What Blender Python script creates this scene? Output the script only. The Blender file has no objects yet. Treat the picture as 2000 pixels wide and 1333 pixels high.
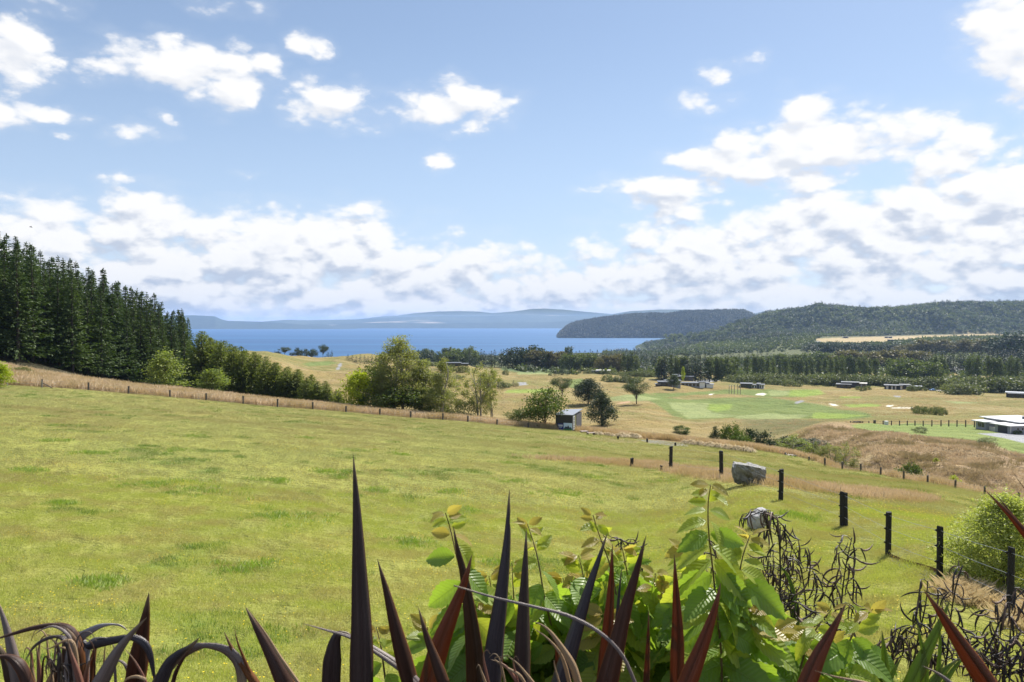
import bpy, math, random
import numpy as np
from mathutils import Vector, Matrix, Euler
random.seed(7)
RNG = np.random.default_rng(7)
SC = bpy.context.scene
COL = SC.collection
# ------------------------------------------------------------------ camera
F_PX = 1500.0
PITCH = math.atan((666.5 - 630.0) / F_PX)
CP, SP = math.cos(PITCH), math.sin(PITCH)
cam = bpy.data.cameras.new('camera')
cam.sensor_width = 36.0
cam.lens = 36.0 * F_PX / 2000.0
cam.clip_start = 0.05
cam.clip_end = 90000.0
cam.dof.use_dof = True
cam.dof.focus_distance = 40.0
cam.dof.aperture_fstop = 9.0
cam_o = bpy.data.objects.new('camera', cam)
COL.objects.link(cam_o)
cam_o.location = (0, 0, 0)
cam_o.rotation_euler = (math.radians(90) - PITCH, 0, 0)
SC.camera = cam_o
SC.view_settings.view_transform = 'Standard'
SC.view_settings.look = 'None'
SC.view_settings.gamma = 1.0
SC.view_settings.use_curve_mapping = False
SC.view_settings.exposure = 0.62
SC.render.engine = 'CYCLES'
SC.cycles.use_denoising = True
SC.cycles.max_bounces = 8
SC.cycles.diffuse_bounces = 3
SC.cycles.glossy_bounces = 2
SC.cycles.transmission_bounces = 4
SC.cycles.volume_bounces = 1
SC.cycles.transparent_max_bounces = 8
SC.cycles.caustics_reflective = False
SC.cycles.caustics_refractive = False
SC.cycles.sample_clamp_indirect = 6.0

# ------------------------------------------------------------------ node helpers
class NT:
    """small wrapper for building node trees"""
    def __init__(s, tree): s.t = tree
    def n(s, typ, **kw):
        nd = s.t.nodes.new(typ)
        ins = kw.pop('ins', {})
        for k, v in kw.items(): setattr(nd, k, v)
        for k, v in ins.items():
            sock = nd.inputs[k]
            if isinstance(v, bpy.types.NodeSocket): s.t.links.new(v, sock)
            else: sock.default_value = v
        return nd
    def math(s, op, a, b=0.0, c=None, clamp=False):
        nd = s.t.nodes.new('ShaderNodeMath'); nd.operation = op; nd.use_clamp = clamp
        for i, v in enumerate([a, b] + ([c] if c is not None else [])):
            if isinstance(v, bpy.types.NodeSocket): s.t.links.new(v, nd.inputs[i])
            else: nd.inputs[i].default_value = v
        return nd.outputs[0]
    def vm(s, op, a, b=None, c=None):
        nd = s.t.nodes.new('ShaderNodeVectorMath'); nd.operation = op
        for i, v in enumerate([a, b, c]):
            if v is None: continue
            if isinstance(v, bpy.types.NodeSocket): s.t.links.new(v, nd.inputs[i])
            else: nd.inputs[i].default_value = v
        return nd.outputs['Value'] if op in ('DOT_PRODUCT', 'LENGTH') else nd.outputs[0]
    def mix(s, f, a, b, mode='MIX'):
        nd = s.t.nodes.new('ShaderNodeMix'); nd.data_type = 'RGBA'; nd.blend_type = mode
        for i, v in ((0, f), (6, a), (7, b)):
            if isinstance(v, bpy.types.NodeSocket): s.t.links.new(v, nd.inputs[i])
            else: nd.inputs[i].default_value = (tuple(v) + (1.0,))[:4] if i else v
        return nd.outputs[2]
    def ramp(s, f, lo, hi, smooth=True):
        nd = s.t.nodes.new('ShaderNodeMapRange')
        nd.interpolation_type = 'SMOOTHSTEP' if smooth else 'LINEAR'
        for i, v in ((0, f), (1, lo), (2, hi)):
            if isinstance(v, bpy.types.NodeSocket): s.t.links.new(v, nd.inputs[i])
            else: nd.inputs[i].default_value = v
        nd.inputs[3].default_value = 0; nd.inputs[4].default_value = 1
        return nd.outputs[0]
    def noise(s, vec, scale, detail=4, rough=0.5, dist=0.0, color=False):
        nd = s.t.nodes.new('ShaderNodeTexNoise')
        s.t.links.new(vec, nd.inputs['Vector'])
        nd.inputs['Scale'].default_value = scale; nd.inputs['Detail'].default_value = detail
        nd.inputs['Roughness'].default_value = rough; nd.inputs['Distortion'].default_value = dist
        return nd.outputs[1] if color else nd.outputs[0]
    def link(s, a, b): s.t.links.new(a, b)

# ------------------------------------------------------------------ sky and sun
SUN_EL = math.radians(50.0)
SUN_AZ = math.radians(40.0)       # to the right of straight ahead (+Y)
w = bpy.data.worlds.new("World"); SC.world = w; w.use_nodes = True
w.cycles.sampling_method = 'MANUAL'; w.cycles.sample_map_resolution = 512
wt = w.node_tree; wt.nodes.clear(); W = NT(wt)
sky = W.n('ShaderNodeTexSky', sky_type='NISHITA', sun_disc=False)
sky.sun_elevation = SUN_EL; sky.sun_rotation = SUN_AZ
sky.altitude = 400; sky.air_density = 1.0; sky.dust_density = 0.6; sky.ozone_density = 2.0
geo = W.n('ShaderNodeTexCoord').outputs['Generated']
sep = W.n('ShaderNodeSeparateXYZ', ins={0: geo})
azn = W.math('ARCTAN2', sep.outputs[0], sep.outputs[1])
eln = W.math('ARCSINE', sep.outputs[2])
AE = W.n('ShaderNodeCombineXYZ', ins={0: azn, 1: eln}).outputs[0]
def px_ae(px, py):
    t = (px - 1000.0) / F_PX
    az = math.atan(t)
    return az, math.atan((630.0 - py) / F_PX * math.cos(az))
# clouds seen in the photograph: centre, half width, half height (photo pixels), strength
CL = [(350, 128, 165, 48, 1.0), (425, 150, 75, 50, .9), (262, 112, 80, 45, .9), (35, 105, 85, 60, 1.0), (10, 210, 60, 35, .8), (110, 222, 90, 16, .55),
      (275, 262, 60, 20, .6), (325, 233, 25, 12, .5), (655, 215, 98, 38, .82), (620, 205, 55, 34, .75), (895, 212, 108, 36, .95), (878, 190, 45, 38, .8), (530, 130, 34, 26, .5),
      (612, 95, 42, 24, .5), (475, 100, 26, 22, .5), (80, 12, 95, 22, .5), (465, 5, 90, 22, .48), (228, 357, 50, 20, .62), (122, 264, 26, 9, .45), (500, 343, 30, 8, .45),
      (860, 318, 24, 18, .45), (1380, 205, 62, 20, .65), (1465, 125, 40, 18, .6), (1410, 150, 36, 22, .45), (1590, 290, 250, 60, 1.05), (1570, 240, 80, 50, .95),
      (1400, 312, 120, 36, .85), (1850, 295, 95, 50, .95), (1700, 265, 130, 45, .85), (1290, 372, 120, 34, .9), (1170, 372, 50, 8, .5), (1620, 350, 200, 42, .7), (1990, 40, 115, 75, 1.0),
      (2040, 140, 105, 105, 1.0), (2100, 30, 200, 120, 1.0), (1780, 420, 420, 85, .95), (1480, 440, 260, 60, .85), (1950, 400, 160, 80, 1.0),
      (1400, 520, 260, 80, .95), (1850, 530, 400, 100, .95), (1230, 560, 300, 60, .9), (300, 445, 150, 62, .95), (90, 420, 120, 58, .8), (60, 520, 240, 90, 1.0), (600, 500, 300, 75, 1.05),
      (820, 530, 260, 62, 1.0), (300, 540, 400, 80, 1.0), (620, 580, 600, 60, .95), (1000, 575, 400, 55, .85), (1650, 590, 600, 50, .9), (-250, 480, 260, 110, 1.0), (-300, 230, 200, 70, .9), (2350, 480, 320, 130, .95)]
grp = bpy.data.node_groups.new('cloud_field', 'ShaderNodeTree')
grp.interface.new_socket('AE', in_out='INPUT', socket_type='NodeSocketVector')
grp.interface.new_socket('Dir', in_out='INPUT', socket_type='NodeSocketVector')
grp.interface.new_socket('D', in_out='OUTPUT', socket_type='NodeSocketFloat')
G = NT(grp)
gi = G.n('NodeGroupInput'); go = G.n('NodeGroupOutput')
dirv = G.vm('MULTIPLY', gi.outputs['Dir'], (1.0, 1.0, 1.9))
wc = G.noise(dirv, 9.0, 7, 0.62, color=True)
wc = G.vm('SUBTRACT', wc, (0.5, 0.5, 0.5))
wv = G.vm('MULTIPLY', wc, (0.085, 0.05, 0))
p = G.vm('ADD', gi.outputs['AE'], wv)
acc = None
for (cx, cy, rx, ry, st) in CL:
    a, e = px_ae(cx, cy); st = st + (0.16 if st < .7 else 0.04)
    c2 = math.cos(a) ** 2
    ra = rx * 1.18 / F_PX * c2; re = ry * 1.25 / F_PX * math.cos(a)
    q = G.vm('MULTIPLY_ADD', p, (1 / ra, 1 / re, 0), (-a / ra, -e / re, 0))
    d2 = G.vm('DOT_PRODUCT', q, q)
    b = G.math('MULTIPLY_ADD', d2, -st * 0.8, st)
    acc = b if acc is None else G.math('SMOOTH_MAX', acc, b, 0.12)
# the sky outside the frame goes on with scattered clouds of the same sort, thicker towards the horizon
sx = G.n('ShaderNodeSeparateXYZ', ins={0: gi.outputs['AE']})
out = G.ramp(G.math('ABSOLUTE', sx.outputs[0]), 0.66, 0.95)
low = G.noise(dirv, 2.6, 3, 0.5)
hor = G.ramp(sx.outputs[1], 0.42, 0.0)
gen = G.math('MULTIPLY', G.math('ADD', G.math('MULTIPLY_ADD', low, 2.4, -1.15), G.math('MULTIPLY', hor, 0.7)), out)
acc = G.math('MAXIMUM', acc, G.math('ADD', gen, G.math('MULTIPLY_ADD', out, 1.0, -1.0)))
n1 = G.noise(dirv, 20.0, 7, 0.62)
dw = G.vm('ADD', dirv, G.vm('MULTIPLY', wc, (0.035, 0.035, 0.035)))
vo = grp.nodes.new('ShaderNodeTexVoronoi'); vo.feature = 'F1'; grp.links.new(dw, vo.inputs['Vector'])
vo.inputs['Scale'].default_value = 17.0; vo.inputs['Detail'].default_value = 2.0; vo.inputs['Roughness'].default_value = 0.55;
vo.normalize = True
puff = G.math('MULTIPLY_ADD', vo.outputs['Distance'], -2.6, 0.62)
n2 = G.noise(dirv, 5.5, 3, 0.5)
d = G.math('ADD', acc, G.math('MULTIPLY_ADD', n1, 1.15, -0.60))
d = G.math('ADD', d, puff)
d = G.math('ADD', d, G.math('MULTIPLY_ADD', n2, 0.5, -0.25))
G.link(d, go.inputs[0])
def cfield(ae, dv):
    nd = wt.nodes.new('ShaderNodeGroup'); nd.node_tree = grp
    wt.links.new(ae, nd.inputs[0]); wt.links.new(dv, nd.inputs[1])
    return nd.outputs[0]
d0 = cfield(AE, geo)
up = 0.014
d1 = cfield(W.vm('ADD', AE, (0.008, up, 0)), W.vm('ADD', geo, (0.008, 0, up)))
alpha = W.ramp(d0, 0.12, 0.62)
# light arrives from above: a spot is grey where more cloud lies over it
sh = W.math('SUBTRACT', d1, d0)
lit = W.ramp(W.math('MULTIPLY_ADD', sh, -1.0, 0.0), -0.52, 0.20)
thick = W.ramp(d0, 0.9, 1.9)
lit = W.math('MULTIPLY', lit, W.math('MULTIPLY_ADD', thick, -0.25, 1.0))
# lower clouds are seen from their grey undersides, slightly blued by distance
elf = W.ramp(eln, 0.0, 0.11)
elh = W.ramp(eln, 0.10, 0.24)
litlow = W.math('MULTIPLY', lit, W.math('MULTIPLY_ADD', elf, 0.30, 0.70))
litlow = W.math('ADD', litlow, W.math('MULTIPLY', W.math('SUBTRACT', 1.0, litlow), W.math('MULTIPLY_ADD', elh, 0.45, W.math('MULTIPLY', elf, 0.22))))
ccol = W.mix(litlow, (3.7, 4.4, 5.7), (8.3, 8.3, 8.35))
tint = W.mix(0.0, sky.outputs[0], sky.outputs[0])
haze_c = W.mix(W.ramp(eln, 0.22, -0.02), tint, (4.6, 5.9, 7.8))
hz = W.ramp(eln, 0.40, 0.0)
skyc = W.mix(W.math('MULTIPLY_ADD', hz, 0.50, 0.20), tint, (5.0, 6.3, 8.4))
veil = W.math('MULTIPLY', W.ramp(d0, -0.5, 0.5), 0.12)
skyc = W.mix(veil, skyc, (7.5, 7.7, 8.0))
final = W.mix(alpha, skyc, ccol)
bg = W.n('ShaderNodeBackground', ins={'Color': final, 'Strength': 0.080})
wo = W.n('ShaderNodeOutputWorld', ins={'Surface': bg.outputs[0]})
sun = bpy.data.lights.new('sun', 'SUN'); sun.energy = 5.0; sun.angle = math.radians(0.55); sun.color = (1.0, 0.95, 0.87)
sun_o = bpy.data.objects.new('sun', sun); COL.objects.link(sun_o)
SDIR = Vector((math.sin(SUN_AZ) * math.cos(SUN_EL), math.cos(SUN_AZ) * math.cos(SUN_EL), math.sin(SUN_EL)))
sun_o.rotation_euler = SDIR.to_track_quat('Z', 'Y').to_euler()
sun_o.location = (0, 0, 60)

# ------------------------------------------------------------------ projection (photo pixel <-> place)
def p2w(px, py, Y):
    v = (666.5 - py) / F_PX
    dx, dy, dz = (px - 1000.0) / F_PX, CP + SP * v, -SP + CP * v
    s = Y / dy
    return np.array([dx * s, Y, dz * s])
def w2p(x, y, z):
    dep = y * CP - z * SP
    dep = np.where(np.abs(dep) < 1e-6, 1e-6, dep)
    return 1000.0 + F_PX * x / dep, 666.5 - F_PX * (y * SP + z * CP) / dep

# ------------------------------------------------------------------ noise in numpy
def _h(ix, iy, s):
    n = (ix.astype(np.int64) * 374761393 + iy.astype(np.int64) * 668265263 + s * 1442695041) & 0x7fffffff
    n = ((n ^ (n >> 13)) * 1274126177) & 0x7fffffff
    return ((n ^ (n >> 16)) & 0xffff) / 65535.0
def vnoise(x, y, s=0):
    x = np.asarray(x, float); y = np.asarray(y, float)
    ix, iy = np.floor(x), np.floor(y)
    fx, fy = x - ix, y - iy
    fx = fx * fx * (3 - 2 * fx); fy = fy * fy * (3 - 2 * fy)
    a, b = _h(ix, iy, s), _h(ix + 1, iy, s)
    c, d = _h(ix, iy + 1, s), _h(ix + 1, iy + 1, s)
    return (a + (b - a) * fx) * (1 - fy) + (c + (d - c) * fx) * fy
def fbm(x, y, oct=4, s=0):
    r = 0; a = 0.5; t = 0
    for o in range(oct):
        r = r + a * vnoise(x * 2 ** o + 17.3 * o, y * 2 ** o - 9.1 * o, s + o); t += a; a *= 0.5
    return r / t - 0.5
def sstep(a, b, x):
    t = np.clip((x - a) / (b - a), 0, 1); return t * t * (3 - 2 * t)

# ------------------------------------------------------------------ ground heights
# for each column (photo x) a profile of (distance, height); entries written (Y, 'p', py) give the height from the photo row
NEAR = [(-60, -1.6), (0, -1.8), (2, -2.35), (4, -3.1), (8, -4.55), (12, -5.55)]
FARL = [(4600, -109), (20000, -112)]
PROF = {
 -500: [(60, -6.2), (118, -6.5), (135, -3), (200, 14), (300, 34), (450, 45), (700, 20), (1200, -40), (1600, -104)],
 0: [(50, 'p', 842), (118, 'p', 752), (135, 'p', 722), (160, -6.0), (200, 4), (300, 16), (450, 12), (700, -15), (1200, -70), (1600, -104)],
 130: [(50, 'p', 850), (118, 'p', 760), (135, 'p', 742), (165, -10.5), (200, -7), (300, 2), (450, -5), (700, -25), (1200, -70), (1600, -104)],
 250: [(50, 'p', 858), (119, 'p', 770), (135, 'p', 757), (185, -15.5), (230, -15), (330, -15), (450, -22), (700, -35), (1200, -70), (1600, -104)],
 400: [(50, 'p', 868), (120, 'p', 783), (135, 'p', 772), (170, -16.5), (230, -21), (330, -27), (450, -27), (560, -24), (640, -27), (900, -62), (1600, -104)],
 520: [(50, 'p', 877), (121, 'p', 794), (135, 'p', 786), (170, -18), (230, -27), (330, -31), (450, 'p', 706), (560, 'p', 690), (640, -26), (900, -62), (1600, -104)],
 620: [(50, 'p', 885), (122, 'p', 801), (135, 'p', 795), (170, -20), (230, -29), (300, -32), (400, 'p', 742), (500, 'p', 716), (590, 'p', 701), (660, -30.5), (900, -60), (1600, -104)],
 700: [(50, 'p', 891), (123, 'p', 808), (135, 'p', 803), (170, -21), (230, -30), (300, -32.5), (400, 'p', 746), (500, 'p', 719), (600, 'p', 706), (690, 'p', 696), (740, 'p', 694), (820, -40), (1200, -72), (1600, -104)],
 800: [(50, 'p', 899), (125, 'p', 816), (135, 'p', 812), (170, -23), (230, -30), (300, -33), (400, 'p', 750), (500, 'p', 728), (620, 'p', 716), (800, -40), (1200, -70), (1900, -104)],
 900: [(50, 'p', 907), (126, 'p', 823), (135, 'p', 820), (170, -24), (230, -31), (300, -34), (400, 'p', 755), (470, 'p', 727), (520, 'p', 717), (600, -38), (900, -52), (1500, -72), (2300, -103)],
 1000: [(50, 'p', 915), (128, 'p', 833), (136, 'p', 831), (170, -25), (240, 'p', 826), (310, 'p', 790), (420, 'p', 761), (540, 'p', 741), (680, 'p', 726), (900, 'p', 716), (1500, -71), (2600, -103)],
 1100: [(50, 'p', 923), (128, 'p', 841), (136, 'p', 839), (165, -25.5), (230, 'p', 834), (300, 'p', 796), (400, 'p', 766), (540, 'p', 744), (680, 'p', 729), (900, 'p', 717), (1500, -71), (2700, -102)],
 1250: [(50, 'p', 938), (126, 'p', 858), (136, 'p', 855), (165, -26), (215, 'p', 838), (300, 'p', 801), (400, 'p', 772), (560, 'p', 748), (700, 'p', 733), (950, 'p', 717), (1500, -70), (2700, -101)],
 1380: [(40, 'p', 955), (70, 'p', 905), (124, 'p', 870), (136, 'p', 868), (165, -27), (225, 'p', 838), (300, 'p', 808), (400, 'p', 778), (560, 'p', 750), (700, 'p', 735), (950, 'p', 717), (1500, -66), (2200, -64), (2900, -101)],
 1500: [(36, 'p', 952), (60, 'p', 925), (85, 'p', 906), (118, 'p', 884), (128, 'p', 882), (150, -28.5), (185, -31), (215, 'p', 846), (260, 'p', 826), (350, 'p', 794), (470, 'p', 768), (600, 'p', 747), (720, 'p', 736), (1000, -57), (1500, -62), (2000, -50), (2400, -45), (3400, -30), (4000, -100)],
 1600: [(34, 'p', 975), (60, 'p', 938), (85, 'p', 922), (113, 'p', 906), (122, 'p', 903), (138, -28), (150, -28.6), (176, 'p', 845), (188, 'p', 831), (200, 'p', 829), (235, -31.2), (265, 'p', 824), (350, 'p', 797), (470, 'p', 769), (600, 'p', 750), (720, 'p', 738), (1000, -56), (1500, -56), (2000, -40), (2300, -42), (2700, -18), (3300, 66), (4000, 0)],
 1750: [(28, 'p', 1012), (40, 'p', 978), (60, 'p', 952), (88, 'p', 936), (98, 'p', 934), (112, -26.5), (128, -27), (150, 'p', 868), (160, 'p', 853), (172, 'p', 846), (205, 'p', 836), (225, -30.4), (250, 'p', 827), (310, 'p', 804), (400, 'p', 781), (500, 'p', 764), (600, 'p', 751), (720, 'p', 739), (1000, -54), (1500, -50), (2000, -42), (2300, -43), (2600, -26), (3300, 66), (4000, 0)],
 1870: [(20, 'p', 1085), (40, 'p', 998), (60, 'p', 967), (82, 'p', 955), (90, 'p', 953), (106, -26), (118, -26.2), (140, 'p', 878), (150, 'p', 868), (165, 'p', 857), (205, 'p', 836), (225, -30.4), (250, 'p', 827), (310, 'p', 806), (400, 'p', 783), (500, 'p', 768), (600, 'p', 755), (720, 'p', 742), (1000, -53), (1500, -48), (2000, -42), (2300, -42), (2600, -24), (3300, 80), (4000, 10)],
 2000: [(20, 'p', 1110), (40, 'p', 1028), (60, 'p', 995), (76, 'p', 981), (84, 'p', 979), (98, -25.6), (110, -25.8), (128, 'p', 912), (138, 'p', 893), (150, 'p', 875), (175, 'p', 857), (205, 'p', 843), (225, -30), (250, 'p', 829), (310, 'p', 808), (400, 'p', 785), (500, 'p', 770), (600, 'p', 758), (720, 'p', 745), (1000, -52), (1500, -46), (2000, -40), (2300, -38), (2600, -20), (3300, 84), (4000, 20)],
 2500: [(20, -6.5), (60, -14), (76, -17), (98, -25), (128, -25), (150, -24.5), (205, -28), (310, -36), (500, -46), (720, -52), (1000, -52), (1500, -46), (2000, -40), (2300, -30), (2600, 0), (3300, 90), (4000, 40)],
}
cpx = sorted(PROF)
LY = np.linspace(0, 1, 900)
YG = -60 + 60 * 0 + (np.exp(LY * math.log(20000 / 14.0 + 1)) - 1) * 14.0 - 0
# first rows cover y -60..0 by a linear part
def prof_z(c, ys):
    pr = [(a, b) for a, b in NEAR]
    for e in PROF[c]:
        if len(e) == 3: pr.append((e[0], float(p2w(c, e[2], e[0])[2])))
        else: pr.append(e)
    pr += [q for q in FARL if q[0] > pr[-1][0]]
    a = np.array(pr, float)
    ly = np.log(np.maximum(ys, -59) + 62); la = np.log(np.maximum(a[:, 0], -59) + 62)
    # monotone cubic interpolation in log distance
    h = np.diff(la); dl = np.diff(a[:, 1]) / h
    m = np.zeros(len(la)); m[0] = dl[0]; m[-1] = dl[-1]
    for i in range(1, len(la) - 1):
        if dl[i - 1] * dl[i] > 0:
            w1 = 2 * h[i] + h[i - 1]; w2 = h[i] + 2 * h[i - 1]
            m[i] = (w1 + w2) / (w1 / dl[i - 1] + w2 / dl[i])
    k = np.clip(np.searchsorted(la, ly) - 1, 0, len(h) - 1)
    s = np.clip((ly - la[k]) / h[k], 0, 1)
    y0, y1 = a[k, 1], a[k + 1, 1]
    return ((1 + 2 * s) * (1 - s) ** 2 * y0 + s * (1 - s) ** 2 * h[k] * m[k] + s * s * (3 - 2 * s) * y1 + s * s * (s - 1) * h[k] * m[k + 1])
YT = np.concatenate([np.linspace(-60, 10, 36)[:-1], np.exp(np.linspace(math.log(10), math.log(20000), 1100))])
TZ = np.array([prof_z(c, YT) for c in cpx])              # columns x distances
TT = np.array([(c - 1000.0) / F_PX for c in cpx])
# cubic (Catmull-Rom on uneven knots -> monotone) across columns onto a fine grid
TF = np.linspace(-1.0, 1.0, 401)
def cross(tt, zz, tf):
    h = np.diff(tt)[:, None]; dl = np.diff(zz, axis=0) / h
    m = np.zeros_like(zz); m[0] = dl[0]; m[-1] = dl[-1]
    m[1:-1] = (dl[:-1] * h[1:] + dl[1:] * h[:-1]) / (h[1:] + h[:-1])
    lim = 3 * np.minimum(np.abs(np.vstack([dl[:1], dl])), np.abs(np.vstack([dl, dl[-1:]])))
    m = np.clip(m, -lim, lim)
    k = np.clip(np.searchsorted(tt, tf) - 1, 0, len(tt) - 2)
    s = np.clip((tf - tt[k]) / h[k, 0], 0, 1)[:, None]
    H = h[k]
    return ((1 + 2 * s) * (1 - s) ** 2 * zz[k] + s * (1 - s) ** 2 * H * m[k] + s * s * (3 - 2 * s) * zz[k + 1] + s * s * (s - 1) * H * m[k + 1])
ZT = cross(TT, TZ, TF)
# far right hill: the ridge follows the skyline of the photograph
RIDGE = np.array([(1200, 662), (1300, 660), (1380, 652), (1440, 636), (1475, 620), (1500, 611), (1560, 604), (1600, 597), (1650, 600), (1700, 604), (1750, 602), (1800, 597), (1850, 595), (1900, 592), (2000, 593), (2300, 590), (2700, 600)], float)
def ridge_z(px): return -(np.interp(px, RIDGE[:, 0], RIDGE[:, 1]) - 630.0) / F_PX * 3300
LT = np.log(YT[35:]); 
def terrain(x, y, rough=True):
    x = np.asarray(x, float); y = np.asarray(y, float)
    t = x / np.maximum(y, 12.0)
    tc = np.clip((t + 1.0) / 2.0 * 400, 0, 399.999)
    ti = tc.astype(int); tf = tc - ti
    yi = np.where(y < 10, (y + 60) / 2.0, 35 + (np.log(np.maximum(y, 10)) - math.log(10)) / (math.log(20000) - math.log(10)) * 1099)
    yi = np.clip(yi, 0, len(YT) - 1.001); yk = yi.astype(int); yf = yi - yk
    z = (ZT[ti, yk] * (1 - tf) + ZT[ti + 1, yk] * tf) * (1 - yf) + (ZT[ti, yk + 1] * (1 - tf) + ZT[ti + 1, yk + 1] * tf) * yf
    if rough:
        px = 1000 + F_PX * np.clip(t, -1.2, 1.2)
        # hill on the right
        hb = sstep(2350, 3300, y) * (1 - 0.8 * sstep(3300, 4300, y)) * sstep(1180, 1420, px)
        rz = ridge_z(px)
        base = np.where(px > 1180, -45.0, -100.0)
        z = np.where((y > 2300) & (px > 1180), np.maximum(np.minimum(z, -38.0), -200) * (1 - hb) + (rz - 4) * hb, z)
        z = z + np.where((y > 2300) & (px > 1300), (0.5 - np.abs(fbm(x / 330, y / 420, 4, 3)) * 3.4) * 85 * sstep(2350, 2700, y) * (1 - sstep(2850, 3150, y)), 0)
        # second, nearer spur, a low rise in the ground
        z = z + 24 * np.exp(-((px - 1730) / 70) ** 2 - ((y - 2620) / 150) ** 2)
        # small relief
        z = z + fbm(x / 9, y / 9, 3, 11) * 0.10 * sstep(8, 25, y) * (1 - sstep(105, 118, y))
        gb = sstep(150, 240, y) * (1 - sstep(900, 1400, y))
        z = z + fbm(x / 42, y / 60, 4, 21) * 6.0 * gb * (1 - 0.8 * sstep(1500, 1650, px)) + fbm(x / 14, y / 20, 3, 25) * 2.3 * gb
        # gully bank is lumpy
        bk = sstep(1520, 1640, px) * sstep(98, 115, y) * (1 - sstep(150, 175, y))
        z = z + fbm(x / 7, y / 9, 4, 31) * 2.2 * bk
        wd = sstep(140, 160, y) * (1 - sstep(1520, 1640, px)) * (1 - sstep(200, 240, y))
        z = z + fbm(x / 18, y / 18, 3, 41) * 1.2 * wd
    return z
def Z(x, y): return float(terrain(np.array([x]), np.array([y]))[0])
def hit(px, py, y0=12.0, y1=4500.0):
    """first ground point on the line of sight through a photo pixel"""
    ys = np.exp(np.linspace(math.log(y0), math.log(y1), 4000))
    d = p2w(px, py, 1.0)
    g = terrain(d[0] * ys, ys) - d[2] * ys
    k = np.argmax(g > 0)
    if g[k] <= 0: k = int(np.argmin(np.abs(g)))
    y = ys[k]
    return np.array([d[0] * y, y, float(terrain(np.array([d[0] * y]), np.array([y]))[0])])
def at(px, Y):
    x = (px - 1000.0) / F_PX * Y
    z = Z(x, Y)
    x = (px - 1000.0) / F_PX * (Y * CP - z * SP)
    return np.array([x, Y, Z(x, Y)])
def top_h(px, py, pos):
    """height above pos so that its top shows at photo row py"""
    return float(p2w(px, py, pos[1])[2] - pos[2])

# ------------------------------------------------------------------ mesh helpers
def mk_mesh(name, V, Fs, mats, rnd=None, smooth=False, midx=None, cols=None, f1=None):
    V = np.asarray(V, np.float32).reshape(-1, 3)
    if not isinstance(Fs, list): Fs = [Fs]
    Fs = [np.asarray(f, np.int32) for f in Fs if len(f)]
    me = bpy.data.meshes.new(name)
    me.vertices.add(len(V)); me.vertices.foreach_set('co', V.ravel())
    nl = sum(f.size for f in Fs); npoly = sum(len(f) for f in Fs)
    me.loops.add(nl); me.polygons.add(npoly)
    me.loops.foreach_set('vertex_index', np.concatenate([f.ravel() for f in Fs]))
    tot = np.concatenate([np.full(len(f), f.shape[1], np.int32) for f in Fs])
    st = np.concatenate([[0], np.cumsum(tot)[:-1]]).astype(np.int32)
    me.polygons.foreach_set('loop_start', st)
    if midx is not None: me.polygons.foreach_set('material_index', np.asarray(midx, np.int32))
    me.update(calc_edges=True)
    me.validate()
    for m in (mats if isinstance(mats, (list, tuple)) else [mats]): me.materials.append(m)
    if rnd is not None:
        a = me.attributes.new('rnd', 'FLOAT', 'POINT'); a.data.foreach_set('value', np.asarray(rnd, np.float32))
    if f1 is not None:
        a = me.attributes.new('side', 'FLOAT', 'POINT'); a.data.foreach_set('value', np.asarray(f1, np.float32))
    if cols is not None:
        a = me.attributes.new('tint', 'FLOAT_COLOR', 'POINT')
        c = np.ones((len(V), 4), np.float32); c[:, :3] = cols; a.data.foreach_set('color', c.ravel())
    if smooth: me.polygons.foreach_set('use_smooth', np.ones(npoly, bool))
    return me
def link(name, data, parent=None, loc=None, **props):
    o = bpy.data.objects.new(name, data); COL.objects.link(o)
    if parent is not None: o.parent = parent
    if loc is not None: o.location = [float(v) for v in loc]
    for k, v in props.items(): o[k] = v
    return o
def thing(name, label, cat, loc=(0, 0, 0), rz=0.0, group=None):
    o = link(name, None, loc=loc); o.rotation_euler = (0, 0, rz)
    o.empty_display_size = 0.3
    o['label'] = label; o['category'] = cat
    if group: o['group'] = group
    return o
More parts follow.
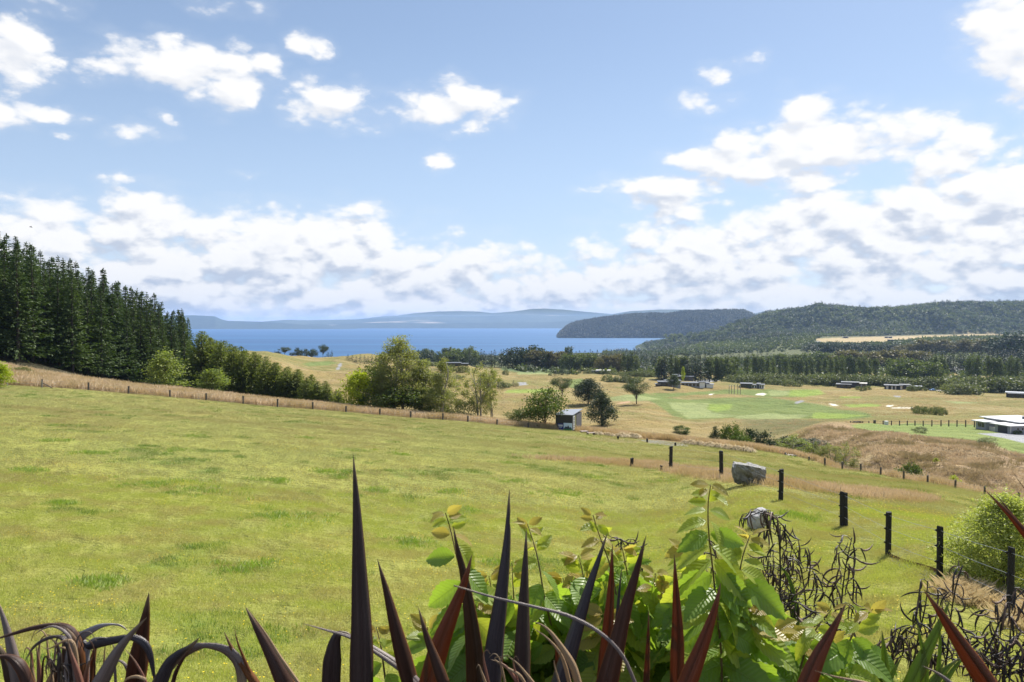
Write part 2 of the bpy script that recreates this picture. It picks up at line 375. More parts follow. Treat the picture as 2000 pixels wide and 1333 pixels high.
class MB:
    """collects boxes, prisms and tubes into one mesh"""
    def __init__(s): s.v = []; s.f = []; s.r = []
    def add(s, V, F, r=0.5):
        b = len(s.v); s.v += [tuple(map(float, q)) for q in V]; s.f += [tuple(b + i for i in f) for f in F]; s.r += [r] * len(V); return s
    def box(s, c, size, rz=0.0, r=0.5, rx=0.0):
        hx, hy, hz = [q / 2 for q in size]
        V = [Vector((sx * hx, sy * hy, sz * hz)) for sx in (-1, 1) for sy in (-1, 1) for sz in (-1, 1)]
        M = Matrix.Rotation(rz, 3, 'Z') @ Matrix.Rotation(rx, 3, 'X')
        V = [M @ q + Vector(c) for q in V]
        return s.add(V, [(0, 1, 3, 2), (4, 6, 7, 5), (0, 4, 5, 1), (2, 3, 7, 6), (0, 2, 6, 4), (1, 5, 7, 3)], r)
    def bbox(s, x0, x1, y0, y1, z0, z1, r=0.5): return s.box(((x0 + x1) / 2, (y0 + y1) / 2, (z0 + z1) / 2), (x1 - x0, y1 - y0, z1 - z0), r=r)
    def tube(s, pts, rad, n=7, cap=True, r=0.5):
        pts = [Vector(q) for q in pts]; rad = rad if isinstance(rad, (list, tuple, np.ndarray)) else [rad] * len(pts)
        V = []; F = []
        ref = Vector((0.13, 0.31, 0.94))
        for i, q in enumerate(pts):
            d = (pts[min(i + 1, len(pts) - 1)] - pts[max(i - 1, 0)]).normalized()
            a = d.cross(ref)
            if a.length < 1e-3: a = d.cross(Vector((1, 0, 0)))
            a.normalize(); b = d.cross(a)
            for k in range(n):
                th = 2 * math.pi * k / n
                V.append(q + (a * math.cos(th) + b * math.sin(th)) * float(rad[i]))
        for i in range(len(pts) - 1):
            for k in range(n):
                F.append((i * n + k, i * n + (k + 1) % n, (i + 1) * n + (k + 1) % n, (i + 1) * n + k))
        if cap: F.append(tuple(range(n))[::-1]); F.append(tuple((len(pts) - 1) * n + k for k in range(n)))
        return s.add(V, F, r)
    def prism(s, poly, z0, z1, r=0.5):
        n = len(poly)
        V = [(q[0], q[1], z0 if len(q) < 3 else q[2] + z0) for q in poly] + [(q[0], q[1], z1 if len(q) < 3 else q[2] + z1) for q in poly]
        return s.add(V, [tuple(range(n))[::-1], tuple(n + i for i in range(n))] + [(i, (i + 1) % n, n + (i + 1) % n, n + i) for i in range(n)], r)
    def mesh(s, name, mat, smooth=False):
        me = bpy.data.meshes.new(name); me.from_pydata(s.v, [], s.f); me.materials.append(mat)
        a = me.attributes.new('rnd', 'FLOAT', 'POINT'); a.data.foreach_set('value', np.array(s.r, np.float32))
        if smooth:
            me.polygons.foreach_set('use_smooth', np.ones(len(me.polygons), bool))
        me.update(); return me
    def obj(s, name, mat, parent=None, smooth=False, bevel=0.0, **props):
        o = link(name, s.mesh(name, mat, smooth), parent, **props)
        if bevel:
            m = o.modifiers.new('bevel', 'BEVEL'); m.width = bevel; m.segments = 2; m.limit_method = 'ANGLE'
        return o

# ------------------------------------------------------------------ materials
def newmat(name):
    m = bpy.data.materials.new(name); m.use_nodes = True; m.node_tree.nodes.clear()
    return m, NT(m.node_tree)
def plain(name, col, rough=0.7, metal=0.0, var=0.15, scale=3.0, bump=0.0, bscale=30.0, spec=0.4, obj=True):
    m, T = newmat(name)
    co = T.n('ShaderNodeTexCoord').outputs['Object']
    nz = T.noise(co, scale, 5, 0.6)
    nf = T.noise(co, scale * 9, 3, 0.6)
    k = T.math('ADD', T.math('MULTIPLY_ADD', nz, 2 * var, 1 - var), T.math('MULTIPLY_ADD', nf, var, -var / 2))
    c = T.vm('MULTIPLY', tuple(col), T.n('ShaderNodeCombineXYZ', ins={0: k, 1: k, 2: k}).outputs[0])
    bs = T.n('ShaderNodeBsdfPrincipled', ins={'Base Color': c, 'Roughness': rough, 'Metallic': metal, 'Specular IOR Level': spec})
    if bump:
        b = T.n('ShaderNodeBump', ins={'Height': T.noise(co, bscale, 6, 0.65), 'Strength': bump, 'Distance': 0.05})
        T.link(b.outputs[0], bs.inputs['Normal'])
    T.n('ShaderNodeOutputMaterial', ins={0: bs.outputs[0]})
    return m
def leafmat(name, ca, cb, trans=0.35, tcol=None, rough=0.55, spec=0.25, pos=0.0, cc=None, wscale=0.02, up=0.0):
    """foliage: colour runs between ca and cb leaf by leaf and plant by plant; part of the light passes through"""
    m, T = newmat(name)
    at_ = T.n('ShaderNodeAttribute', attribute_name='rnd').outputs['Fac']
    oi = T.n('ShaderNodeObjectInfo').outputs['Random']
    gp = T.n('ShaderNodeNewGeometry').outputs['Position']
    f = T.math('ADD', T.math('MULTIPLY', at_, 0.65), T.math('MULTIPLY', oi, 0.35))
    c = T.mix(f, ca, cb)
    if cc is not None:
        n = T.noise(gp, wscale, 4, 0.55)
        c = T.mix(T.ramp(n, 0.42, 0.62), c, cc)
    if pos:
        n = T.noise(gp, pos, 3, 0.5)
        k = T.math('MULTIPLY_ADD', n, 0.9, 0.55)
        c = T.vm('MULTIPLY', c, T.n('ShaderNodeCombineXYZ', ins={0: k, 1: k, 2: k}).outputs[0])
    bs = T.n('ShaderNodeBsdfPrincipled', ins={'Base Color': c, 'Roughness': rough, 'Specular IOR Level': spec})
    tc = T.mix(1.0, c, tcol if tcol else (1.25, 1.35, 0.5), 'MULTIPLY')
    tr = T.n('ShaderNodeBsdfTranslucent', ins={'Color': tc})
    mx = T.n('ShaderNodeMixShader', ins={0: trans, 1: bs.outputs[0], 2: tr.outputs[0]})
    if up:
        # thin blades too small to resolve are lit mostly from above
        g = T.n('ShaderNodeNewGeometry').outputs['Normal']
        nn = T.vm('NORMALIZE', T.vm('ADD', g, (0, 0, up)))
        T.link(nn, bs.inputs['Normal']); 
    T.n('ShaderNodeOutputMaterial', ins={0: mx.outputs[0]})
    return m
# ------------------------------------------------------------------ ground sheet, split by what covers it
EDGE = np.array([(-500, 118), (82, 118), (600, 122), (1032, 127), (1140, 127), (1260, 126), (1380, 124), (1500, 118), (1553, 117), (1611, 112), (1681, 100), (1765, 88), (1860, 82), (1990, 76), (2500, 76)], float)
def edge_y(px): return np.interp(px, EDGE[:, 0], EDGE[:, 1])
def sdist(px, py, poly, ky=1.0):
    """signed distance in photo pixels, negative inside"""
    P = np.array(poly, float); n = len(P)
    d = np.full(px.shape, 1e9); ins = np.zeros(px.shape, bool)
    for i in range(n):
        ax, ay = P[i]; bx, by = P[(i + 1) % n]
        ex, ey = bx - ax, (by - ay)
        k = np.clip(((px - ax) * ex + (py - ay) * ey) / (ex * ex + ey * ey + 1e-9), 0, 1)
        dd = np.hypot(px - ax - k * ex, (py - ay - k * ey) * ky)
        d = np.minimum(d, dd)
        c = (ay > py) != (by > py)
        with np.errstate(divide='ignore', invalid='ignore'):
            xi = (bx - ax) * (py - ay) / (by - ay) + ax
        ins ^= c & (px < xi)
    return np.where(ins, -d, d)
FAIR = (0.155, 0.205, 0.062); GREEN = (0.235, 0.31, 0.065); PALE = (0.27, 0.305, 0.125); SAND = (0.80, 0.74, 0.62); ROADC = (0.30, 0.30, 0.30)
REG = [  # kind, photo polygon, distance range, colour, soft edge, squash
 ('fairway', [(1230, 772), (1262, 768), (1300, 778), (1345, 781), (1420, 777), (1500, 776), (1540, 782), (1600, 790), (1640, 800), (1690, 806), (1705, 815), (1660, 819), (1600, 818), (1540, 817), (1470, 815), (1400, 818), (1340, 819), (1312, 812), (1290, 795), (1268, 783), (1235, 780)], (200, 480), FAIR, 5),
 ('fairway', [(1305, 786), (1340, 787), (1385, 788), (1380, 798), (1390, 806), (1440, 812), (1420, 815), (1345, 818), (1330, 810), (1312, 797)], (200, 480), PALE, 3),
 ('fairway', [(1385, 790), (1430, 790), (1425, 800), (1400, 805), (1383, 800)], (200, 480), GREEN, 5),
 ('fairway', [(1190, 777), (1225, 771), (1250, 773), (1290, 780), (1240, 784), (1195, 783)], (200, 520), PALE, 3),
 ('fairway', [(1270, 768), (1330, 768), (1420, 761), (1500, 761), (1560, 764), (1600, 770), (1560, 776), (1500, 776), (1430, 770), (1350, 772), (1290, 778)], (250, 600), FAIR, 4),
 ('green', [(1500, 764), (1520, 762), (1540, 764), (1545, 769), (1530, 774), (1505, 774)], (250, 600), PALE, 2),
 ('fairway', [(1545, 762), (1600, 761), (1612, 770), (1570, 776), (1540, 774)], (250, 600), GREEN, 5),
 ('green', [(1645, 791), (1690, 789), (1722, 791), (1715, 795), (1660, 796)], (200, 480), GREEN, 2),
 ('fairway', [(1440, 812), (1500, 808), (1580, 811), (1560, 818), (1480, 820), (1430, 818)], (200, 480), PALE, 3),
 ('fairway', [(1590, 806), (1640, 808), (1690, 812), (1640, 818), (1585, 818)], (200, 480), GREEN, 3),
 ('green', [(1840, 783), (1880, 785), (1920, 787), (1870, 789)], (200, 480), PALE, 2),
 ('fairway', [(1640, 775), (1680, 775), (1680, 778), (1640, 778)], (200, 480), GREEN, 2),
 ('fairway', [(1110, 742), (1135, 740), (1150, 745), (1140, 756), (1120, 760), (1105, 752)], (200, 700), FAIR, 5),
 ('fairway', [(990, 762), (1060, 760), (1100, 764), (1050, 768), (985, 768)], (200, 700), GREEN, 5),
 ('fairway', [(640, 705), (660, 709), (640, 714), (605, 716), (590, 710)], (250, 800), FAIR, 4),
 ('fairway', [(975, 717), (1040, 716), (1130, 720), (1120, 729), (1040, 731), (980, 724)], (450, 900), (0.11, 0.16, 0.07), 4),
 ('green', [(1010, 728), (1070, 728), (1080, 731), (1010, 732)], (400, 800), PALE, 2),
 ('lawn', [(1660, 830), (1700, 826), (1800, 824), (1905, 830), (1990, 834), (2060, 850), (2060, 905), (1990, 888), (1930, 866), (1850, 858), (1780, 849), (1720, 843), (1670, 838)], (140, 240), (0.20, 0.26, 0.075), 4),
 ('paddock', [(1400, 740), (1480, 735), (1560, 742), (1700, 742), (2100, 742), (2100, 768), (1900, 764), (1750, 757), (1600, 752), (1450, 748)], (400, 800), (0.25, 0.275, 0.09), 8),
 ('grassland', [(1590, 662), (1640, 660), (1720, 658), (1810, 655), (1860, 655), (1900, 652), (1960, 651), (1960, 656), (1850, 659), (1790, 662), (1740, 667), (1680, 671), (1600, 668)], (1500, 2600), (0.42, 0.33, 0.18), 3),
 ('bunker', [(1475, 770), (1490, 768), (1497, 770), (1492, 773), (1478, 772)], (200, 700), SAND, 1.0),
 ('bunker', [(1384, 770), (1394, 769), (1392, 772), (1385, 772)], (200, 700), SAND, 1.0),
 ('bunker', [(1618, 788), (1632, 790), (1638, 793), (1626, 793)], (200, 600), SAND, 1.0),
 ('bunker', [(1731, 792), (1744, 792), (1743, 794), (1733, 795)], (200, 600), SAND, 1.0),
 ('bunker', [(1740, 796), (1782, 796), (1783, 798), (1742, 798)], (200, 600), SAND, 1.0),
 ('bunker', [(1203, 788), (1228, 783), (1232, 786), (1210, 790)], (200, 600), (0.46, 0.30, 0.18), 2),
 ('road', [(1552, 786), (1565, 782), (1572, 784), (1560, 788), (1556, 790)], (200, 600), ROADC, 1.2),
 ('road', [(1340, 747), (1375, 742), (1402, 741), (1408, 743), (1395, 746), (1360, 750)], (300, 800), ROADC, 1.2),
 ('road', [(657, 722), (661, 712), (667, 708), (667, 714), (661, 724)], (300, 700), ROADC, 1.0),
 ('road', [(1745, 773), (1758, 774), (1760, 777), (1748, 776)], (200, 700), ROADC, 1.2),
 ('road', [(1012, 747), (1028, 747), (1030, 752), (1014, 754)], (300, 700), ROADC, 1.2),
 ('road', [(1825, 760), (1875, 764), (1870, 767), (1825, 763)], (300, 800), (0.38, 0.36, 0.34), 1.2),
 ('road', [(1588, 668), (1602, 667), (1600, 671), (1588, 672)], (1500, 2600), ROADC, 1.0),
 ('driveway', [(1908, 847), (1960, 846), (2070, 849), (2070, 884), (2000, 866), (1960, 856), (1930, 851)], (140, 200), (0.36, 0.36, 0.37), 1.5),
 ('road', [(1246, 860), (1290, 861), (1338, 866), (1345, 872), (1310, 871), (1270, 866)], (100, 140), ROADC, 2),
 ('dirt', [(1085, 852), (1200, 856), (1250, 862), (1240, 866), (1160, 862), (1085, 856)], (100, 140), (0.30, 0.24, 0.12), 3),
]
ZONES = ['field', 'dry_grass_bank', 'forest_floor', 'gully_bank', 'golf_rough', 'valley_floor', 'hillside', 'fairway', 'green', 'lawn', 'paddock', 'grassland', 'bunker', 'road', 'driveway', 'dirt', 'garden_bed']
def zone_cover(x, y, z):
    """colour and zone id of ground points"""
    px, py = w2p(x, y, z)
    px = np.where(y > 6, px, 1000 + F_PX * x / 12.0)
    C = np.zeros(x.shape + (3,)); ID = np.zeros(x.shape, int)
    n1 = fbm(x / 16, y / 16, 4, 51); n2 = fbm(x / 3.5, y / 3.5, 3, 52); n3 = fbm(x / 60, y / 90, 4, 53)
    def setz(mask, name, col, k=1.0):
        m = np.clip(mask, 0, 1)[..., None]
        C[:] = C * (1 - m * k) + np.asarray(col) * m * k
        if name: ID[mask > 0.5] = ZONES.index(name)
    one = np.ones(x.shape)
    setz(one, 'golf_rough', (0.27, 0.208, 0.082))
    gr = sstep(-0.04, 0.14, n3 * .6 + fbm(x / 70, y / 22, 4, 54) * .7)[..., None] * 0.85
    C[:] = C * (1 - gr) + np.array((0.195, 0.185, 0.062)) * gr
    g2 = sstep(0.03, 0.2, fbm(x / 30, y / 12, 4, 57))[..., None] * 0.6
    C[:] = C * (1 - g2) + np.array((0.34, 0.27, 0.13)) * g2
    # field
    ed = edge_y(px)
    f = sstep(ed + 1.5, ed - 0.5, y)
    base = np.array((0.265, 0.275, 0.065)) + 0 * C
    far = sstep(25, 110, y)[..., None]
    base = base * (1 - far * 0.6) + np.array((0.26, 0.25, 0.085)) * far * 0.6
    yel = sstep(0.0, 0.25, n1)[..., None]
    base = base * (1 - 0.45 * yel) + np.array((0.30, 0.26, 0.075)) * 0.45 * yel
    dk = sstep(0.10, 0.26, fbm(x / 2.2, y / 2.2, 3, 58) + 0.3 * n1)[..., None]
    base = base * (1 - 0.6 * dk) + np.array((0.13, 0.20, 0.035)) * 0.6 * dk
    m = f[..., None]
    C[:] = C * (1 - m) + base * m
    ID[f > 0.5] = ZONES.index('field')
    # tall dry grass outside the fence
    st = np.interp(px, [-500, 60, 700, 1000, 1100, 1250, 1400, 1560, 2500], [25, 20, 14, 9, 12, 20, 22, 12, 14])
    s = sstep(ed, ed + 1.5, y) * sstep(ed + st + 3, ed + st - 3, y)
    setz(s, 'dry_grass_bank', (0.30, 0.205, 0.095))
    # wood floor
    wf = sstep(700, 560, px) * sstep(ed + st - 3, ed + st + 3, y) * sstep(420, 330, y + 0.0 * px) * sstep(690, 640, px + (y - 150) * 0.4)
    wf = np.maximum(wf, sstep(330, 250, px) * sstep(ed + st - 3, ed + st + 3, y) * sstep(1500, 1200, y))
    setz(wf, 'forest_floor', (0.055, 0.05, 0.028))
    # gully bank right of the paddocks
    b = sstep(1530, 1620, px) * sstep(ed + 8, ed + 12, y) * sstep(205, 180, y + 60 * sstep(1600, 1500, px))
    setz(b, 'gully_bank', (0.33, 0.24, 0.14))
    bb = (b * sstep(0.02, 0.2, n2 + 0.5 * n1))[..., None] * 0.8
    C[:] = C * (1 - bb) + np.array((0.42, 0.32, 0.17)) * bb
    bb = (b * sstep(0.12, 0.28, fbm(x / 6, y / 6, 3, 63)))[..., None] * 0.6
    C[:] = C * (1 - bb) + np.array((0.15, 0.10, 0.055)) * bb
    gs = sstep(1420, 1480, px) * sstep(1660, 1600, px + 0.0 * y) * sstep(195, 215, y) * sstep(285, 265, y)
    setz(gs, 'golf_rough', (0.12, 0.125, 0.05), 0.75)
    # valley floor beyond the golf course
    vf = sstep(760, 900, y) * sstep(2300, 2100, y)
    setz(vf, 'valley_floor', (0.12, 0.13, 0.06))
    hl = sstep(2150, 2350, y)
    setz(hl, 'hillside', (0.05, 0.065, 0.03))
    for kind, poly, (ya, yb), col, soft in REG:
        xs = [q[0] for q in poly]
        sel = (px > min(xs) - 20) & (px < max(xs) + 20) & (y > ya) & (y < yb)
        if not sel.any(): continue
        wob = 1.2 if soft > 1.6 else 0.3
        sd = sdist(px[sel] + wob * 4 * n1[sel], py[sel] + wob * 2.0 * n2[sel], poly, 1.6)
        mk = np.zeros(x.shape); mk[sel] = sstep(soft * 0.7, -soft * 0.7, sd)
        setz(mk, kind, col, 0.9 if kind in ('fairway', 'green', 'lawn', 'paddock') else 1.0)
    gb = (y < 9.5)
    C[gb] = np.array((0.07, 0.05, 0.03)); ID[gb] = ZONES.index('garden_bed')
    # mown track beside the near fence, and the band of pinkish dry grass beyond the boulder
    return C, ID, px, py
STRIP = [(1000, 893), (1290, 905), (1330, 912), (1430, 925), (1510, 940), (1600, 950), (1700, 960), (1790, 968), (1840, 978), (1780, 984), (1690, 974), (1600, 963), (1530, 953), (1440, 945), (1330, 930), (1280, 918), (1150, 905)]
MOWN = [(1530, 960), (1600, 965), (1700, 978), (1790, 988), (1860, 990), (1860, 1090), (1840, 1120), (1735, 1085), (1650, 1030), (1560, 985)]
ts = np.concatenate([np.linspace(-8, -1.0, 9)[:-1], np.linspace(-1.0, -0.70, 22)[:-1], np.linspace(-0.70, 0.70, 600), np.linspace(0.70, 1.0, 22)[1:], np.linspace(1.0, 8, 9)[1:]])
ysr = np.concatenate([np.linspace(-60, 8, 20), np.exp(np.linspace(math.log(8), math.log(125), 190))[1:], np.exp(np.linspace(math.log(125), math.log(760), 330))[1:], np.exp(np.linspace(math.log(760), math.log(4600), 110))[1:], np.exp(np.linspace(math.log(4600), math.log(26000), 12))[1:]])
TTm, YYm = np.meshgrid(ts, ysr)
XXm = TTm * np.maximum(YYm, 12.0)
ZZm = terrain(XXm, YYm)
CC, IDD, PXm, PYm = zone_cover(XXm, YYm, ZZm)
sel = (YYm > 20) & (YYm < 112) & (PXm > 950) & (PXm < 1950)
sd = sdist(PXm[sel], PYm[sel], STRIP, 1.5); k = sstep(5, -4, sd)[:, None] * 0.85
CC[sel] = CC[sel] * (1 - k) + np.array((0.36, 0.25, 0.105)) * k
sd = sdist(PXm[sel], PYm[sel], MOWN, 1.3); k = sstep(8, -6, sd)[:, None] * 0.8
CC[sel] = CC[sel] * (1 - k) + np.array((0.25, 0.25, 0.09)) * k
ny, nx = TTm.shape
idx = np.arange(ny * nx).reshape(ny, nx)
quads = np.stack([idx[:-1, :-1], idx[:-1, 1:], idx[1:, 1:], idx[1:, :-1]], -1).reshape(-1, 4)
qid = IDD[:-1, :-1].reshape(-1)
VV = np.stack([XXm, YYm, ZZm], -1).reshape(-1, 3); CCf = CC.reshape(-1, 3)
def ground_mat():
    m, T = newmat('ground')
    tint = T.n('ShaderNodeAttribute', attribute_name='tint').outputs['Color']
    gp = T.n('ShaderNodeNewGeometry').outputs['Position']
    dist = T.vm('LENGTH', gp)
    n_s = T.noise(gp, 14.0, 4, 0.65); n_m = T.noise(gp, 1.3, 5, 0.6); n_l = T.noise(gp, 0.16, 5, 0.6)
    st = T.vm('MULTIPLY', gp, (0.5, 1.0, 1.0))
    n_x = T.noise(st, 0.055, 6, 0.62)
    k = T.math('MULTIPLY_ADD', n_s, 0.55, 0.72)
    k = T.math('MULTIPLY', k, T.math('MULTIPLY_ADD', n_m, 0.55, 0.72))
    k = T.math('MULTIPLY', k, T.math('MULTIPLY_ADD', n_l, 0.5, 0.75))
    k = T.math('MULTIPLY', k, T.math('MULTIPLY_ADD', n_x, 0.5, 0.75))
    c = T.vm('MULTIPLY', tint, T.n('ShaderNodeCombineXYZ', ins={0: k, 1: k, 2: k}).outputs[0])
    hs = T.n('ShaderNodeHueSaturation', ins={'Color': c, 'Hue': T.math('MULTIPLY_ADD', n_l, -0.05, 0.525), 'Saturation': 1.0, 'Value': 1.0})
    bs = T.n('ShaderNodeBsdfPrincipled', ins={'Base Color': hs.outputs[0], 'Roughness': 0.95, 'Specular IOR Level': 0.1})
    h = T.math('ADD', T.math('MULTIPLY', n_m, 0.5), T.math('MULTIPLY', n_l, 2.0))
    h = T.math('ADD', h, T.math('MULTIPLY', n_s, 0.06))
    b = T.n('ShaderNodeBump', ins={'Height': h, 'Strength': 0.85, 'Distance': 1.4})
    T.link(b.outputs[0], bs.inputs['Normal'])
    T.n('ShaderNodeOutputMaterial', ins={0: bs.outputs[0]})
    return m
M_GROUND = ground_mat()
for zi, zn in enumerate(ZONES):
    q = quads[qid == zi]
    if not len(q): continue
    u, inv = np.unique(q, return_inverse=True)
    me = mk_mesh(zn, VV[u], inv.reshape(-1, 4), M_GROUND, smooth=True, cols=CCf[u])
    nm = {'green': 'putting_green', 'dirt': 'dirt_patch'}.get(zn, zn)
    o = link(nm, me); o['kind'] = 'structure'

# ------------------------------------------------------------------ lake
def lake_mat():
    m, T = newmat('lake_water')
    gp = T.n('ShaderNodeNewGeometry').outputs['Position']
    st = T.vm('MULTIPLY', gp, (0.0004, 0.0045, 0))
    n = T.noise(st, 1.0, 5, 0.6)
    c = T.mix(T.ramp(n, 0.35, 0.68), (0.004, 0.045, 0.125), (0.012, 0.095, 0.205))
    w1 = T.noise(T.vm('MULTIPLY', gp, (0.02, 0.06, 1)), 1.0, 6, 0.7)
    b = T.n('ShaderNodeBump', ins={'Height': w1, 'Strength': 0.5, 'Distance': 3.0})
    df = T.n('ShaderNodeBsdfDiffuse', ins={'Color': c})
    gl = T.n('ShaderNodeBsdfGlossy', ins={'Color': (0.55, 0.68, 0.9, 1), 'Roughness': 0.45})
    T.link(b.outputs[0], gl.inputs['Normal'])
    mx = T.n('ShaderNodeMixShader', ins={0: 0.22, 1: df.outputs[0], 2: gl.outputs[0]})
    T.n('ShaderNodeOutputMaterial', ins={0: mx.outputs[0]})
    return m
wb = MB(); wb.add([(-26000, 1350, -99.6), (26000, 1350, -99.6), (30000, 27500, -99.6), (-30000, 27500, -99.6)], [(0, 1, 2, 3)])
wb.obj('lake_water', lake_mat(), kind='structure')

# ------------------------------------------------------------------ far shores: ranges of hills with depth
def hill_mat(name, ca, cb, cc, sc, lo=0.5, hi=0.6):
    m, T = newmat(name)
    gp = T.n('ShaderNodeNewGeometry').outputs['Position']
    n = T.noise(T.vm('MULTIPLY', gp, (1, 1, 2.5)), sc, 6, 0.6)
    n2 = T.noise(T.vm('MULTIPLY', gp, (0.4, 0.4, 4.0)), sc * 0.8, 4, 0.5)
    f = T.noise(gp, sc * 9, 4, 0.7)
    c = T.mix(T.ramp(n, 0.3, 0.7), ca, cb)
    c = T.mix(T.ramp(n2, lo, hi), c, cc)
    k = T.math('MULTIPLY_ADD', f, 0.9, 0.55)
    c = T.vm('MULTIPLY', c, T.n('ShaderNodeCombineXYZ', ins={0: k, 1: k, 2: k}).outputs[0])
    bs = T.n('ShaderNodeBsdfPrincipled', ins={'Base Color': c, 'Roughness': 1.0, 'Specular IOR Level': 0.0})
    b = T.n('ShaderNodeBump', ins={'Height': f, 'Strength': 1.0, 'Distance': 12.0 if sc < 0.002 else 5.0})
    T.link(b.outputs[0], bs.inputs['Normal'])
    T.n('ShaderNodeOutputMaterial', ins={0: bs.outputs[0]})
    return m
def range_hill(name, line, Y, front, back, mat, rough=0.10, seed=1, nx=260, nyy=26, steep=1.0):
    """a ridge at distance Y whose skyline passes through the given photo points"""
    line = np.array(line, float)
    pxs = np.linspace(line[0, 0], line[-1, 0], nx)
    ht = (630.0 - np.interp(pxs, line[:, 0], line[:, 1])) / F_PX * Y + 100.0     # height over the lake
    ht = np.maximum(ht, 0)
    v = np.linspace(-1, 1, nyy)
    X = np.zeros((nyy, nx)); YY = X.copy(); ZZ = X.copy()
    for j, q in enumerate(v):
        yy = Y + (q * front if q < 0 else q * back)
        prof = (1 - abs(q) ** (1.6 * steep)) if q < 0 else (1 - q ** 2)
        X[j] = (pxs - 1000) / F_PX * yy; YY[j] = yy
        nz = fbm(X[j] / (front * 0.35), YY[j] / (front * 0.35), 4, seed)
        ZZ[j] = -104 + (ht + 4) * prof * (1 + (rough * nz * 4) * (1 - prof) * 1.0) * (1.0 if True else 0)
    idx = np.arange(nyy * nx).reshape(nyy, nx)
    q = np.stack([idx[:-1, :-1], idx[:-1, 1:], idx[1:, 1:], idx[1:, :-1]], -1).reshape(-1, 4)
    me = mk_mesh(name, np.stack([X, YY, ZZ], -1).reshape(-1, 3), q, mat, smooth=True)
    o = link(name, me); o['kind'] = 'structure'
    return o
TAN = (0.42, 0.36, 0.27)
DK = (0.05, 0.07, 0.05)
M_FAR1 = hill_mat('far_forest_bluff', DK, (0.07, 0.09, 0.06), (0.10, 0.11, 0.08), 0.0012, 0.62, 0.7)
M_FAR2 = hill_mat('far_farmland', DK, (0.09, 0.11, 0.07), TAN, 0.0009, 0.50, 0.56)
M_FAR3 = hill_mat('far_hills', (0.06, 0.08, 0.06), (0.10, 0.12, 0.09), (0.25, 0.23, 0.18), 0.0007, 0.56, 0.66)
range_hill('distant_bluff', [(230, 640), (300, 618), (350, 617), (375, 616), (420, 618), (432, 624), (445, 627), (480, 628), (520, 629), (560, 632), (600, 635), (640, 639), (700, 642)], 12500, 1200, 3000, M_FAR1, seed=5)
range_hill('distant_shore', [(520, 641), (560, 639), (600, 634), (620, 633), (650, 636), (690, 632), (760, 630), (850, 632), (930, 631), (1000, 629), (1060, 630), (1130, 627), (1250, 625), (1400, 628), (1600, 632)], 13200, 700, 1500, M_FAR1, seed=6)
range_hill('distant_farmland', [(450, 634), (520, 628), (560, 625), (600, 626), (700, 624), (780, 620), (860, 618), (940, 618), (1020, 614), (1100, 617), (1200, 616), (1330, 620), (1500, 628)], 15800, 2200, 1500, M_FAR2, seed=8)
range_hill('distant_hills', [(480, 640), (560, 630), (640, 629), (700, 624), (740, 619), (775, 617), (810, 612), (850, 609), (900, 608), (937, 609), (962, 612), (1000, 609), (1037, 604), (1062, 603), (1100, 605), (1140, 609), (1175, 612), (1200, 614), (1260, 620), (1330, 630)], 18500, 1800, 3500, M_FAR3, seed=9)
range_hill('distant_ridge', [(1100, 632), (1180, 616), (1200, 613), (1230, 608), (1290, 605), (1345, 605), (1400, 610), (1470, 613), (1500, 607), (1530, 609), (1570, 618), (1650, 630)], 20500, 1800, 3500, M_FAR3, seed=10)
range_hill('distant_ridge', [(-900, 628), (-500, 616), (-200, 612), (100, 616), (230, 622), (320, 636)], 16500, 1800, 3500, M_FAR3, seed=12)
M_HEAD = hill_mat('headland_bush', (0.03, 0.04, 0.026), (0.045, 0.055, 0.034), (0.07, 0.075, 0.045), 0.006, 0.6, 0.75)
HEADL = [(1088, 660), (1093, 652), (1100, 646), (1112, 636), (1124, 632), (1160, 625), (1200, 620), (1240, 616), (1280, 614), (1300, 616), (1335, 610), (1370, 609), (1450, 608), (1466, 614), (1480, 622), (1500, 628), (1700, 640), (1900, 660)]
range_hill('headland', HEADL, 5300, 480, 1500, M_HEAD, rough=0.5, seed=14, nx=300, nyy=40)
# ------------------------------------------------------------------ haze: one closed box of thin air round everything
hb_ = MB().bbox(-27500, 27500, -300, 27000, -113, 150)
hm, T = newmat('haze')
vol = T.n('ShaderNodeVolumePrincipled', ins={'Color': (0.45, 0.64, 1.0, 1), 'Density': 4.6e-5, 'Anisotropy': 0.25})
T.n('ShaderNodeOutputMaterial', ins={'Volume': vol.outputs[0]})
hz_o = hb_.obj('haze', hm); hz_o['kind'] = 'stuff'
hz_o['label'] = 'thin blue haze in the air over the lake and the far shore'

# ------------------------------------------------------------------ foliage generators (arrays)
def unit(v): return v / np.maximum(np.linalg.norm(v, axis=-1, keepdims=True), 1e-9)
def cards(C, D, N, L, Wd, rng, fold=0.15):
    """leaf shaped quads: root C, direction D, face normal roughly N"""
    n = len(C); S = unit(np.cross(D, N)); Nn = unit(np.cross(S, D))
    L = np.broadcast_to(L, (n,))[:, None]; Wd = np.broadcast_to(Wd, (n,))[:, None]
    a = C; b = C + D * L * 0.45 + S * Wd * 0.5 + Nn * L * fold; c = C + D * L; d = C + D * L * 0.5 - S * Wd * 0.5 + Nn * L * fold * .6
    V = np.stack([a, b, c, d], 1).reshape(-1, 3)
    F = np.arange(4 * n).reshape(n, 4)
    r = np.repeat(rng.random(n), 4)
    return V, F, r
def merge(parts):
    V = []; F = []; R = []; b = 0
    for v, f, r in parts:
        V.append(v); F.append(f + b); R.append(r); b += len(v)
    return np.concatenate(V), np.concatenate(F), np.concatenate(R)
def rdir(n, rng): return unit(rng.normal(size=(n, 3)))
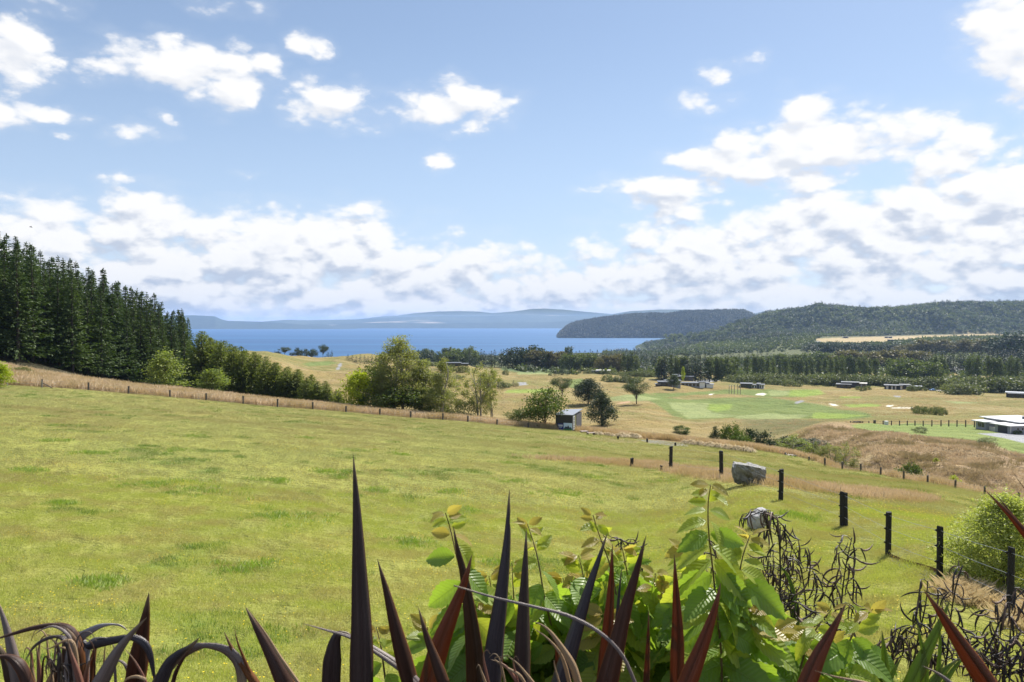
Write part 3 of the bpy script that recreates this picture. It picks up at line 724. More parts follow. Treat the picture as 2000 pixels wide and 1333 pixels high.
def tubes(paths, n=5):
    """paths: list of (points (k,3), radii (k,)) -> quads"""
    V = []; F = []; b = 0
    for P, R in paths:
        P = np.asarray(P, float); k = len(P)
        d = np.gradient(P, axis=0); d = unit(d)
        a = unit(np.cross(d, np.array([0.21, 0.37, 0.9]))); c = np.cross(d, a)
        th = np.arange(n) * 2 * np.pi / n
        ring = P[:, None] + (a[:, None] * np.cos(th)[None, :, None] + c[:, None] * np.sin(th)[None, :, None]) * np.asarray(R)[:, None, None]
        V.append(ring.reshape(-1, 3))
        i = np.arange(k - 1)[:, None] * n; j = np.arange(n)[None]; j2 = (j + 1) % n
        q = np.stack([i + j, i + j2, i + n + j2, i + n + j], -1).reshape(-1, 4) + b
        F.append(q); b += k * n
    return np.concatenate(V), np.concatenate(F), np.zeros(b) + 0.5
def conifer(rng, H=24.0, R=4.2, whorls=44, per=6, cardn=9, cl=0.75, cw=0.22, droop=0.28, bare=0.08, up=0.0, power=0.85, irregular=0.25):
    tr = [(np.array([[0, 0, -1.0], [0.1, 0, H * .3], [0, 0.1, H * .65], [0, 0, H]]), np.array([H * .016, H * .012, H * .007, 0.03]))]
    parts = []; br = []
    for i in range(whorls):
        u = (i + rng.random() * .7) / whorls
        h = H * (bare + (1 - bare) * u)
        Lb = R * (1 - u) ** power + 0.12
        for k in range(per):
            if rng.random() < 0.12: continue
            az = rng.random() * 2 * np.pi
            L = Lb * (1 + irregular * rng.normal())
            L = max(L, .3)
            d = np.array([math.cos(az), math.sin(az), 0.0])
            el = up - droop * (1 - u) + 0.25 * u + .1 * rng.normal()
            m = max(3, int(cardn * (0.35 + 0.65 * L / R)))
            s = np.sort(rng.random(m)) * 0.92 + 0.12
            P = np.array([0, 0, h]) + d * (L * s)[:, None] + np.array([0, 0, 1.0]) * (L * (el * s + 0.12 * s * s))[:, None]
            side = np.array([-d[1], d[0], 0]) * rng.choice([-1, 1], m)[:, None]
            D = unit(d * 0.9 + side * (0.25 + 0.9 * rng.random((m, 1))) * (1.1 - s)[:, None] * 1.3 + np.array([0, 0, -0.25]) + 0.25 * rng.normal(size=(m, 3)))
            N = unit(np.array([0, 0, 1.0]) + 0.5 * rng.normal(size=(m, 3)))
            parts.append(cards(P, D, N, cl * (0.6 + 0.7 * rng.random(m)) * (1.15 - .4 * s) * min(1.0, .42 + 1.1 * (1 - u)), cw * (0.7 + .6 * rng.random(m)) * min(1.0, .5 + 1.1 * (1 - u)), rng, 0.1))
            if k % 2 == 0 and u < .8: br.append((np.array([[0, 0, h], d * L * .8 + np.array([0, 0, h + L * .8 * el])]), np.array([0.05, 0.012])))
    m = 16; hz_ = H * (.93 + .07 * rng.random(m)); aa = rng.random(m) * 6.28
    P = np.stack([0 * hz_, 0 * hz_, hz_], -1); D = unit(np.stack([np.cos(aa) * .45, np.sin(aa) * .45, 0 * aa + 1.0], -1))
    parts.append(cards(P, D, rdir(m, rng), cl * .55, cw * .5, rng, .1))
    V, F, r = merge(parts)
    # top leader
    tv, tf, trr = tubes(tr + br[::3], 5)
    return (V, F, r), (tv, tf, trr)
def broad(rng, H, W, trunk=0.25, ncl=60, per=60, leaf=0.2, spread=0.16, shape='round', limbs=9, hang=0.0, lw=0.55, stems=1, low=0.0, hollow=0.35):
    """trunk, limbs and clumps of leaves spread through an uneven crown"""
    cz = H * (trunk + (1 - trunk) / 2); rz = H * (1 - trunk) / 2
    cl = []
    tries = 0
    lob = rng.random(7) * 6.28
    while len(cl) < ncl and tries < ncl * 40:
        tries += 1
        q = rng.normal(size=3); q = q / np.linalg.norm(q) * (hollow + (1 - hollow) * rng.random() ** 0.6)
        az = math.atan2(q[1], q[0])
        k = 1 + 0.14 * math.sin(2 * az + lob[0] + 3 * q[2]) + 0.12 * math.sin(3 * az + lob[1] - 4 * q[2])
        if shape == 'round': rr = W / 2 * k
        elif shape == 'cone': rr = W / 2 * k * min(1, (1.05 - q[2]) * 0.62 + .08)
        elif shape == 'poplar': rr = W / 2 * k * (0.75 + 0.25 * math.cos(q[2] * 1.6))
        elif shape == 'dome': rr = W / 2 * k * (1.0 if q[2] < .2 else 1.0)
        elif shape == 'umbrella': rr = W / 2 * k * (0.55 + 0.45 * (q[2] > -.3))
        else: rr = W / 2 * k
        z = cz + q[2] * rz
        cl.append((q[0] * rr, q[1] * rr, z))
    cl = np.array(cl)
    parts = []; paths = []
    sp = W * spread
    for c in cl:
        m = max(4, int(per * (0.6 + .8 * rng.random())))
        off = rng.normal(size=(m, 3)) * np.array([1, 1, .75]) * sp * (0.7 + .6 * rng.random())
        if hang > 0:
            off[:, 2] = -np.abs(rng.random(m)) * hang * H * (0.3 + .7 * rng.random()) + 0.2 * off[:, 2]
            off[:, :2] *= 0.55
        P = c + off
        D = rdir(m, rng) + unit(off + 1e-6) * .5; D[:, 2] -= 0.35 + hang; D = unit(D)
        N = rdir(m, rng) + np.array([0, 0, .5])
        parts.append(cards(P, D, unit(N), leaf * (.65 + .7 * rng.random(m)), leaf * lw * (.7 + .6 * rng.random(m)), rng))
    V, F, r = merge(parts)
    keep = (V.reshape(-1, 4, 3)[:, 0, 2] > low)
    V = V.reshape(-1, 4, 3)[keep].reshape(-1, 3); r = r.reshape(-1, 4)[keep].ravel(); F = np.arange(len(V)).reshape(-1, 4)
    for s_ in range(stems):
        bx, by = (rng.normal(size=2) * W * .06 if stems > 1 else (0, 0))
        tx, ty = rng.normal(size=2) * W * (.05 if stems == 1 else .07)
        tr = [np.array([bx, by, -0.4]), np.array([bx + (tx - bx) * .3, by + (ty - by) * .3, H * .35]), np.array([tx, ty, H * .65]), np.array([tx * 1.2, ty * 1.2, H * (.93 if stems == 1 else .80)])]
        r0 = max(0.035, H * .018) / (stems ** .4)
        paths.append((np.array(tr), np.array([r0, r0 * .75, r0 * .45, r0 * .12])))
        pick = rng.permutation(len(cl))[:limbs * 2 if stems == 1 else limbs]
        for i in pick:
            c = cl[i]; s = rng.random() * .35 + .5
            h0 = max(H * .12, c[2] - (0.25 + .3 * rng.random()) * W)
            h0 = min(h0, H * .85)
            u = h0 / H
            base = np.array([bx + (tx - bx) * min(1, u * 1.4), by + (ty - by) * min(1, u * 1.4), h0])
            mid = (base + c) / 2 + np.array([0, 0, .04 * H])
            paths.append((np.array([base, mid, c]), np.array([r0 * .4, r0 * .25, r0 * .08])))
    return (V, F, r), tubes(paths, 5)
def blob_tree(rng, H, W, n=60, kind='round'):
    """small far tree: tufts over a crown"""
    q = rdir(n, rng); q[:, 2] = q[:, 2] * .5 + .5
    if kind == 'cone':
        z = rng.random(n) ** 1.2; a = rng.random(n) * 6.28; rr = (1 - z) * W / 2 * (0.6 + .5 * rng.random(n)) + .05 * W
        P = np.stack([rr * np.cos(a), rr * np.sin(a), z * H * .95], -1)
        D = unit(np.stack([np.cos(a), np.sin(a), -0.3 + 0 * a], -1) + .3 * rng.normal(size=(n, 3))); L = W * .36
    else:
        P = q * np.array([W / 2, W / 2, H]) * (0.55 + .45 * rng.random((n, 1))) * .8
        D = unit(q + .8 * rng.normal(size=(n, 3))); L = W * .42
    N = unit(q + np.array([0, 0, .6]) + .4 * rng.normal(size=(n, 3)))
    return cards(P, D, N, L * (.6 + .8 * rng.random(n)), L * .75, rng)

# ------------------------------------------------------------------ foliage materials
M_BARK = plain('bark', (0.12, 0.09, 0.065), .95, scale=2.0, bump=.5)
M_BARK_PALE = plain('pale_bark', (0.30, 0.27, 0.22), .9, scale=2.0, bump=.3)
M_BARK_DARK = plain('dark_bark', (0.07, 0.055, 0.045), .95, scale=2.0)
M_FIR = leafmat('fir_needles', (0.030, 0.060, 0.018), (0.095, 0.135, 0.036), .25, pos=0.05, rough=.6)
M_LARCH = leafmat('larch_needles', (0.105, 0.140, 0.026), (0.20, 0.22, 0.045), .4, pos=0.12)
M_BIRCH = leafmat('birch_leaves', (0.16, 0.185, 0.060), (0.32, 0.32, 0.135), .42, pos=0.15)
M_YELLOWG = leafmat('yellow_green_leaves', (0.24, 0.30, 0.02), (0.42, 0.46, 0.04), .45, pos=0.3)
M_GREEN = leafmat('green_leaves', (0.055, 0.090, 0.020), (0.13, 0.17, 0.04), .38, pos=0.3)
M_LGREEN = leafmat('light_green_leaves', (0.15, 0.20, 0.055), (0.30, 0.34, 0.09), .42, pos=0.3)
M_DPINE = leafmat('dark_pine_needles', (0.022, 0.042, 0.020), (0.060, 0.085, 0.034), .2, pos=0.1)
M_PINE = leafmat('pine_needles', (0.038, 0.060, 0.022), (0.10, 0.125, 0.045), .25, pos=0.1)
M_POPLAR = leafmat('poplar_leaves', (0.065, 0.092, 0.030), (0.17, 0.20, 0.065), .32, pos=0.05)
M_OLIVE = leafmat('scrub_leaves', (0.075, 0.098, 0.042), (0.22, 0.235, 0.105), .28, pos=0.08)
M_BROWNT = leafmat('brownish_leaves', (0.12, 0.105, 0.055), (0.20, 0.175, 0.09), .3, pos=0.06)
M_FAR = leafmat('far_wood_leaves', (0.055, 0.080, 0.034), (0.135, 0.16, 0.07), .25, pos=0.006, cc=(0.16, 0.185, 0.075), wscale=0.004)
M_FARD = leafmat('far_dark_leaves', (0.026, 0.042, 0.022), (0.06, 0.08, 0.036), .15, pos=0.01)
M_HEADT = leafmat('headland_leaves', (0.028, 0.040, 0.024), (0.065, 0.075, 0.040), .18, pos=0.004, cc=(0.085, 0.09, 0.045), wscale=0.003)
def am(name, arr, mat, smooth=False): return mk_mesh(name, arr[0], arr[1], mat, rnd=arr[2], smooth=smooth)
def kinds(name, gen, n, lm, bm, base=100):
    out = []
    for i in range(n):
        rng = np.random.default_rng(base + i * 7 + len(name))
        a, b = gen(rng)
        out.append((am('crown', a, lm), am('trunk', b, bm, True), float(a[0][:, 2].max())))
    return out
K = {}
K['fir'] = kinds('fir', lambda r: conifer(r, 24, 4.9, 56, 8, 13, cl=1.05, cw=0.33, droop=.22, power=.98), 5, M_FIR, M_BARK_DARK)
K['larch'] = kinds('larch', lambda r: conifer(r, 14, 3.5, 44, 9, 13, cl=.85, cw=.30, droop=.0, up=.25, power=.60, irregular=.2), 4, M_LARCH, M_BARK)
K['birch'] = kinds('birch', lambda r: broad(r, 12, 6.5, .12, 105, 100, .22, .08, 'cone', 10, hang=.13, lw=.5, stems=2, low=.6), 3, M_BIRCH, M_BARK_PALE)
K['airy'] = kinds('airy', lambda r: broad(r, 10, 5.0, .18, 78, 58, .20, .07, 'poplar', 8, hang=.13, lw=.5, stems=2), 3, M_BIRCH, M_BARK_PALE)
K['leafy'] = kinds('leafy', lambda r: broad(r, 7, 6.0, .2, 60, 62, .30, .09, 'round', 9, lw=.7), 3, M_GREEN, M_BARK)
K['lleafy'] = kinds('lleafy', lambda r: broad(r, 7, 4.6, .08, 55, 60, .26, .09, 'cone', 9, lw=.7), 3, M_LGREEN, M_BARK)
K['yleafy'] = kinds('yleafy', lambda r: broad(r, 8, 5.0, .05, 55, 70, .30, .09, 'cone', 9, lw=.7), 2, M_YELLOWG, M_BARK)
K['dcone'] = kinds('dcone', lambda r: broad(r, 10, 8.0, .04, 90, 70, .5, .07, 'cone', 8, lw=.35, hollow=.5), 3, M_DPINE, M_BARK_DARK)
K['stone'] = kinds('stone', lambda r: broad(r, 12, 10.5, .42, 46, 110, .5, .065, 'umbrella', 12, lw=.35, hollow=.5), 3, M_PINE, M_BARK_DARK)
K['pinec'] = kinds('pinec', lambda r: broad(r, 12, 6.5, .14, 50, 60, .55, .08, 'cone', 9, lw=.35), 2, M_PINE, M_BARK_DARK)
K['poplar'] = kinds('poplar', lambda r: broad(r, 20, 5.5, .06, 55, 30, .85, .10, 'poplar', 6, lw=.6), 4, M_POPLAR, M_BARK)
K['midpine'] = kinds('midpine', lambda r: conifer(r, 22, 4.6, 22, 6, 5, cl=1.9, cw=.7, droop=.1, power=.7), 3, M_DPINE, M_BARK_DARK)
K['midround'] = kinds('midround', lambda r: broad(r, 14, 13, .05, 50, 26, 1.2, .08, 'round', 6, lw=.7, hollow=.55), 3, M_POPLAR, M_BARK)
K['midbrown'] = kinds('midbrown', lambda r: broad(r, 14, 11, .05, 44, 26, 1.2, .08, 'round', 6, lw=.7, hollow=.55), 3, M_BROWNT, M_BARK)
K['middark'] = kinds('middark', lambda r: broad(r, 12, 11, .04, 44, 28, 1.0, .08, 'round', 6, lw=.6, hollow=.55), 3, M_DPINE, M_BARK_DARK)
K['scrub'] = kinds('scrub', lambda r: broad(r, 5, 9, -.1, 40, 30, .6, .07, 'dome', 5, lw=.7, hollow=.6), 4, M_OLIVE, M_BARK)
K['bush'] = kinds('bush', lambda r: broad(r, 4, 4.6, -.05, 60, 60, .26, .07, 'round', 5, lw=.6, hollow=.6), 3, M_GREEN, M_BARK)
K['dbush'] = kinds('dbush', lambda r: broad(r, 5, 5.6, -.05, 70, 60, .3, .06, 'round', 5, lw=.6, hollow=.6), 3, M_DPINE, M_BARK_DARK)
K['obush'] = kinds('obush', lambda r: broad(r, 4, 5, -.05, 50, 50, .28, .08, 'round', 5, lw=.6, hollow=.6), 3, M_OLIVE, M_BARK)
def plant(name, cat, kind, pos, H, label, group=None, Wk=1.0, var=None, sink=0.0, lm=None):
    v = K[kind][(var if var is not None else random.randrange(99)) % len(K[kind])]
    s = H / v[2]
    t = thing(name, label, cat, (pos[0], pos[1], pos[2] - sink), random.random() * 6.28, group)
    t.scale = (s * Wk, s * Wk, s)
    c = link('crown', v[0], t); link('trunk', v[1], t)
    if lm is not None:
        c.data = v[0].copy(); c.data.materials[0] = lm
    return t
ORD = ['first', 'second', 'third', 'fourth', 'fifth', 'sixth', 'seventh', 'eighth', 'ninth', 'tenth', 'eleventh', 'twelfth', 'thirteenth', 'fourteenth', 'fifteenth', 'sixteenth', 'seventeenth', 'eighteenth', 'nineteenth', 'twentieth']
TENS = {20: 'twenty', 30: 'thirty', 40: 'forty', 50: 'fifty', 60: 'sixty'}
def ordn(i):
    if i < 20: return ORD[i]
    j = i + 1; t = j // 10 * 10; u = j % 10
    return (TENS[t][:-1] + 'ieth') if u == 0 else TENS[t] + '-' + ORD[u - 1]

# ---- fir plantation on the left: front row trees one can tell apart, more behind
FT = np.array([(-250, 400), (-120, 425), (0, 455), (60, 478), (110, 505), (180, 520), (240, 548), (300, 578), (350, 600), (372, 612), (390, 640)], float)
FY = np.array([(-250, 150), (0, 152), (100, 160), (200, 176), (300, 198), (372, 222)], float)
i = 0
px = -14.0
while px < 378:
    Y = np.interp(px, FY[:, 0], FY[:, 1]) + random.uniform(-3, 3)
    p_ = at(px, Y)
    H = top_h(px, np.interp(px, FT[:, 0], FT[:, 1]) + random.uniform(6, 46), p_)
    H = float(np.clip(H, 12, 31))
    plant('fir_tree', 'tree', 'fir', p_, H, '%s fir from the left in the front row of the plantation' % ordn(i), 'firs in the plantation', Wk=random.uniform(.85, 1.1), sink=.3)
    i += 1
    px += 1500 / Y * random.uniform(2.4, 3.4)
for row in range(1, 6):
    px = -30.0 + 7 * row
    while px < 385 - row * 4:
        Y = np.interp(px, FY[:, 0], FY[:, 1]) + row * 6.5 + random.uniform(-2, 2)
        p_ = at(px, Y)
        H = top_h(px, np.interp(px, FT[:, 0], FT[:, 1]) + random.uniform(-12, 20), p_)
        H = float(np.clip(H, 12, 29 if row < 3 else 26))
        plant('fir_tree', 'tree', 'fir', p_, H, 'dark fir standing behind the front row of the plantation', 'firs deeper in the plantation', Wk=random.uniform(.85, 1.1), sink=.3)
        px += 1500 / Y * random.uniform(2.6, 3.8)
# ---- larches running down to the right of the firs
LT_ = np.array([(385, 632), (400, 650), (430, 660), (450, 668), (500, 688), (560, 715), (600, 728), (640, 746), (680, 772), (700, 785)], float)
LYY = np.array([(385, 185), (450, 180), (560, 172), (640, 164), (700, 158)], float)
i = 0; px = 394.0
while px < 690:
    Y = np.interp(px, LYY[:, 0], LYY[:, 1]) + random.uniform(-3, 3)
    p_ = at(px, Y)
    H = float(np.clip(top_h(px, np.interp(px, LT_[:, 0], LT_[:, 1]) + random.uniform(-3, 7), p_), 3, 22))
    plant('larch_tree', 'tree', 'larch', p_, H, '%s yellow-green larch from the left in the row sloping down' % ordn(i), 'larches in the sloping row', Wk=random.uniform(1.0, 1.3) * (1.0 if H > 9 else 1.25), sink=.3)
    i += 1; px += 1500 / Y * random.uniform(2.0, 2.9)
for row in (1, 2):
    px = 388.0 + 8 * row
    while px < 672:
        Y = np.interp(px, LYY[:, 0], LYY[:, 1]) + row * 5
        p_ = at(px, Y)
        H = float(np.clip(top_h(px, np.interp(px, LT_[:, 0], LT_[:, 1]) + random.uniform(-5, 4), p_), 3, 22))
        plant('larch_tree', 'tree', 'larch', p_, H, 'larch half hidden behind the front larches of the row', 'larches behind the sloping row', Wk=1.1, sink=.3)
        px += 1500 / Y * random.uniform(2.4, 3.2)
def spot(name, cat, kind, px, pyb, pyt, label, Y=None, wpx=None, **kw):
    """a plant whose foot shows at (px, pyb) and whose top shows at row pyt; wpx: its width in the photo"""
    p_ = at(px, Y) if Y is not None else hit(px, pyb, 100 if pyb < 870 else 12)
    H = max(.4, top_h(px, pyt, p_))
    Wk = 1.0
    if wpx:
        v = K[kind][(kw.get('var') or 0) % len(K[kind])]
        ww = wpx / F_PX * p_[1]; me = v[0]
        xs = np.empty(len(me.vertices) * 3, np.float32); me.vertices.foreach_get('co', xs); xs = xs.reshape(-1, 3)
        w0 = np.percentile(xs[:, 0], 98) - np.percentile(xs[:, 0], 2)
        Wk = ww / (w0 * H / v[2])
        kw.setdefault('var', 0)
    return plant(name, cat, kind, p_, H, label, Wk=Wk, **kw)
spot('young_tree', 'tree', 'lleafy', 325, 757, 676, 'light green conical tree in front of the dark firs', Y=140, wpx=62, var=0)
spot('young_tree', 'tree', 'lleafy', 414, 768, 716, 'rounded light green tree where the firs meet the larches', Y=140, wpx=54, var=1)
spot('leafy_bush', 'bush', 'yleafy', -4, 755, 703, 'bright green bush at the left end of the fence', Y=112, wpx=42, var=0)
spot('broom_bush', 'bush', 'bush', 38, 735, 716, 'low green scrub on the bank below the first firs', Y=133, wpx=40, var=1)
spot('broom_bush', 'bush', 'bush', 72, 742, 727, 'small green scrub right of the larger scrub below firs', Y=133, wpx=36, var=2)
# ---- the group of birches and others in the middle
spot('yellow_green_tree', 'tree', 'yleafy', 702, 806, 718, 'bright yellow-green tree at the left of the birch clump', Y=136, wpx=58, var=1)
spot('leafy_tree', 'tree', 'leafy', 733, 806, 700, 'dark green leafy tree behind the yellow-green tree', Y=142, wpx=62, var=0)
spot('birch_tree', 'tree', 'birch', 778, 812, 652, 'tallest birch, feathery, in the middle clump of trees', Y=138, wpx=92, var=0)
spot('birch_tree', 'tree', 'birch', 825, 814, 700, 'broad birch just right of the tallest birch', Y=140, wpx=96, var=1)
spot('birch_tree', 'tree', 'birch', 866, 818, 697, 'slim pale birch at the right edge of the clump', Y=134, wpx=54, var=2)
spot('leafy_tree', 'tree', 'leafy', 770, 810, 745, 'low dark tree filling the foot of the birch clump', Y=137, wpx=110, var=2)
spot('birch_tree', 'tree', 'birch', 745, 810, 725, 'grey-green birch between dark leafy tree and tallest birch', Y=136, wpx=60, var=2)
spot('leafy_tree', 'tree', 'leafy', 835, 814, 752, 'low dark green tree under the broad birch', Y=137, wpx=80, var=1)
spot('thin_bush', 'bush', 'obush', 897, 820, 777, 'thin brownish bush right of the birch clump', Y=137, wpx=60, var=0)
spot('airy_tree', 'tree', 'airy', 936, 823, 704, 'see-through pale tree left of its twin stem', Y=138, wpx=62, var=0)
spot('airy_tree', 'tree', 'airy', 957, 823, 715, 'second see-through tree with bare pale stems', Y=140, wpx=46, var=1)
spot('small_leafy_tree', 'tree', 'leafy', 1012, 826, 795, 'small leafy bush left of the round green tree', Y=131, wpx=44, var=1)
spot('leafy_tree', 'tree', 'leafy', 1064, 834, 751, 'round green tree beside the black cabin', Y=130, wpx=70, var=2)
# ---- pines on the golf course
spot('pine_tree', 'tree', 'stone', 1098, 779, 734, 'round pine left of the dark pair on golf course', wpx=40, var=0)
spot('pine_tree', 'tree', 'dcone', 1149, 790, 735, 'broad dark pine behind the black cabin', wpx=50, var=0)
spot('pine_tree', 'tree', 'dcone', 1176, 832, 761, 'pointed dark pine right of the black cabin', wpx=52, var=1)
spot('pine_tree', 'tree', 'stone', 1243, 790, 739, 'umbrella pine with a bare leaning trunk on knoll', wpx=52, var=1)
spot('pine_tree', 'tree', 'pinec', 1316, 761, 729, 'lone slender pine in front of the dark houses', wpx=20, var=0)
# ---- bushes of the gully
spot('gully_bush', 'bush', 'bush', 1331, 847, 829, 'solitary dark green bush in the dry grass', wpx=28, var=0)
spot('young_conifer', 'tree', 'pinec', 1397, 858, 831, 'small pointed conifer left of the large round bushes', Y=160, wpx=22, var=1)
spot('gully_bush', 'bush', 'bush', 1430, 866, 822, 'tall green rounded bush right of the small conifer', Y=160, wpx=46, var=1)
spot('gully_bush', 'bush', 'bush', 1448, 872, 845, 'lower green bush against the tall rounded one', Y=155, wpx=40, var=2)
spot('gully_bush', 'bush', 'dbush', 1477, 884, 835, 'dark round bush above the white car', Y=160, wpx=50, var=0)
spot('gully_bush', 'bush', 'dbush', 1543, 884, 850, 'dark bush in gully shade behind the pale young trees', Y=170, wpx=60, var=1)
spot('gully_bush', 'bush', 'obush', 1515, 882, 846, 'dull olive bush between the dark round bushes', Y=172, wpx=50, var=2)
spot('gully_bush', 'bush', 'dbush', 1585, 880, 855, 'low dark bush at the foot of the brown bank', Y=165, wpx=50, var=2)
for k, (px, pyb, pyt, wp, lb) in enumerate([(1551, 893, 846, 50, 'largest pale young tree by the white car'), (1590, 897, 862, 40, 'pale young tree second of the row behind posts'), (1623, 899, 866, 36, 'pale young tree third of the row behind posts'), (1653, 902, 862, 46, 'pale young tree at right end of the row'), (1606, 897, 872, 34, 'small pale tree squeezed between two taller ones')]):
    spot('young_tree', 'tree', 'airy', px, pyb, pyt, lb, Y=129 + 2 * (k % 2), wpx=wp, var=k, lm=M_LGREEN if k == 0 else None)
spot('green_bush', 'bush', 'bush', 1777, 928, 897, 'dark green spreading bush below the brown bank', Y=101, wpx=44, var=0)
spot('green_bush', 'bush', 'yleafy', 1862, 943, 927, 'small bright green bush below the brown bank', Y=97, wpx=28, var=0)
spot('green_bush', 'bush', 'yleafy', 1828, 905, 894, 'tiny bright green bush halfway up the brown bank', wpx=9, var=1)
spot('grey_shrub', 'shrub', 'obush', 1930, 868, 853, 'grey-green shrub at the crest below the white house', wpx=36, var=1)
spot('grey_shrub', 'shrub', 'obush', 1798, 846, 832, 'sprawling shrub on the lawn above the brown bank', wpx=26, var=0)
# ---- knoll between the birches and the larches, and the one behind the sparse trees
for k, (px, b, t_, wp, kd, lb) in enumerate([
  (537, 691, 684, 4, 'midpine', 'tiny pointed tree, first on the skyline by the lake'), (543, 693, 686, 9, 'middark', 'little round tree beside the skyline pointed tree'),
  (556, 694, 677, 19, 'stone', 'flat-topped pine first of the lakeside pine group'), (570, 695, 688, 9, 'middark', 'low dark tree between the lakeside pines'),
  (581, 697, 678, 14, 'middark', 'dark pine second of the lakeside group'), (596, 698, 681, 22, 'middark', 'wide dark pine in the middle of lakeside group'),
  (611, 700, 680, 20, 'middark', 'rounded dark pine left of the tallest lakeside pine'), (631, 702, 671, 20, 'stone', 'tallest lakeside pine with lopsided crown'),
  (641, 701, 688, 12, 'midpine', 'pointed pine right of the tallest lakeside pine'), (648, 692, 683, 6, 'midpine', 'small pointed tree right end of lakeside pines')]):
    spot('lakeside_pine', 'tree', kd, px, b, t_, lb, Y=640 + 5 * k, wpx=wp, var=k)
for k, px in enumerate([680, 688, 696, 704, 712, 719, 727, 735, 741]):
    spot('young_conifer', 'tree', 'midpine', px, 706, 692 + (k % 3) * 2, '%s small conifer from the left on the brown knoll' % ordn(k), Y=585 - 4 * k, wpx=9 + k % 3, group='small conifers on the knoll', var=k)
GBL = ['scrubby bush showing between birch clump and see-through trees', 'widest scrub patch on the green slope right of see-through trees', 'low scrub at the foot of the green slope', 'scrub patch high on the slope behind see-through trees',
 'larger of two little conifers at the foot of the green slope', 'smaller of two little conifers at the foot of the green slope', 'tiny reddish-brown conifer left of the pair below green slope', 'tiny conifer just right of the slim pale birch', 'little conifer beside the tiny one right of slim pale birch',
 'lone round bush on the dark green fairway edge', 'little pointed conifer first of three above the round pine', 'round bush in the middle of three above the round pine', 'narrow conifer last of three above the round pine', 'lowest bush left of the three above the round pine']
for k, (px, b, t_, wp, kd) in enumerate([(896, 741, 731, 20, 'scrub'), (974, 758, 740, 34, 'scrub'), (990, 757, 747, 20, 'scrub'), (950, 752, 735, 36, 'scrub'), (1003, 756, 743, 10, 'midpine'), (1010, 755, 747, 8, 'midpine'), (981, 757, 750, 6, 'midpine'), (886, 757, 750, 6, 'midpine'), (893, 757, 748, 7, 'midpine'), (988, 733, 719, 13, 'scrub'), (1084, 735, 718, 9, 'midpine'), (1099, 733, 720, 12, 'middark'), (1109, 733, 720, 6, 'midpine'), (1075, 734, 727, 8, 'scrub')]):
    spot('golf_course_bush', 'bush', kd, px, b, t_, GBL[k], wpx=wp, group='shrubs on the golf slopes', var=k)
# ------------------------------------------------------------------ tree belts across the valley
def belt(name, cat, kind, px0, px1, Y0, Y1, top0, top1, n, group, lab, wk=(0.9, 1.15), jit=3.0, mat=None, base=None):
    for k in range(n):
        u = (k + .5) / n
        px = px0 + (px1 - px0) * u + random.uniform(-.35, .35) * (px1 - px0) / n
        Y = Y0 + (Y1 - Y0) * u + random.uniform(-6, 6)
        p_ = at(px, Y)
        H = max(1.5, top_h(px, top0 + (top1 - top0) * u + random.uniform(-jit, jit), p_))
        plant(name, cat, kind, p_, H, (lab % ordn(k)) if '%s' in lab else lab, group, Wk=random.uniform(*wk), sink=.3)
# far left part, left of the headland, seen above the brown knolls
belt('belt_tree', 'tree', 'middark', 742, 850, 900, 1000, 686, 684, 8, 'dark trees left of centre by the lake', '%s dark rounded tree from the left beyond the birch tops', (1.0, 1.4))
belt('belt_tree', 'tree', 'poplar', 815, 850, 1010, 1010, 682, 681, 4, 'dark trees left of centre by the lake', '%s slim tree beyond the birches near the shore', (1.3, 1.6))
belt('belt_tree', 'tree', 'midround', 852, 930, 880, 900, 684, 681, 6, 'grey-green trees by the lake', '%s grey-green rounded tree behind the knoll houses', (.8, 1.2), 4)
belt('belt_tree', 'tree', 'poplar', 862, 925, 960, 960, 679, 677, 6, 'grey-green trees by the lake', '%s slim grey-green tree near the shore left of centre', (1.4, 1.9), 3)
belt('belt_pine', 'tree', 'midpine', 915, 1000, 800, 800, 683, 680, 9, 'dark pines left of the cabin', '%s dark pine from the left in the belt beyond the sparse trees', (1.0, 1.4), 4)
belt('belt_tree', 'tree', 'middark', 995, 1062, 780, 770, 680, 674, 6, 'dark pines left of the cabin', '%s dark crown in the belt above the round green tree', (1.2, 1.6), 4)
belt('belt_tree', 'tree', 'midbrown', 1040, 1100, 760, 770, 678, 686, 6, 'brownish trees in the belt', '%s brownish crown in the belt above the cabin', (1.1, 1.4), 3)
belt('belt_tree', 'tree', 'poplar', 1101, 1118, 900, 900, 675, 675, 3, 'slim poplars against the lake', '%s slim poplar rising in front of the lake', (.6, .8), 2)
belt('belt_tree', 'tree', 'midround', 1105, 1160, 740, 735, 688, 690, 6, 'green trees of the belt middle', '%s green crown in the belt right of the lakeside poplars', (1.0, 1.3), 3)
belt('belt_tree', 'tree', 'midbrown', 1165, 1215, 715, 715, 692, 692, 5, 'brownish trees in the belt middle', '%s brownish crown in the middle of the belt', (.9, 1.1), 3)
belt('belt_poplar', 'tree', 'poplar', 1217, 1245, 700, 700, 690, 689, 4, 'poplars left of the pale-roofed house', '%s poplar left of the pale-roofed house', (.9, 1.1), 3)
belt('belt_pine', 'tree', 'midpine', 1120, 1500, 860, 900, 683, 684, 44, 'straight row of pines behind the belt', '%s pine from the left in the straight dark row', (.9, 1.2), 2)
belt('belt_pine', 'tree', 'midpine', 1288, 1306, 590, 590, 692, 690, 3, 'tall dark pines by the dark houses', '%s tall dark pine left of the yellow shrub', (1.3, 1.5), 3)
belt('belt_poplar', 'tree', 'poplar', 1285, 1342, 600, 600, 690, 694, 6, 'poplars mixed with the dark pines', '%s poplar among the tall dark pines', (1.0, 1.3), 4)
belt('belt_pine', 'tree', 'midpine', 1340, 1380, 590, 600, 695, 690, 6, 'tall dark pines by the dark houses right', '%s tall dark pine right of the yellow shrub', (1.2, 1.5), 3)
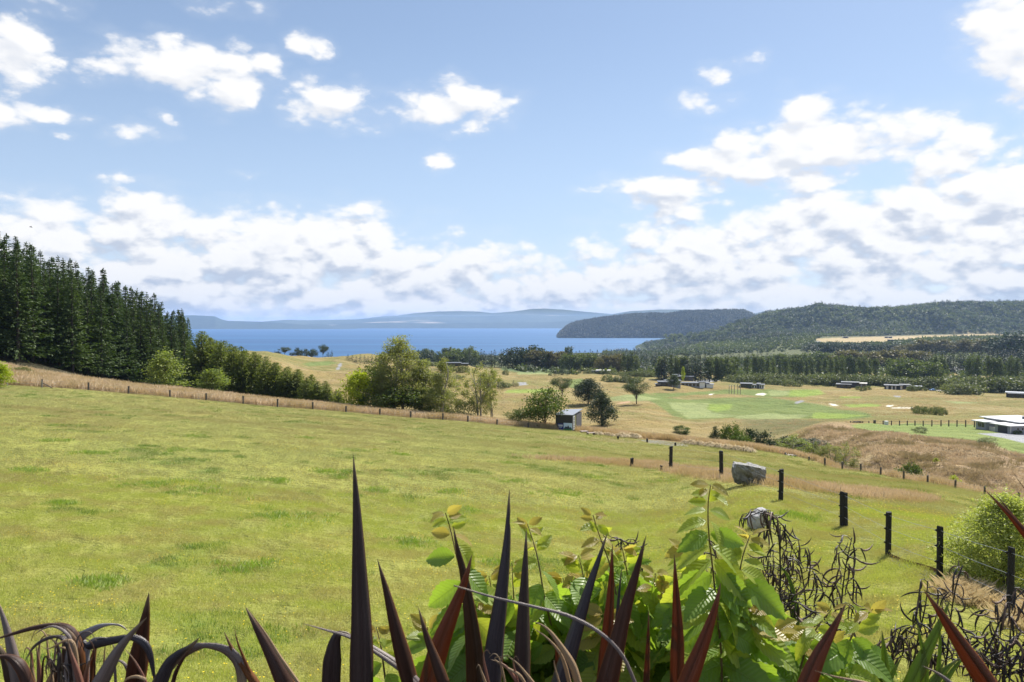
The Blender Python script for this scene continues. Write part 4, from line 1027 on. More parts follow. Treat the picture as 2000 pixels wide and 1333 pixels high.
belt('belt_poplar', 'tree', 'poplar', 1382, 1440, 600, 620, 692, 697, 7, 'broad poplars behind the dark houses', '%s broad poplar behind the dark houses', (1.1, 1.5), 3)
belt('belt_poplar', 'tree', 'poplar', 1458, 1502, 660, 670, 691, 696, 5, 'poplars of the long row', '%s poplar from the left in the long poplar row', (.85, 1.05), 3)
belt('belt_poplar', 'tree', 'poplar', 1507, 1650, 680, 690, 698, 694, 13, 'poplars of the long row right part', '%s poplar in the right part of long poplar row', (.75, 1.0), 3)
belt('belt_poplar', 'tree', 'poplar', 1656, 1716, 670, 680, 692, 697, 6, 'poplars before the dark wood', '%s poplar left of the broad dark clump', (.9, 1.1), 3)
belt('belt_poplar', 'tree', 'poplar', 1731, 1742, 680, 680, 697, 699, 2, 'pair of poplars left of the broad clump', '%s poplar of the pair left of broad clump', (1.0, 1.1), 1)
belt('belt_tree', 'tree', 'midround', 1752, 1822, 650, 660, 697, 706, 8, 'broad dark clump of trees', '%s crown in the broad dark clump', (1.0, 1.2), 3)
belt('belt_poplar', 'tree', 'poplar', 1818, 1846, 670, 670, 692, 695, 4, 'poplars right of the broad clump', '%s poplar right of the broad clump', (.9, 1.1), 3)
belt('belt_poplar', 'tree', 'poplar', 1892, 1912, 640, 640, 690, 692, 2, 'pair of poplars before the white roofs', '%s poplar of the close pair before white roofs', (1.1, 1.3), 1)
for k, (px, t_) in enumerate([(1928, 694), (1940, 697), (1953, 695), (1973, 693), (1988, 699)]):
    spot('belt_poplar', 'tree', 'poplar', px, 736, t_, '%s lone poplar from the left beside the right edge white roofs' % ordn(k), Y=640, wpx=15, var=k, group='lone poplars at the right')
belt('belt_pine', 'tree', 'midpine', 1805, 2040, 830, 800, 684, 678, 26, 'dark pine row at the right', '%s pine from the left in the dark row at right', (1.1, 1.4), 3)
belt('belt_tree', 'tree', 'midbrown', 1640, 1810, 900, 900, 683, 684, 13, 'brownish wood behind the poplars', '%s brownish crown behind the poplar row', (1.2, 1.6), 3)
belt('belt_tree', 'tree', 'midround', 1500, 1650, 950, 950, 690, 686, 12, 'green wood behind the poplars', '%s green crown behind the long poplar row', (1.2, 1.6), 3)
belt('belt_tree', 'tree', 'middark', 1580, 1760, 1350, 1350, 665, 670, 14, 'dark rounded wood below the far paddock', '%s dark crown below the far tan paddock', (1.3, 1.8), 3)
belt('belt_tree', 'tree', 'midbrown', 1750, 2040, 1250, 1200, 668, 655, 20, 'brownish wood below the hill', '%s brownish crown below the hill at right', (1.4, 1.8), 5)
belt('belt_tree', 'tree', 'middark', 1960, 2040, 1100, 1100, 650, 648, 5, 'dark wood at the right edge', '%s dark crown at the right edge wood', (1.5, 1.9), 4)
# rounded grey-green scrub along the foot of the belt
belt('scrub_bush', 'bush', 'scrub', 1210, 1280, 620, 610, 724, 722, 9, 'scrub left of the dark houses', '%s scrub bush below the pale-roofed house', (.8, 1.1), 2)
belt('scrub_bush', 'bush', 'scrub', 1040, 1215, 690, 660, 722, 722, 13, 'scrub along the middle belt', '%s scrub bush along the foot of the middle belt', (1.0, 1.3), 2)
belt('scrub_bush', 'bush', 'scrub', 1430, 1720, 590, 570, 727, 729, 34, 'scrub hedge along the belt', '%s scrub bush from the left in the long hedge', (1.0, 1.35), 2)
belt('scrub_bush', 'bush', 'scrub', 1500, 1560, 540, 535, 737, 738, 5, 'scrub before the hedge', '%s scrub bush in front of the long hedge', (1.0, 1.3), 2)
belt('scrub_bush', 'bush', 'scrub', 1725, 2040, 560, 520, 733, 732, 24, 'scrub hedge at the right', '%s scrub bush in the right part of the hedge', (1.1, 1.4), 3)
belt('scrub_bush', 'bush', 'scrub', 1865, 1895, 470, 470, 744, 745, 4, 'scrub clump on the paddock', '%s bush of the rounded clump on the paddock', (1.2, 1.4), 1)
belt('scrub_bush', 'bush', 'scrub', 1182, 1255, 560, 560, 731, 733, 8, 'scrub right of the clubhouse', '%s bush right of the flat-roofed clubhouse', (.8, 1.1), 3)
belt('scrub_bush', 'bush', 'scrub', 1672, 1704, 505, 505, 751, 754, 4, 'garden scrub of the low dark house', '%s garden bush beside the low dark house', (.5, .7), 2)
belt('scrub_bush', 'bush', 'scrub', 1772, 1806, 520, 520, 748, 752, 4, 'garden scrub of the striped house', '%s garden bush beside the striped house', (.6, .9), 2)
belt('scrub_bush', 'bush', 'scrub', 1458, 1500, 540, 540, 744, 746, 4, 'bushes behind the white-ended house', '%s bush behind the white-ended house', (.8, 1.0), 1)
belt('scrub_bush', 'bush', 'scrub', 800, 905, 640, 560, 702, 708, 9, 'scrub round the knoll houses', '%s scrub bush round the knoll houses', (.7, 1.0), 3)
spot('yellow_shrub', 'shrub', 'yleafy', 1334, 735, 714, 'narrow yellow shrub between the tall dark pines', Y=560, wpx=6, var=1)
belt('scrub_bush', 'bush', 'scrub', 862, 915, 452, 452, 708, 712, 6, 'scrub in front of the knoll house', '%s low bush in front of the knoll house', (.35, .5), 1)
belt('reed_clump', 'bush', 'scrub', 1786, 1850, 305, 300, 789, 792, 7, 'dark reeds in the golf hollow', '%s dark clump of reeds in the golf hollow', (.5, .65), 1)

# ------------------------------------------------------------------ far woods that read as one mass: instanced on points
def scatter(name, P, rot, sc, idx, protos, kind='stuff', label=None):
    me = bpy.data.meshes.new(name + '_points')
    me.vertices.add(len(P)); me.vertices.foreach_set('co', np.asarray(P, np.float32).ravel())
    for nm, arr, ty, key in (('rz', rot, 'FLOAT', 'value'), ('sc', sc, 'FLOAT', 'value'), ('pick', idx, 'INT', 'value')):
        a = me.attributes.new(nm, ty, 'POINT'); a.data.foreach_set(key, np.asarray(arr, np.int32 if ty == 'INT' else np.float32))
    c = bpy.data.collections.new(name + '_kinds')
    for i, pm in enumerate(protos):
        po = bpy.data.objects.new('%s_kind_%02d' % (name, i), pm); c.objects.link(po)
    g = bpy.data.node_groups.new(name + '_scatter', 'GeometryNodeTree')
    g.interface.new_socket('Geometry', in_out='INPUT', socket_type='NodeSocketGeometry')
    g.interface.new_socket('Geometry', in_out='OUTPUT', socket_type='NodeSocketGeometry')
    gi = g.nodes.new('NodeGroupInput'); go = g.nodes.new('NodeGroupOutput')
    ci = g.nodes.new('GeometryNodeCollectionInfo'); ci.inputs['Collection'].default_value = c
    ci.inputs['Separate Children'].default_value = True; ci.inputs['Reset Children'].default_value = True
    iop = g.nodes.new('GeometryNodeInstanceOnPoints'); iop.inputs['Pick Instance'].default_value = True
    def na(n, t):
        q = g.nodes.new('GeometryNodeInputNamedAttribute'); q.data_type = t; q.inputs[0].default_value = n
        return [o for o in q.outputs if o.enabled and o.name == 'Attribute'][0]
    cx = g.nodes.new('ShaderNodeCombineXYZ'); g.links.new(na('rz', 'FLOAT'), cx.inputs[2])
    er = g.nodes.new('FunctionNodeEulerToRotation'); g.links.new(cx.outputs[0], er.inputs[0])
    g.links.new(gi.outputs[0], iop.inputs['Points']); g.links.new(ci.outputs[0], iop.inputs['Instance'])
    g.links.new(na('pick', 'INT'), iop.inputs['Instance Index']); g.links.new(er.outputs[0], iop.inputs['Rotation'])
    g.links.new(na('sc', 'FLOAT'), iop.inputs['Scale'])
    g.links.new(iop.outputs[0], go.inputs[0])
    o = link(name, me); o['kind'] = kind
    if label: o['label'] = label
    m = o.modifiers.new('scatter', 'NODES'); m.node_group = g
    return o
def blobs(n, mat, kind, H, W, base, cnt=46):
    out = []
    for i in range(n):
        a = blob_tree(np.random.default_rng(base + i), H, W, cnt, kind); out.append(am('far_tree', a, mat))
    return out
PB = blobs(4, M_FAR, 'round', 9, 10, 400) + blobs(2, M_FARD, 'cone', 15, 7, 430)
def wood(name, n, px0, px1, Y0, Y1, dens=None, protos=PB, sc=(0.7, 1.35), pcone=.12, label=None, zf=None, seed=1, nr=4, npr=6):
    r = np.random.default_rng(seed)
    Y = np.sqrt(r.random(n) * (Y1 ** 2 - Y0 ** 2) + Y0 ** 2); px = px0 + r.random(n) * (px1 - px0)
    x = (px - 1000) / F_PX * Y
    z = terrain(x, Y) if zf is None else zf(x, Y, px)
    k = np.ones(n, bool)
    ppx, ppy = w2p(x, Y, z)
    if dens is not None: k = r.random(n) < dens(x, Y, ppx, ppy, z)
    P = np.stack([x, Y, z - .6], -1)[k]; m = len(P)
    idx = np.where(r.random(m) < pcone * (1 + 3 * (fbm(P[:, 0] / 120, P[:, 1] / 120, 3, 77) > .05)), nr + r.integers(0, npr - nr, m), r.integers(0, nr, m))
    return scatter(name, P, r.random(m) * 6.28, sc[0] + (sc[1] - sc[0]) * r.random(m), idx, protos, label=label)
PAD = [(1582, 671), (1605, 659), (1720, 657), (1810, 654), (1900, 651), (1965, 650), (1965, 658), (1850, 660), (1790, 664), (1740, 669), (1680, 672)]
def dn(x, Y, px, py, z):
    d = np.ones(len(x)); 
    d[(Y < 2600) & (sdist(px, py, PAD, 1.5) < 1.5)] = 0
    return d * (z > -97)
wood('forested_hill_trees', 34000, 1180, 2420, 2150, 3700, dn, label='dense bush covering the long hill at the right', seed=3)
wood('valley_scrub', 15000, 1180, 2300, 1400, 2200, lambda x, Y, px, py, z: dn(x, Y, px, py, z) * (0.35 + .65 * sstep(-.1, .1, fbm(x / 90, Y / 90, 3, 5))) * sstep(1500, 1700, Y + 250 * sstep(1500, 1300, px) * 0), sc=(.5, 1.0), pcone=.03, label='grey-green scrub between the tree belts and the hill', seed=4)
wood('lakeside_trees', 2600, 560, 1300, 1000, 1700, lambda x, Y, px, py, z: 0.8 * (z > -98) + 0 * x, sc=(.5, .85), pcone=.25, label='trees thinning out towards the lake shore', seed=5)
wood('belt_undergrowth', 2600, 1010, 2200, 600, 1300, lambda x, Y, px, py, z: sstep(690, 760, Y + 70 * sstep(1500, 1300, px)), sc=(.35, .75), pcone=.05, label='low trees and undergrowth among the tree belts', seed=6)
PH = blobs(3, M_HEADT, 'round', 12, 15, 460, 30) + blobs(1, M_HEADT, 'cone', 20, 10, 470, 30)
def head_z():
    line = np.array(HEADL, float); Y = 5300.0; front = 480.0
    def f(x, y, px):
        ht = np.maximum((630.0 - np.interp(px, line[:, 0], line[:, 1])) / F_PX * Y + 100.0, 0)
        q = np.clip((y - Y) / front, -1, 1); q2 = np.clip((y - Y) / 1500.0, 0, 1)
        prof = np.where(y < Y, 1 - np.abs(q) ** 1.6, 1 - q2 ** 2)
        nz = fbm(x / (front * .35), y / (front * .35), 4, 14)
        return -104 + (ht + 4) * prof * (1 + 2.0 * nz * (1 - prof))
    return f
wood('headland_trees', 15000, 1088, 1780, 4830, 5600, lambda x, Y, px, py, z: (z > -99) * 1.0, protos=PH, sc=(.7, 1.3), pcone=.1, label='dark bush covering the headland by the lake', zf=head_z(), seed=7, nr=3, npr=4)

# ------------------------------------------------------------------ grass
def grass_tile(n, size, h, wd, rng, lean=.5, heads=0.0):
    x = (rng.random((n, 2)) - .5) * size
    a = rng.random(n) * 6.28; hh = h * (.45 + .8 * rng.random(n)); ln = lean * rng.random(n) * hh
    w_ = wd * (.6 + .8 * rng.random(n))
    d = np.stack([np.cos(a), np.sin(a), 0 * a], -1); s = np.stack([-np.sin(a), np.cos(a), 0 * a], -1)
    b = np.concatenate([x, np.full((n, 1), -.03)], 1)
    k = .1
    v = np.stack([b - s * w_[:, None] / 2, b + s * w_[:, None] / 2, b + d * (ln * .35)[:, None] + s * (w_ * .35)[:, None] + np.array([0, 0, 1]) * (hh * .6)[:, None], b + d * ln[:, None] + np.array([0, 0, 1]) * hh[:, None]], 1).reshape(-1, 3)
    r = np.repeat(rng.random(n), 4)
    return v, np.arange(4 * n).reshape(n, 4), r
M_GRASS = leafmat('field_grass', (0.36, 0.41, 0.065), (0.55, 0.55, 0.17), .42, up=1.5, tcol=(1.12, 1.2, .6), rough=.6, cc=(0.46, 0.40, 0.16), wscale=.5, spec=.15)
M_GRASSD = leafmat('dark_grass_tufts', (0.11, 0.19, 0.025), (0.22, 0.29, 0.05), .35, up=.8, tcol=(1.1, 1.25, .5), rough=.55)
M_GRASSF = leafmat('field_grass_far', (0.32, 0.33, 0.095), (0.50, 0.46, 0.21), .40, up=1.5, tcol=(1.1, 1.1, .75), rough=.6, cc=(0.40, 0.34, 0.14), wscale=.09)
M_GRASSM = leafmat('tuft_grass', (0.19, 0.28, 0.04), (0.36, 0.43, 0.10), .4, up=1.2, tcol=(1.1, 1.25, .5), rough=.55)
M_STRAW = leafmat('dry_grass', (0.46, 0.34, 0.20), (0.70, 0.57, 0.38), .35, up=.8, tcol=(1.1, 1.0, .8), rough=.6, cc=(0.50, 0.39, 0.20), wscale=.2)
M_STRAWP = leafmat('pale_tussock', (0.50, 0.41, 0.24), (0.68, 0.58, 0.38), .35, tcol=(1.1, 1.0, .8), rough=.6)
M_BANK = leafmat('bank_scrub', (0.42, 0.31, 0.19), (0.70, 0.58, 0.40), .3, up=.8, tcol=(1.1, 1.0, .8), rough=.7, cc=(0.32, 0.26, 0.13), wscale=.12)
def gt(n, size, h, wd, mat, seeds, **kw): return [am('grass_tile', grass_tile(n, size, h, wd, np.random.default_rng(s), **kw), mat) for s in seeds]
def spread(name, n, area, protos, label, dens=None, sc=(.8, 1.25), seed=1):
    """n points over a screen-wide wedge of ground between two distances"""
    r = np.random.default_rng(seed)
    px0, px1, Y0, Y1 = area
    Y = np.sqrt(r.random(n) * (Y1 ** 2 - Y0 ** 2) + Y0 ** 2); px = px0 + r.random(n) * (px1 - px0)
    x = (px - 1000) / F_PX * Y
    z = terrain(x, Y); ppx, ppy = w2p(x, Y, z)
    k = np.ones(n, bool)
    if dens is not None: k = r.random(n) < dens(x, Y, ppx, ppy)
    P = np.stack([x, Y, z], -1)[k]; m = len(P)
    return scatter(name, P, r.random(m) * 6.28, sc[0] + (sc[1] - sc[0]) * r.random(m), r.integers(0, len(protos), m), protos, label=label)
spread('near_grass', 5200, (-150, 2150, 9, 34), gt(800, 1.1, .045, .006, M_GRASS, range(4)), 'short yellow-green grass of the near part of the field', seed=11)
spread('middle_grass', 9000, (-100, 2100, 30, 80), gt(240, 1.8, .055, .013, M_GRASSF, range(10, 13)), 'yellow-green grass in the middle of the field', seed=12, dens=lambda x, Y, px, py: (Y < edge_y(px) - .5) * 1.0)
spread('far_grass', 9000, (-60, 1950, 75, 127), gt(130, 2.6, .075, .024, M_GRASSF, range(20, 23)), 'olive grass in the far part of the field', seed=13, dens=lambda x, Y, px, py: (Y < edge_y(px) - .5) * 1.0)
def tuftf(x, Y, px, py): return sstep(.12, .24, fbm(x / 2.2, Y / 2.2, 3, 58) + .3 * fbm(x / 16, Y / 16, 4, 51)) * .9 * (Y < edge_y(px) - .5)
spread('dark_grass_patches', 8000, (-100, 2100, 10, 60), gt(120, .6, .10, .010, M_GRASSD, range(30, 33)), 'darker green patches of grass in the field', dens=tuftf, seed=14)
spread('dark_grass_far', 8000, (-60, 1950, 55, 120), gt(60, .9, .15, .022, M_GRASSD, range(33, 35)), 'darker green patches far up the field', dens=tuftf, seed=15)
TU = [(200, 887, 42), (340, 880, 30), (540, 940, 34), (390, 962, 60), (300, 945, 50), (600, 856, 22), (780, 888, 18), (995, 905, 24), (200, 1140, 50), (480, 1108, 46), (1290, 942, 30), (700, 881, 26), (380, 852, 20), (170, 885, 20), (640, 922, 26), (660, 935, 14), (920, 1000, 26), (800, 1060, 40), (560, 1010, 60), (100, 862, 26), (880, 962, 26), (1110, 965, 50), (120, 985, 26), (300, 800, 18), (150, 770, 14), (420, 800, 16), (980, 1105, 40), (60, 920, 26), (1150, 930, 40), (740, 960, 30), (1560, 1010, 30), (1010, 940, 26)]
_r = np.random.default_rng(77); tp_ = []
for (a_, b_, w_) in TU:
    c_ = hit(a_, b_, 10); wm = w_ / F_PX * c_[1]
    for k in range(int(16 + w_ * .5)):
        g_ = _r.normal(size=2); g_ *= .6 + 1.2 * _r.random(); x_ = c_[0] + g_[0] * wm * .55; y_ = c_[1] + g_[1] * wm * .55
        tp_.append((x_, y_, 0))
tp_ = np.array(tp_); tp_[:, 2] = terrain(tp_[:, 0], tp_[:, 1]); n_ = len(tp_)
scatter('field_tufts', tp_, _r.random(n_) * 6.28, .45 + 1.0 * _r.random(n_), _r.integers(0, 3, n_), gt(40, .42, .13, .010, M_GRASSM, range(36, 39), lean=.9), label='darker taller tufts of grass standing out of the field')
def stripd(x, Y, px, py): return sstep(3, -4, sdist(px, py, STRIP, 1.5)) * (Y < 112)
spread('dry_grass_strip', 15000, (980, 1900, 28, 100), gt(46, .7, .34, .012, M_STRAW, range(40, 43)), 'band of tall straw-coloured grass beside the boulder', dens=stripd, seed=16)
def tall(x, Y, px, py):
    st = np.interp(px, [-500, 60, 700, 1000, 1100, 1250, 1400, 1560, 2500], [25, 20, 14, 9, 12, 20, 22, 12, 14])
    e = edge_y(px)
    return (Y > e + 1.0) * (Y < e + st) * 1.0 * ~((px > 1236) & (px < 1350) & (Y < 131))
spread('tall_dry_grass', 22000, (-60, 1560, 117, 150), gt(46, 1.3, .85, .03, M_STRAW, range(50, 53), lean=.45), 'tall pinkish dry grass outside the field fence', dens=tall, seed=17)
spread('tall_dry_grass_right', 5500, (1540, 2120, 74, 132), gt(46, 1.0, .72, .024, M_STRAW, range(53, 56), lean=.45), 'tall dry grass behind the lower fence', dens=tall, seed=18)
def bankd(x, Y, px, py): return sstep(1530, 1620, px) * (Y > edge_y(px) + 9) * (Y < 172 + 15 * (px < 1700)) * (py > np.interp(px, [1500, 1600, 1650, 1720, 1780, 1850, 1930, 1990, 2060], [826, 829, 838, 845, 851, 859, 868, 890, 907])) * (.35 + .65 * sstep(-.12, .12, fbm(x / 5, Y / 5, 3, 71)))
spread('bank_scrub', 9000, (1520, 2120, 86, 190), gt(40, 1.5, .55, .05, M_BANK, range(60, 64), lean=.9), 'brown dead bracken and scrub on the gully bank', dens=bankd, seed=19)
def roughd(x, Y, px, py):
    d = .25 + .75 * sstep(.0, .2, fbm(x / 30, Y / 30, 3, 81))
    for kind, poly, (ya, yb), col, soft in REG:
        if kind in ('fairway', 'green', 'lawn', 'bunker', 'road', 'driveway', 'dirt'): d = d * (sdist(px, py, poly, 1.6) > 1)
    return d * (py > 700)
spread('golf_rough_tussocks', 11000, (440, 2050, 205, 480), gt(26, 2.2, .32, .08, M_STRAW, range(70, 73), lean=.8), 'dry tussocks in the rough of the golf course', dens=roughd, seed=20)
# yellow flowers dotted over the field
def flower_proto():
    b = MB()
    for k in range(5):
        x_, y_ = RNG.normal(size=2) * .25; h_ = .07 + .05 * RNG.random()
        b.tube([(x_, y_, 0), (x_ + .01, y_, h_)], .0012, 3, False, .1)
        b.add([(x_ + .014 * math.cos(t), y_ + .014 * math.sin(t), h_ + .004 * (i % 2)) for i, t in enumerate(np.linspace(0, 6.28, 8)[:-1])], [tuple(range(7))], .9)
    return b
M_FLOW = leafmat('yellow_flowers', (0.75, 0.55, 0.02), (0.85, 0.65, 0.03), .3, rough=.5)
spread('yellow_field_flowers', 5000, (-50, 2050, 11, 60), [flower_proto().mesh('flower_tuft', M_FLOW) for _ in range(3)], 'tiny yellow flowers dotted through the grass', dens=lambda x, Y, px, py: .25 + .75 * (fbm(x / 5, Y / 5, 3, 91) > .05) * (Y < edge_y(px) - 1), seed=21)
# ------------------------------------------------------------------ fences and posts
M_POSTB = plain('tarred_timber', (0.018, 0.017, 0.018), .75, scale=6, bump=.6, bscale=25)
M_POSTG = plain('weathered_timber', (0.10, 0.085, 0.075), .9, scale=5, bump=.5, bscale=20)
M_POSTL = plain('pale_timber', (0.30, 0.27, 0.23), .9, scale=5, bump=.3)
M_WIRE = plain('galvanised_wire', (0.42, 0.43, 0.45), .45, metal=.6, var=.05)
M_RUST = plain('rusty_board', (0.13, 0.06, 0.035), .85, scale=4, bump=.5)
def post_mesh(h, r, mat, seed=0, n=10, knobs=0):
    rng = random.Random(seed)
    b = MB(); lean = (rng.uniform(-.02, .02) * h, rng.uniform(-.02, .02) * h)
    zs = [-.35, 0, h * .3, h * .65, h - r * .12, h]
    b.tube([(lean[0] * z / h + rng.uniform(-.004, .004), lean[1] * z / h, z) for z in zs], [r * q for q in (1.02, 1.03, 1.0, .97, .98, .88)], n)
    return b.mesh('post', mat)
def fence(name, label, posts, mat, wires=(.95, .7, .45, .2), wr=.003, rad=None, sag=.02, rails=None, knobs=False, link_=True):
    """posts: (x, y, z, height, radius)"""
    t = thing(name, label, 'fence', posts[0][:3])
    o0 = Vector(posts[0][:3])
    for i, (x, y, z, h, r) in enumerate(posts):
        p_ = link('post', post_mesh(h, r, mat, i), t, (Vector((x, y, z)) - o0))
        if knobs:
            kb = MB()
            for f in (.93, .62, .3):
                kb.box((-r * 1.05, -r * .2, h * f), (.045, .05, .05), rz=.4)
                kb.tube([(-r * 1.05 - .02, 0, h * f), (-r * 1.05 - .045, 0, h * f)], .018, 6)
            kb.obj('insulator', mat, p_)
    if link_:
        for f in wires:
            b = MB()
            for (a, c) in zip(posts[:-1], posts[1:]):
                A = Vector(a[:3]) + Vector((-a[4] * .3, -a[4], a[3] * f)) - o0; B = Vector(c[:3]) + Vector((-c[4] * .3, -c[4], c[3] * f)) - o0
                b.tube([A, A.lerp(B, .5) - Vector((0, 0, sag)), B], wr, 4, False)
            b.obj('wire' if not rails else 'rail', M_WIRE if not rails else mat, t)
    return t
def posts_from(lst, wpx, y0=12.0, Y=None, extra=0.0):
    out = []
    for q in lst:
        px, pt, pb = q[:3]
        p_ = at(px, Y(px)) if Y else hit(px, pb, y0, 160)
        h = max(.25, top_h(px, pt, p_)) + extra
        out.append((p_[0], p_[1], p_[2], h, (q[3] if len(q) > 3 else wpx) / F_PX * p_[1] / 2))
    return out
fence('near_fence', 'black post and wire fence running down the slope past the boulder', posts_from([(1310, 872, 920, 7), (1409, 881, 935, 8), (1525, 917, 978, 9), (1648, 962, 1029, 15), (1735, 1000, 1085, 11), (1835, 1029, 1126, 12), (1973, 1070, 1205, 13), (2140, 1120, 1290, 14)], 9), M_POSTB, wires=(.93, .62, .3), wr=.0038, knobs=True)
for (px, a, b, wd, lb) in [(1234, 895, 912, 7, 'short leaning black stump above the fence end'), (1292, 910, 919, 6, 'tiny black stump left of the first fence post'), (1589, 941, 949, 5, 'small dark stump in the dry grass right of boulder'), (1264, 857, 865, 4, 'small dark marker post left of the gravel track'), (1319, 865, 872, 4, 'small dark marker post right of the gravel track'), (1207, 852, 859, 4, 'small dark post among the pale tussocks')]:
    p_ = hit(px, b, 12); o = link('post_stump', post_mesh(max(.12, top_h(px, a, p_)), wd / F_PX * p_[1] / 2, M_POSTB, int(px)), loc=p_); o['label'] = lb; o['category'] = 'post'
LF = [(82, 742, 757), (173, 748, 764), (251, 755, 771), (332, 763, 781), (403, 769, 784), (475, 774, 790), (542, 780, 797), (611, 786, 802), (676, 794, 808), (742, 799, 812), (802, 804, 817), (865, 808, 821), (914, 813, 825), (971, 820, 831), (1032, 827, 837)]
fence('upper_fence', 'long post and wire fence along the upper edge of field', posts_from(LF, 3.6, Y=lambda px: float(edge_y(px)) + .3, extra=0.05), M_POSTG, wires=(.92, .7, .45, .2), wr=.006)
fence('gate_fence', 'pair of pale posts at the far left end of field', posts_from([(-30, 738, 756), (5, 738, 757), (14, 740, 758), (82, 744, 757, 2)], 2.6, Y=lambda px: 117.0), M_POSTL, wires=(.9, .5), wr=.012)
a_, b_ = at(84, 117.8), at(102, 116.5)
br = MB().tube([Vector(a_) + Vector((0, 0, .65)), Vector(b_) + Vector((0, 0, .1))], .07, 6)
o = br.obj('fence_brace', M_POSTG); o['label'] = 'fallen grey brace leaning on the first fence post'; o['category'] = 'timber'
RF = [(1534, 885, 894), (1553, 890, 905), (1580, 893, 907), (1611, 896, 909), (1645, 903, 919), (1681, 907, 925), (1720, 914, 932), (1765, 921, 941), (1812, 930, 951), (1866, 939, 962), (1923, 951, 976), (1990, 963, 988), (2070, 980, 1008)]
fence('lower_fence', 'grey post and wire fence beside the brown gully bank', posts_from(RF, 3.8, Y=lambda px: float(edge_y(px)) - .8, extra=.05), M_POSTG, wires=(.92, .68, .42, .2), wr=.004)
HF = [(1708, 821, 829, 5), (1725, 822, 829), (1741, 822, 829), (1757, 822, 829), (1772, 822, 829), (1787, 822, 829), (1803, 822, 829), (1820, 821, 829), (1838, 821, 829), (1853, 821, 829), (1869, 821, 829), (1886, 821, 829), (1903, 820, 829), (1919, 819, 829, 4), (1935, 821, 829), (1952, 821, 829), (1970, 821, 829), (1990, 821, 829), (2010, 821, 829)]
fence('paddock_fence', 'brown post and rail fence behind the white-roofed house', posts_from(HF, 2.2, Y=lambda px: 226.0 + (px - 1700) * -.02), M_POSTG, wires=(.85, .35), wr=.035, rails=True)
fence('paddock_fence', 'short piece of rail fence beside the dark timber heap', posts_from([(1661, 823, 829), (1668, 823, 829), (1680, 823, 829), (1685, 823, 829), (1697, 823, 829)], 2.2, Y=lambda px: 228.0), M_POSTG, wires=(.85, .35), wr=.03, rails=True)
fence('marker_fence', 'row of thin pale stakes left of the white-ended house', posts_from([(1424, 752, 758), (1429, 752, 758), (1434, 752, 758), (1441, 751, 758), (1446, 753, 758)], 1.2, Y=lambda px: 470.0), M_POSTL, wires=(.9,), wr=.02)
# timber edging and gravel by the near fence
A, B = hit(1738, 1088), hit(1833, 1120)
eb = MB(); n_ = 7
for i in range(n_):
    u0, u1 = i / n_, (i + 1) / n_ - .004
    p0 = A + (B - A) * u0; p1 = A + (B - A) * u1
    p0[2] = Z(p0[0], p0[1]); p1[2] = Z(p1[0], p1[1])
    eb.add([p0 + [0, 0, -.1], p1 + [0, 0, -.1], p1 + [0, .05, -.1], p0 + [0, .05, -.1], p0 + [0, 0, .09], p1 + [0, 0, .085], p1 + [0, .05, .085], p0 + [0, .05, .09]], [(0, 1, 5, 4), (1, 2, 6, 5), (2, 3, 7, 6), (3, 0, 4, 7), (4, 5, 6, 7)])
o = eb.obj('timber_edging', M_RUST); o['label'] = 'low rusty brown board edging between two black fence posts'; o['category'] = 'edging'
M_STONE = plain('gravel_stone', (0.36, 0.33, 0.32), .9, var=.3, scale=8)
gp_ = [MB().add(*(lambda r_: ([(math.cos(a) * r_.uniform(.6, 1) * .02, math.sin(a) * r_.uniform(.6, 1) * .02, 0) for a in np.linspace(0, 6.28, 7)[:-1]] + [(0, 0, .014)], [(i, (i + 1) % 6, 6) for i in range(6)]))(random.Random(k))).mesh('stone', M_STONE) for k in range(3)]
GP = [(1738, 1086), (1800, 1106), (1850, 1124), (1900, 1150), (1880, 1165), (1810, 1135), (1760, 1110), (1740, 1095)]
spread('gravel_strip', 9000, (1730, 1910, 15, 24), gp_, 'grey gravel strip along the timber edging', dens=lambda x, Y, px, py: (sdist(px, py, GP) < 0) * 1.0, seed=31)

# ------------------------------------------------------------------ boulders
def rock(name, label, c, size, rz, mat, seed, sub=4, tilt=0.0):
    bm_ = []
    import bmesh
    bm = bmesh.new(); bmesh.ops.create_cube(bm, size=1.0)
    bmesh.ops.subdivide_edges(bm, edges=bm.edges[:], cuts=11, use_grid_fill=True)
    for v in bm.verts:
        p = v.co.copy(); q = p.normalized() * .62
        p = p.lerp(q, .55)
        p.x *= size[0]; p.y *= size[1]; p.z *= size[2]
        p.z += tilt * p.x * (1 if p.z > 0 else 0)
        k = float(fbm(np.array([p.x * 1.7 + p.z + seed]), np.array([p.y * 1.7 - p.z * 1.3]), 4, seed)[0])
        k2 = abs(float(fbm(np.array([p.x * 4 + p.z * 2]), np.array([p.y * 4 + p.z * 3]), 3, seed + 5)[0]))
        p += p.normalized() * (k * .42 - k2 * .22) * min(size)
        v.co = p
    me = bpy.data.meshes.new(name); bm.to_mesh(me); bm.free(); me.materials.append(mat)
    o = link(name, me, loc=(c[0], c[1], c[2] + size[2] * .40)); o.rotation_euler = (0, 0, rz)
    o['label'] = label; o['category'] = 'boulder'
    return o
m, T = newmat('boulder_stone')
co = T.n('ShaderNodeTexCoord').outputs['Object']
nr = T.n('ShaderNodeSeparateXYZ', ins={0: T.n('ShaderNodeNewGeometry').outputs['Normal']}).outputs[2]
n1_ = T.noise(co, 2.2, 8, .7); n2_ = T.noise(co, 14, 6, .7)
c = T.mix(T.ramp(n1_, .35, .65), (0.13, 0.125, 0.10), (0.30, 0.29, 0.27))
c = T.mix(T.math('MULTIPLY', T.ramp(nr, .2, .7), T.ramp(n2_, .35, .55)), c, (0.46, 0.45, 0.43))  # up-facing stone painted paler: the sunlit top is put into the colour
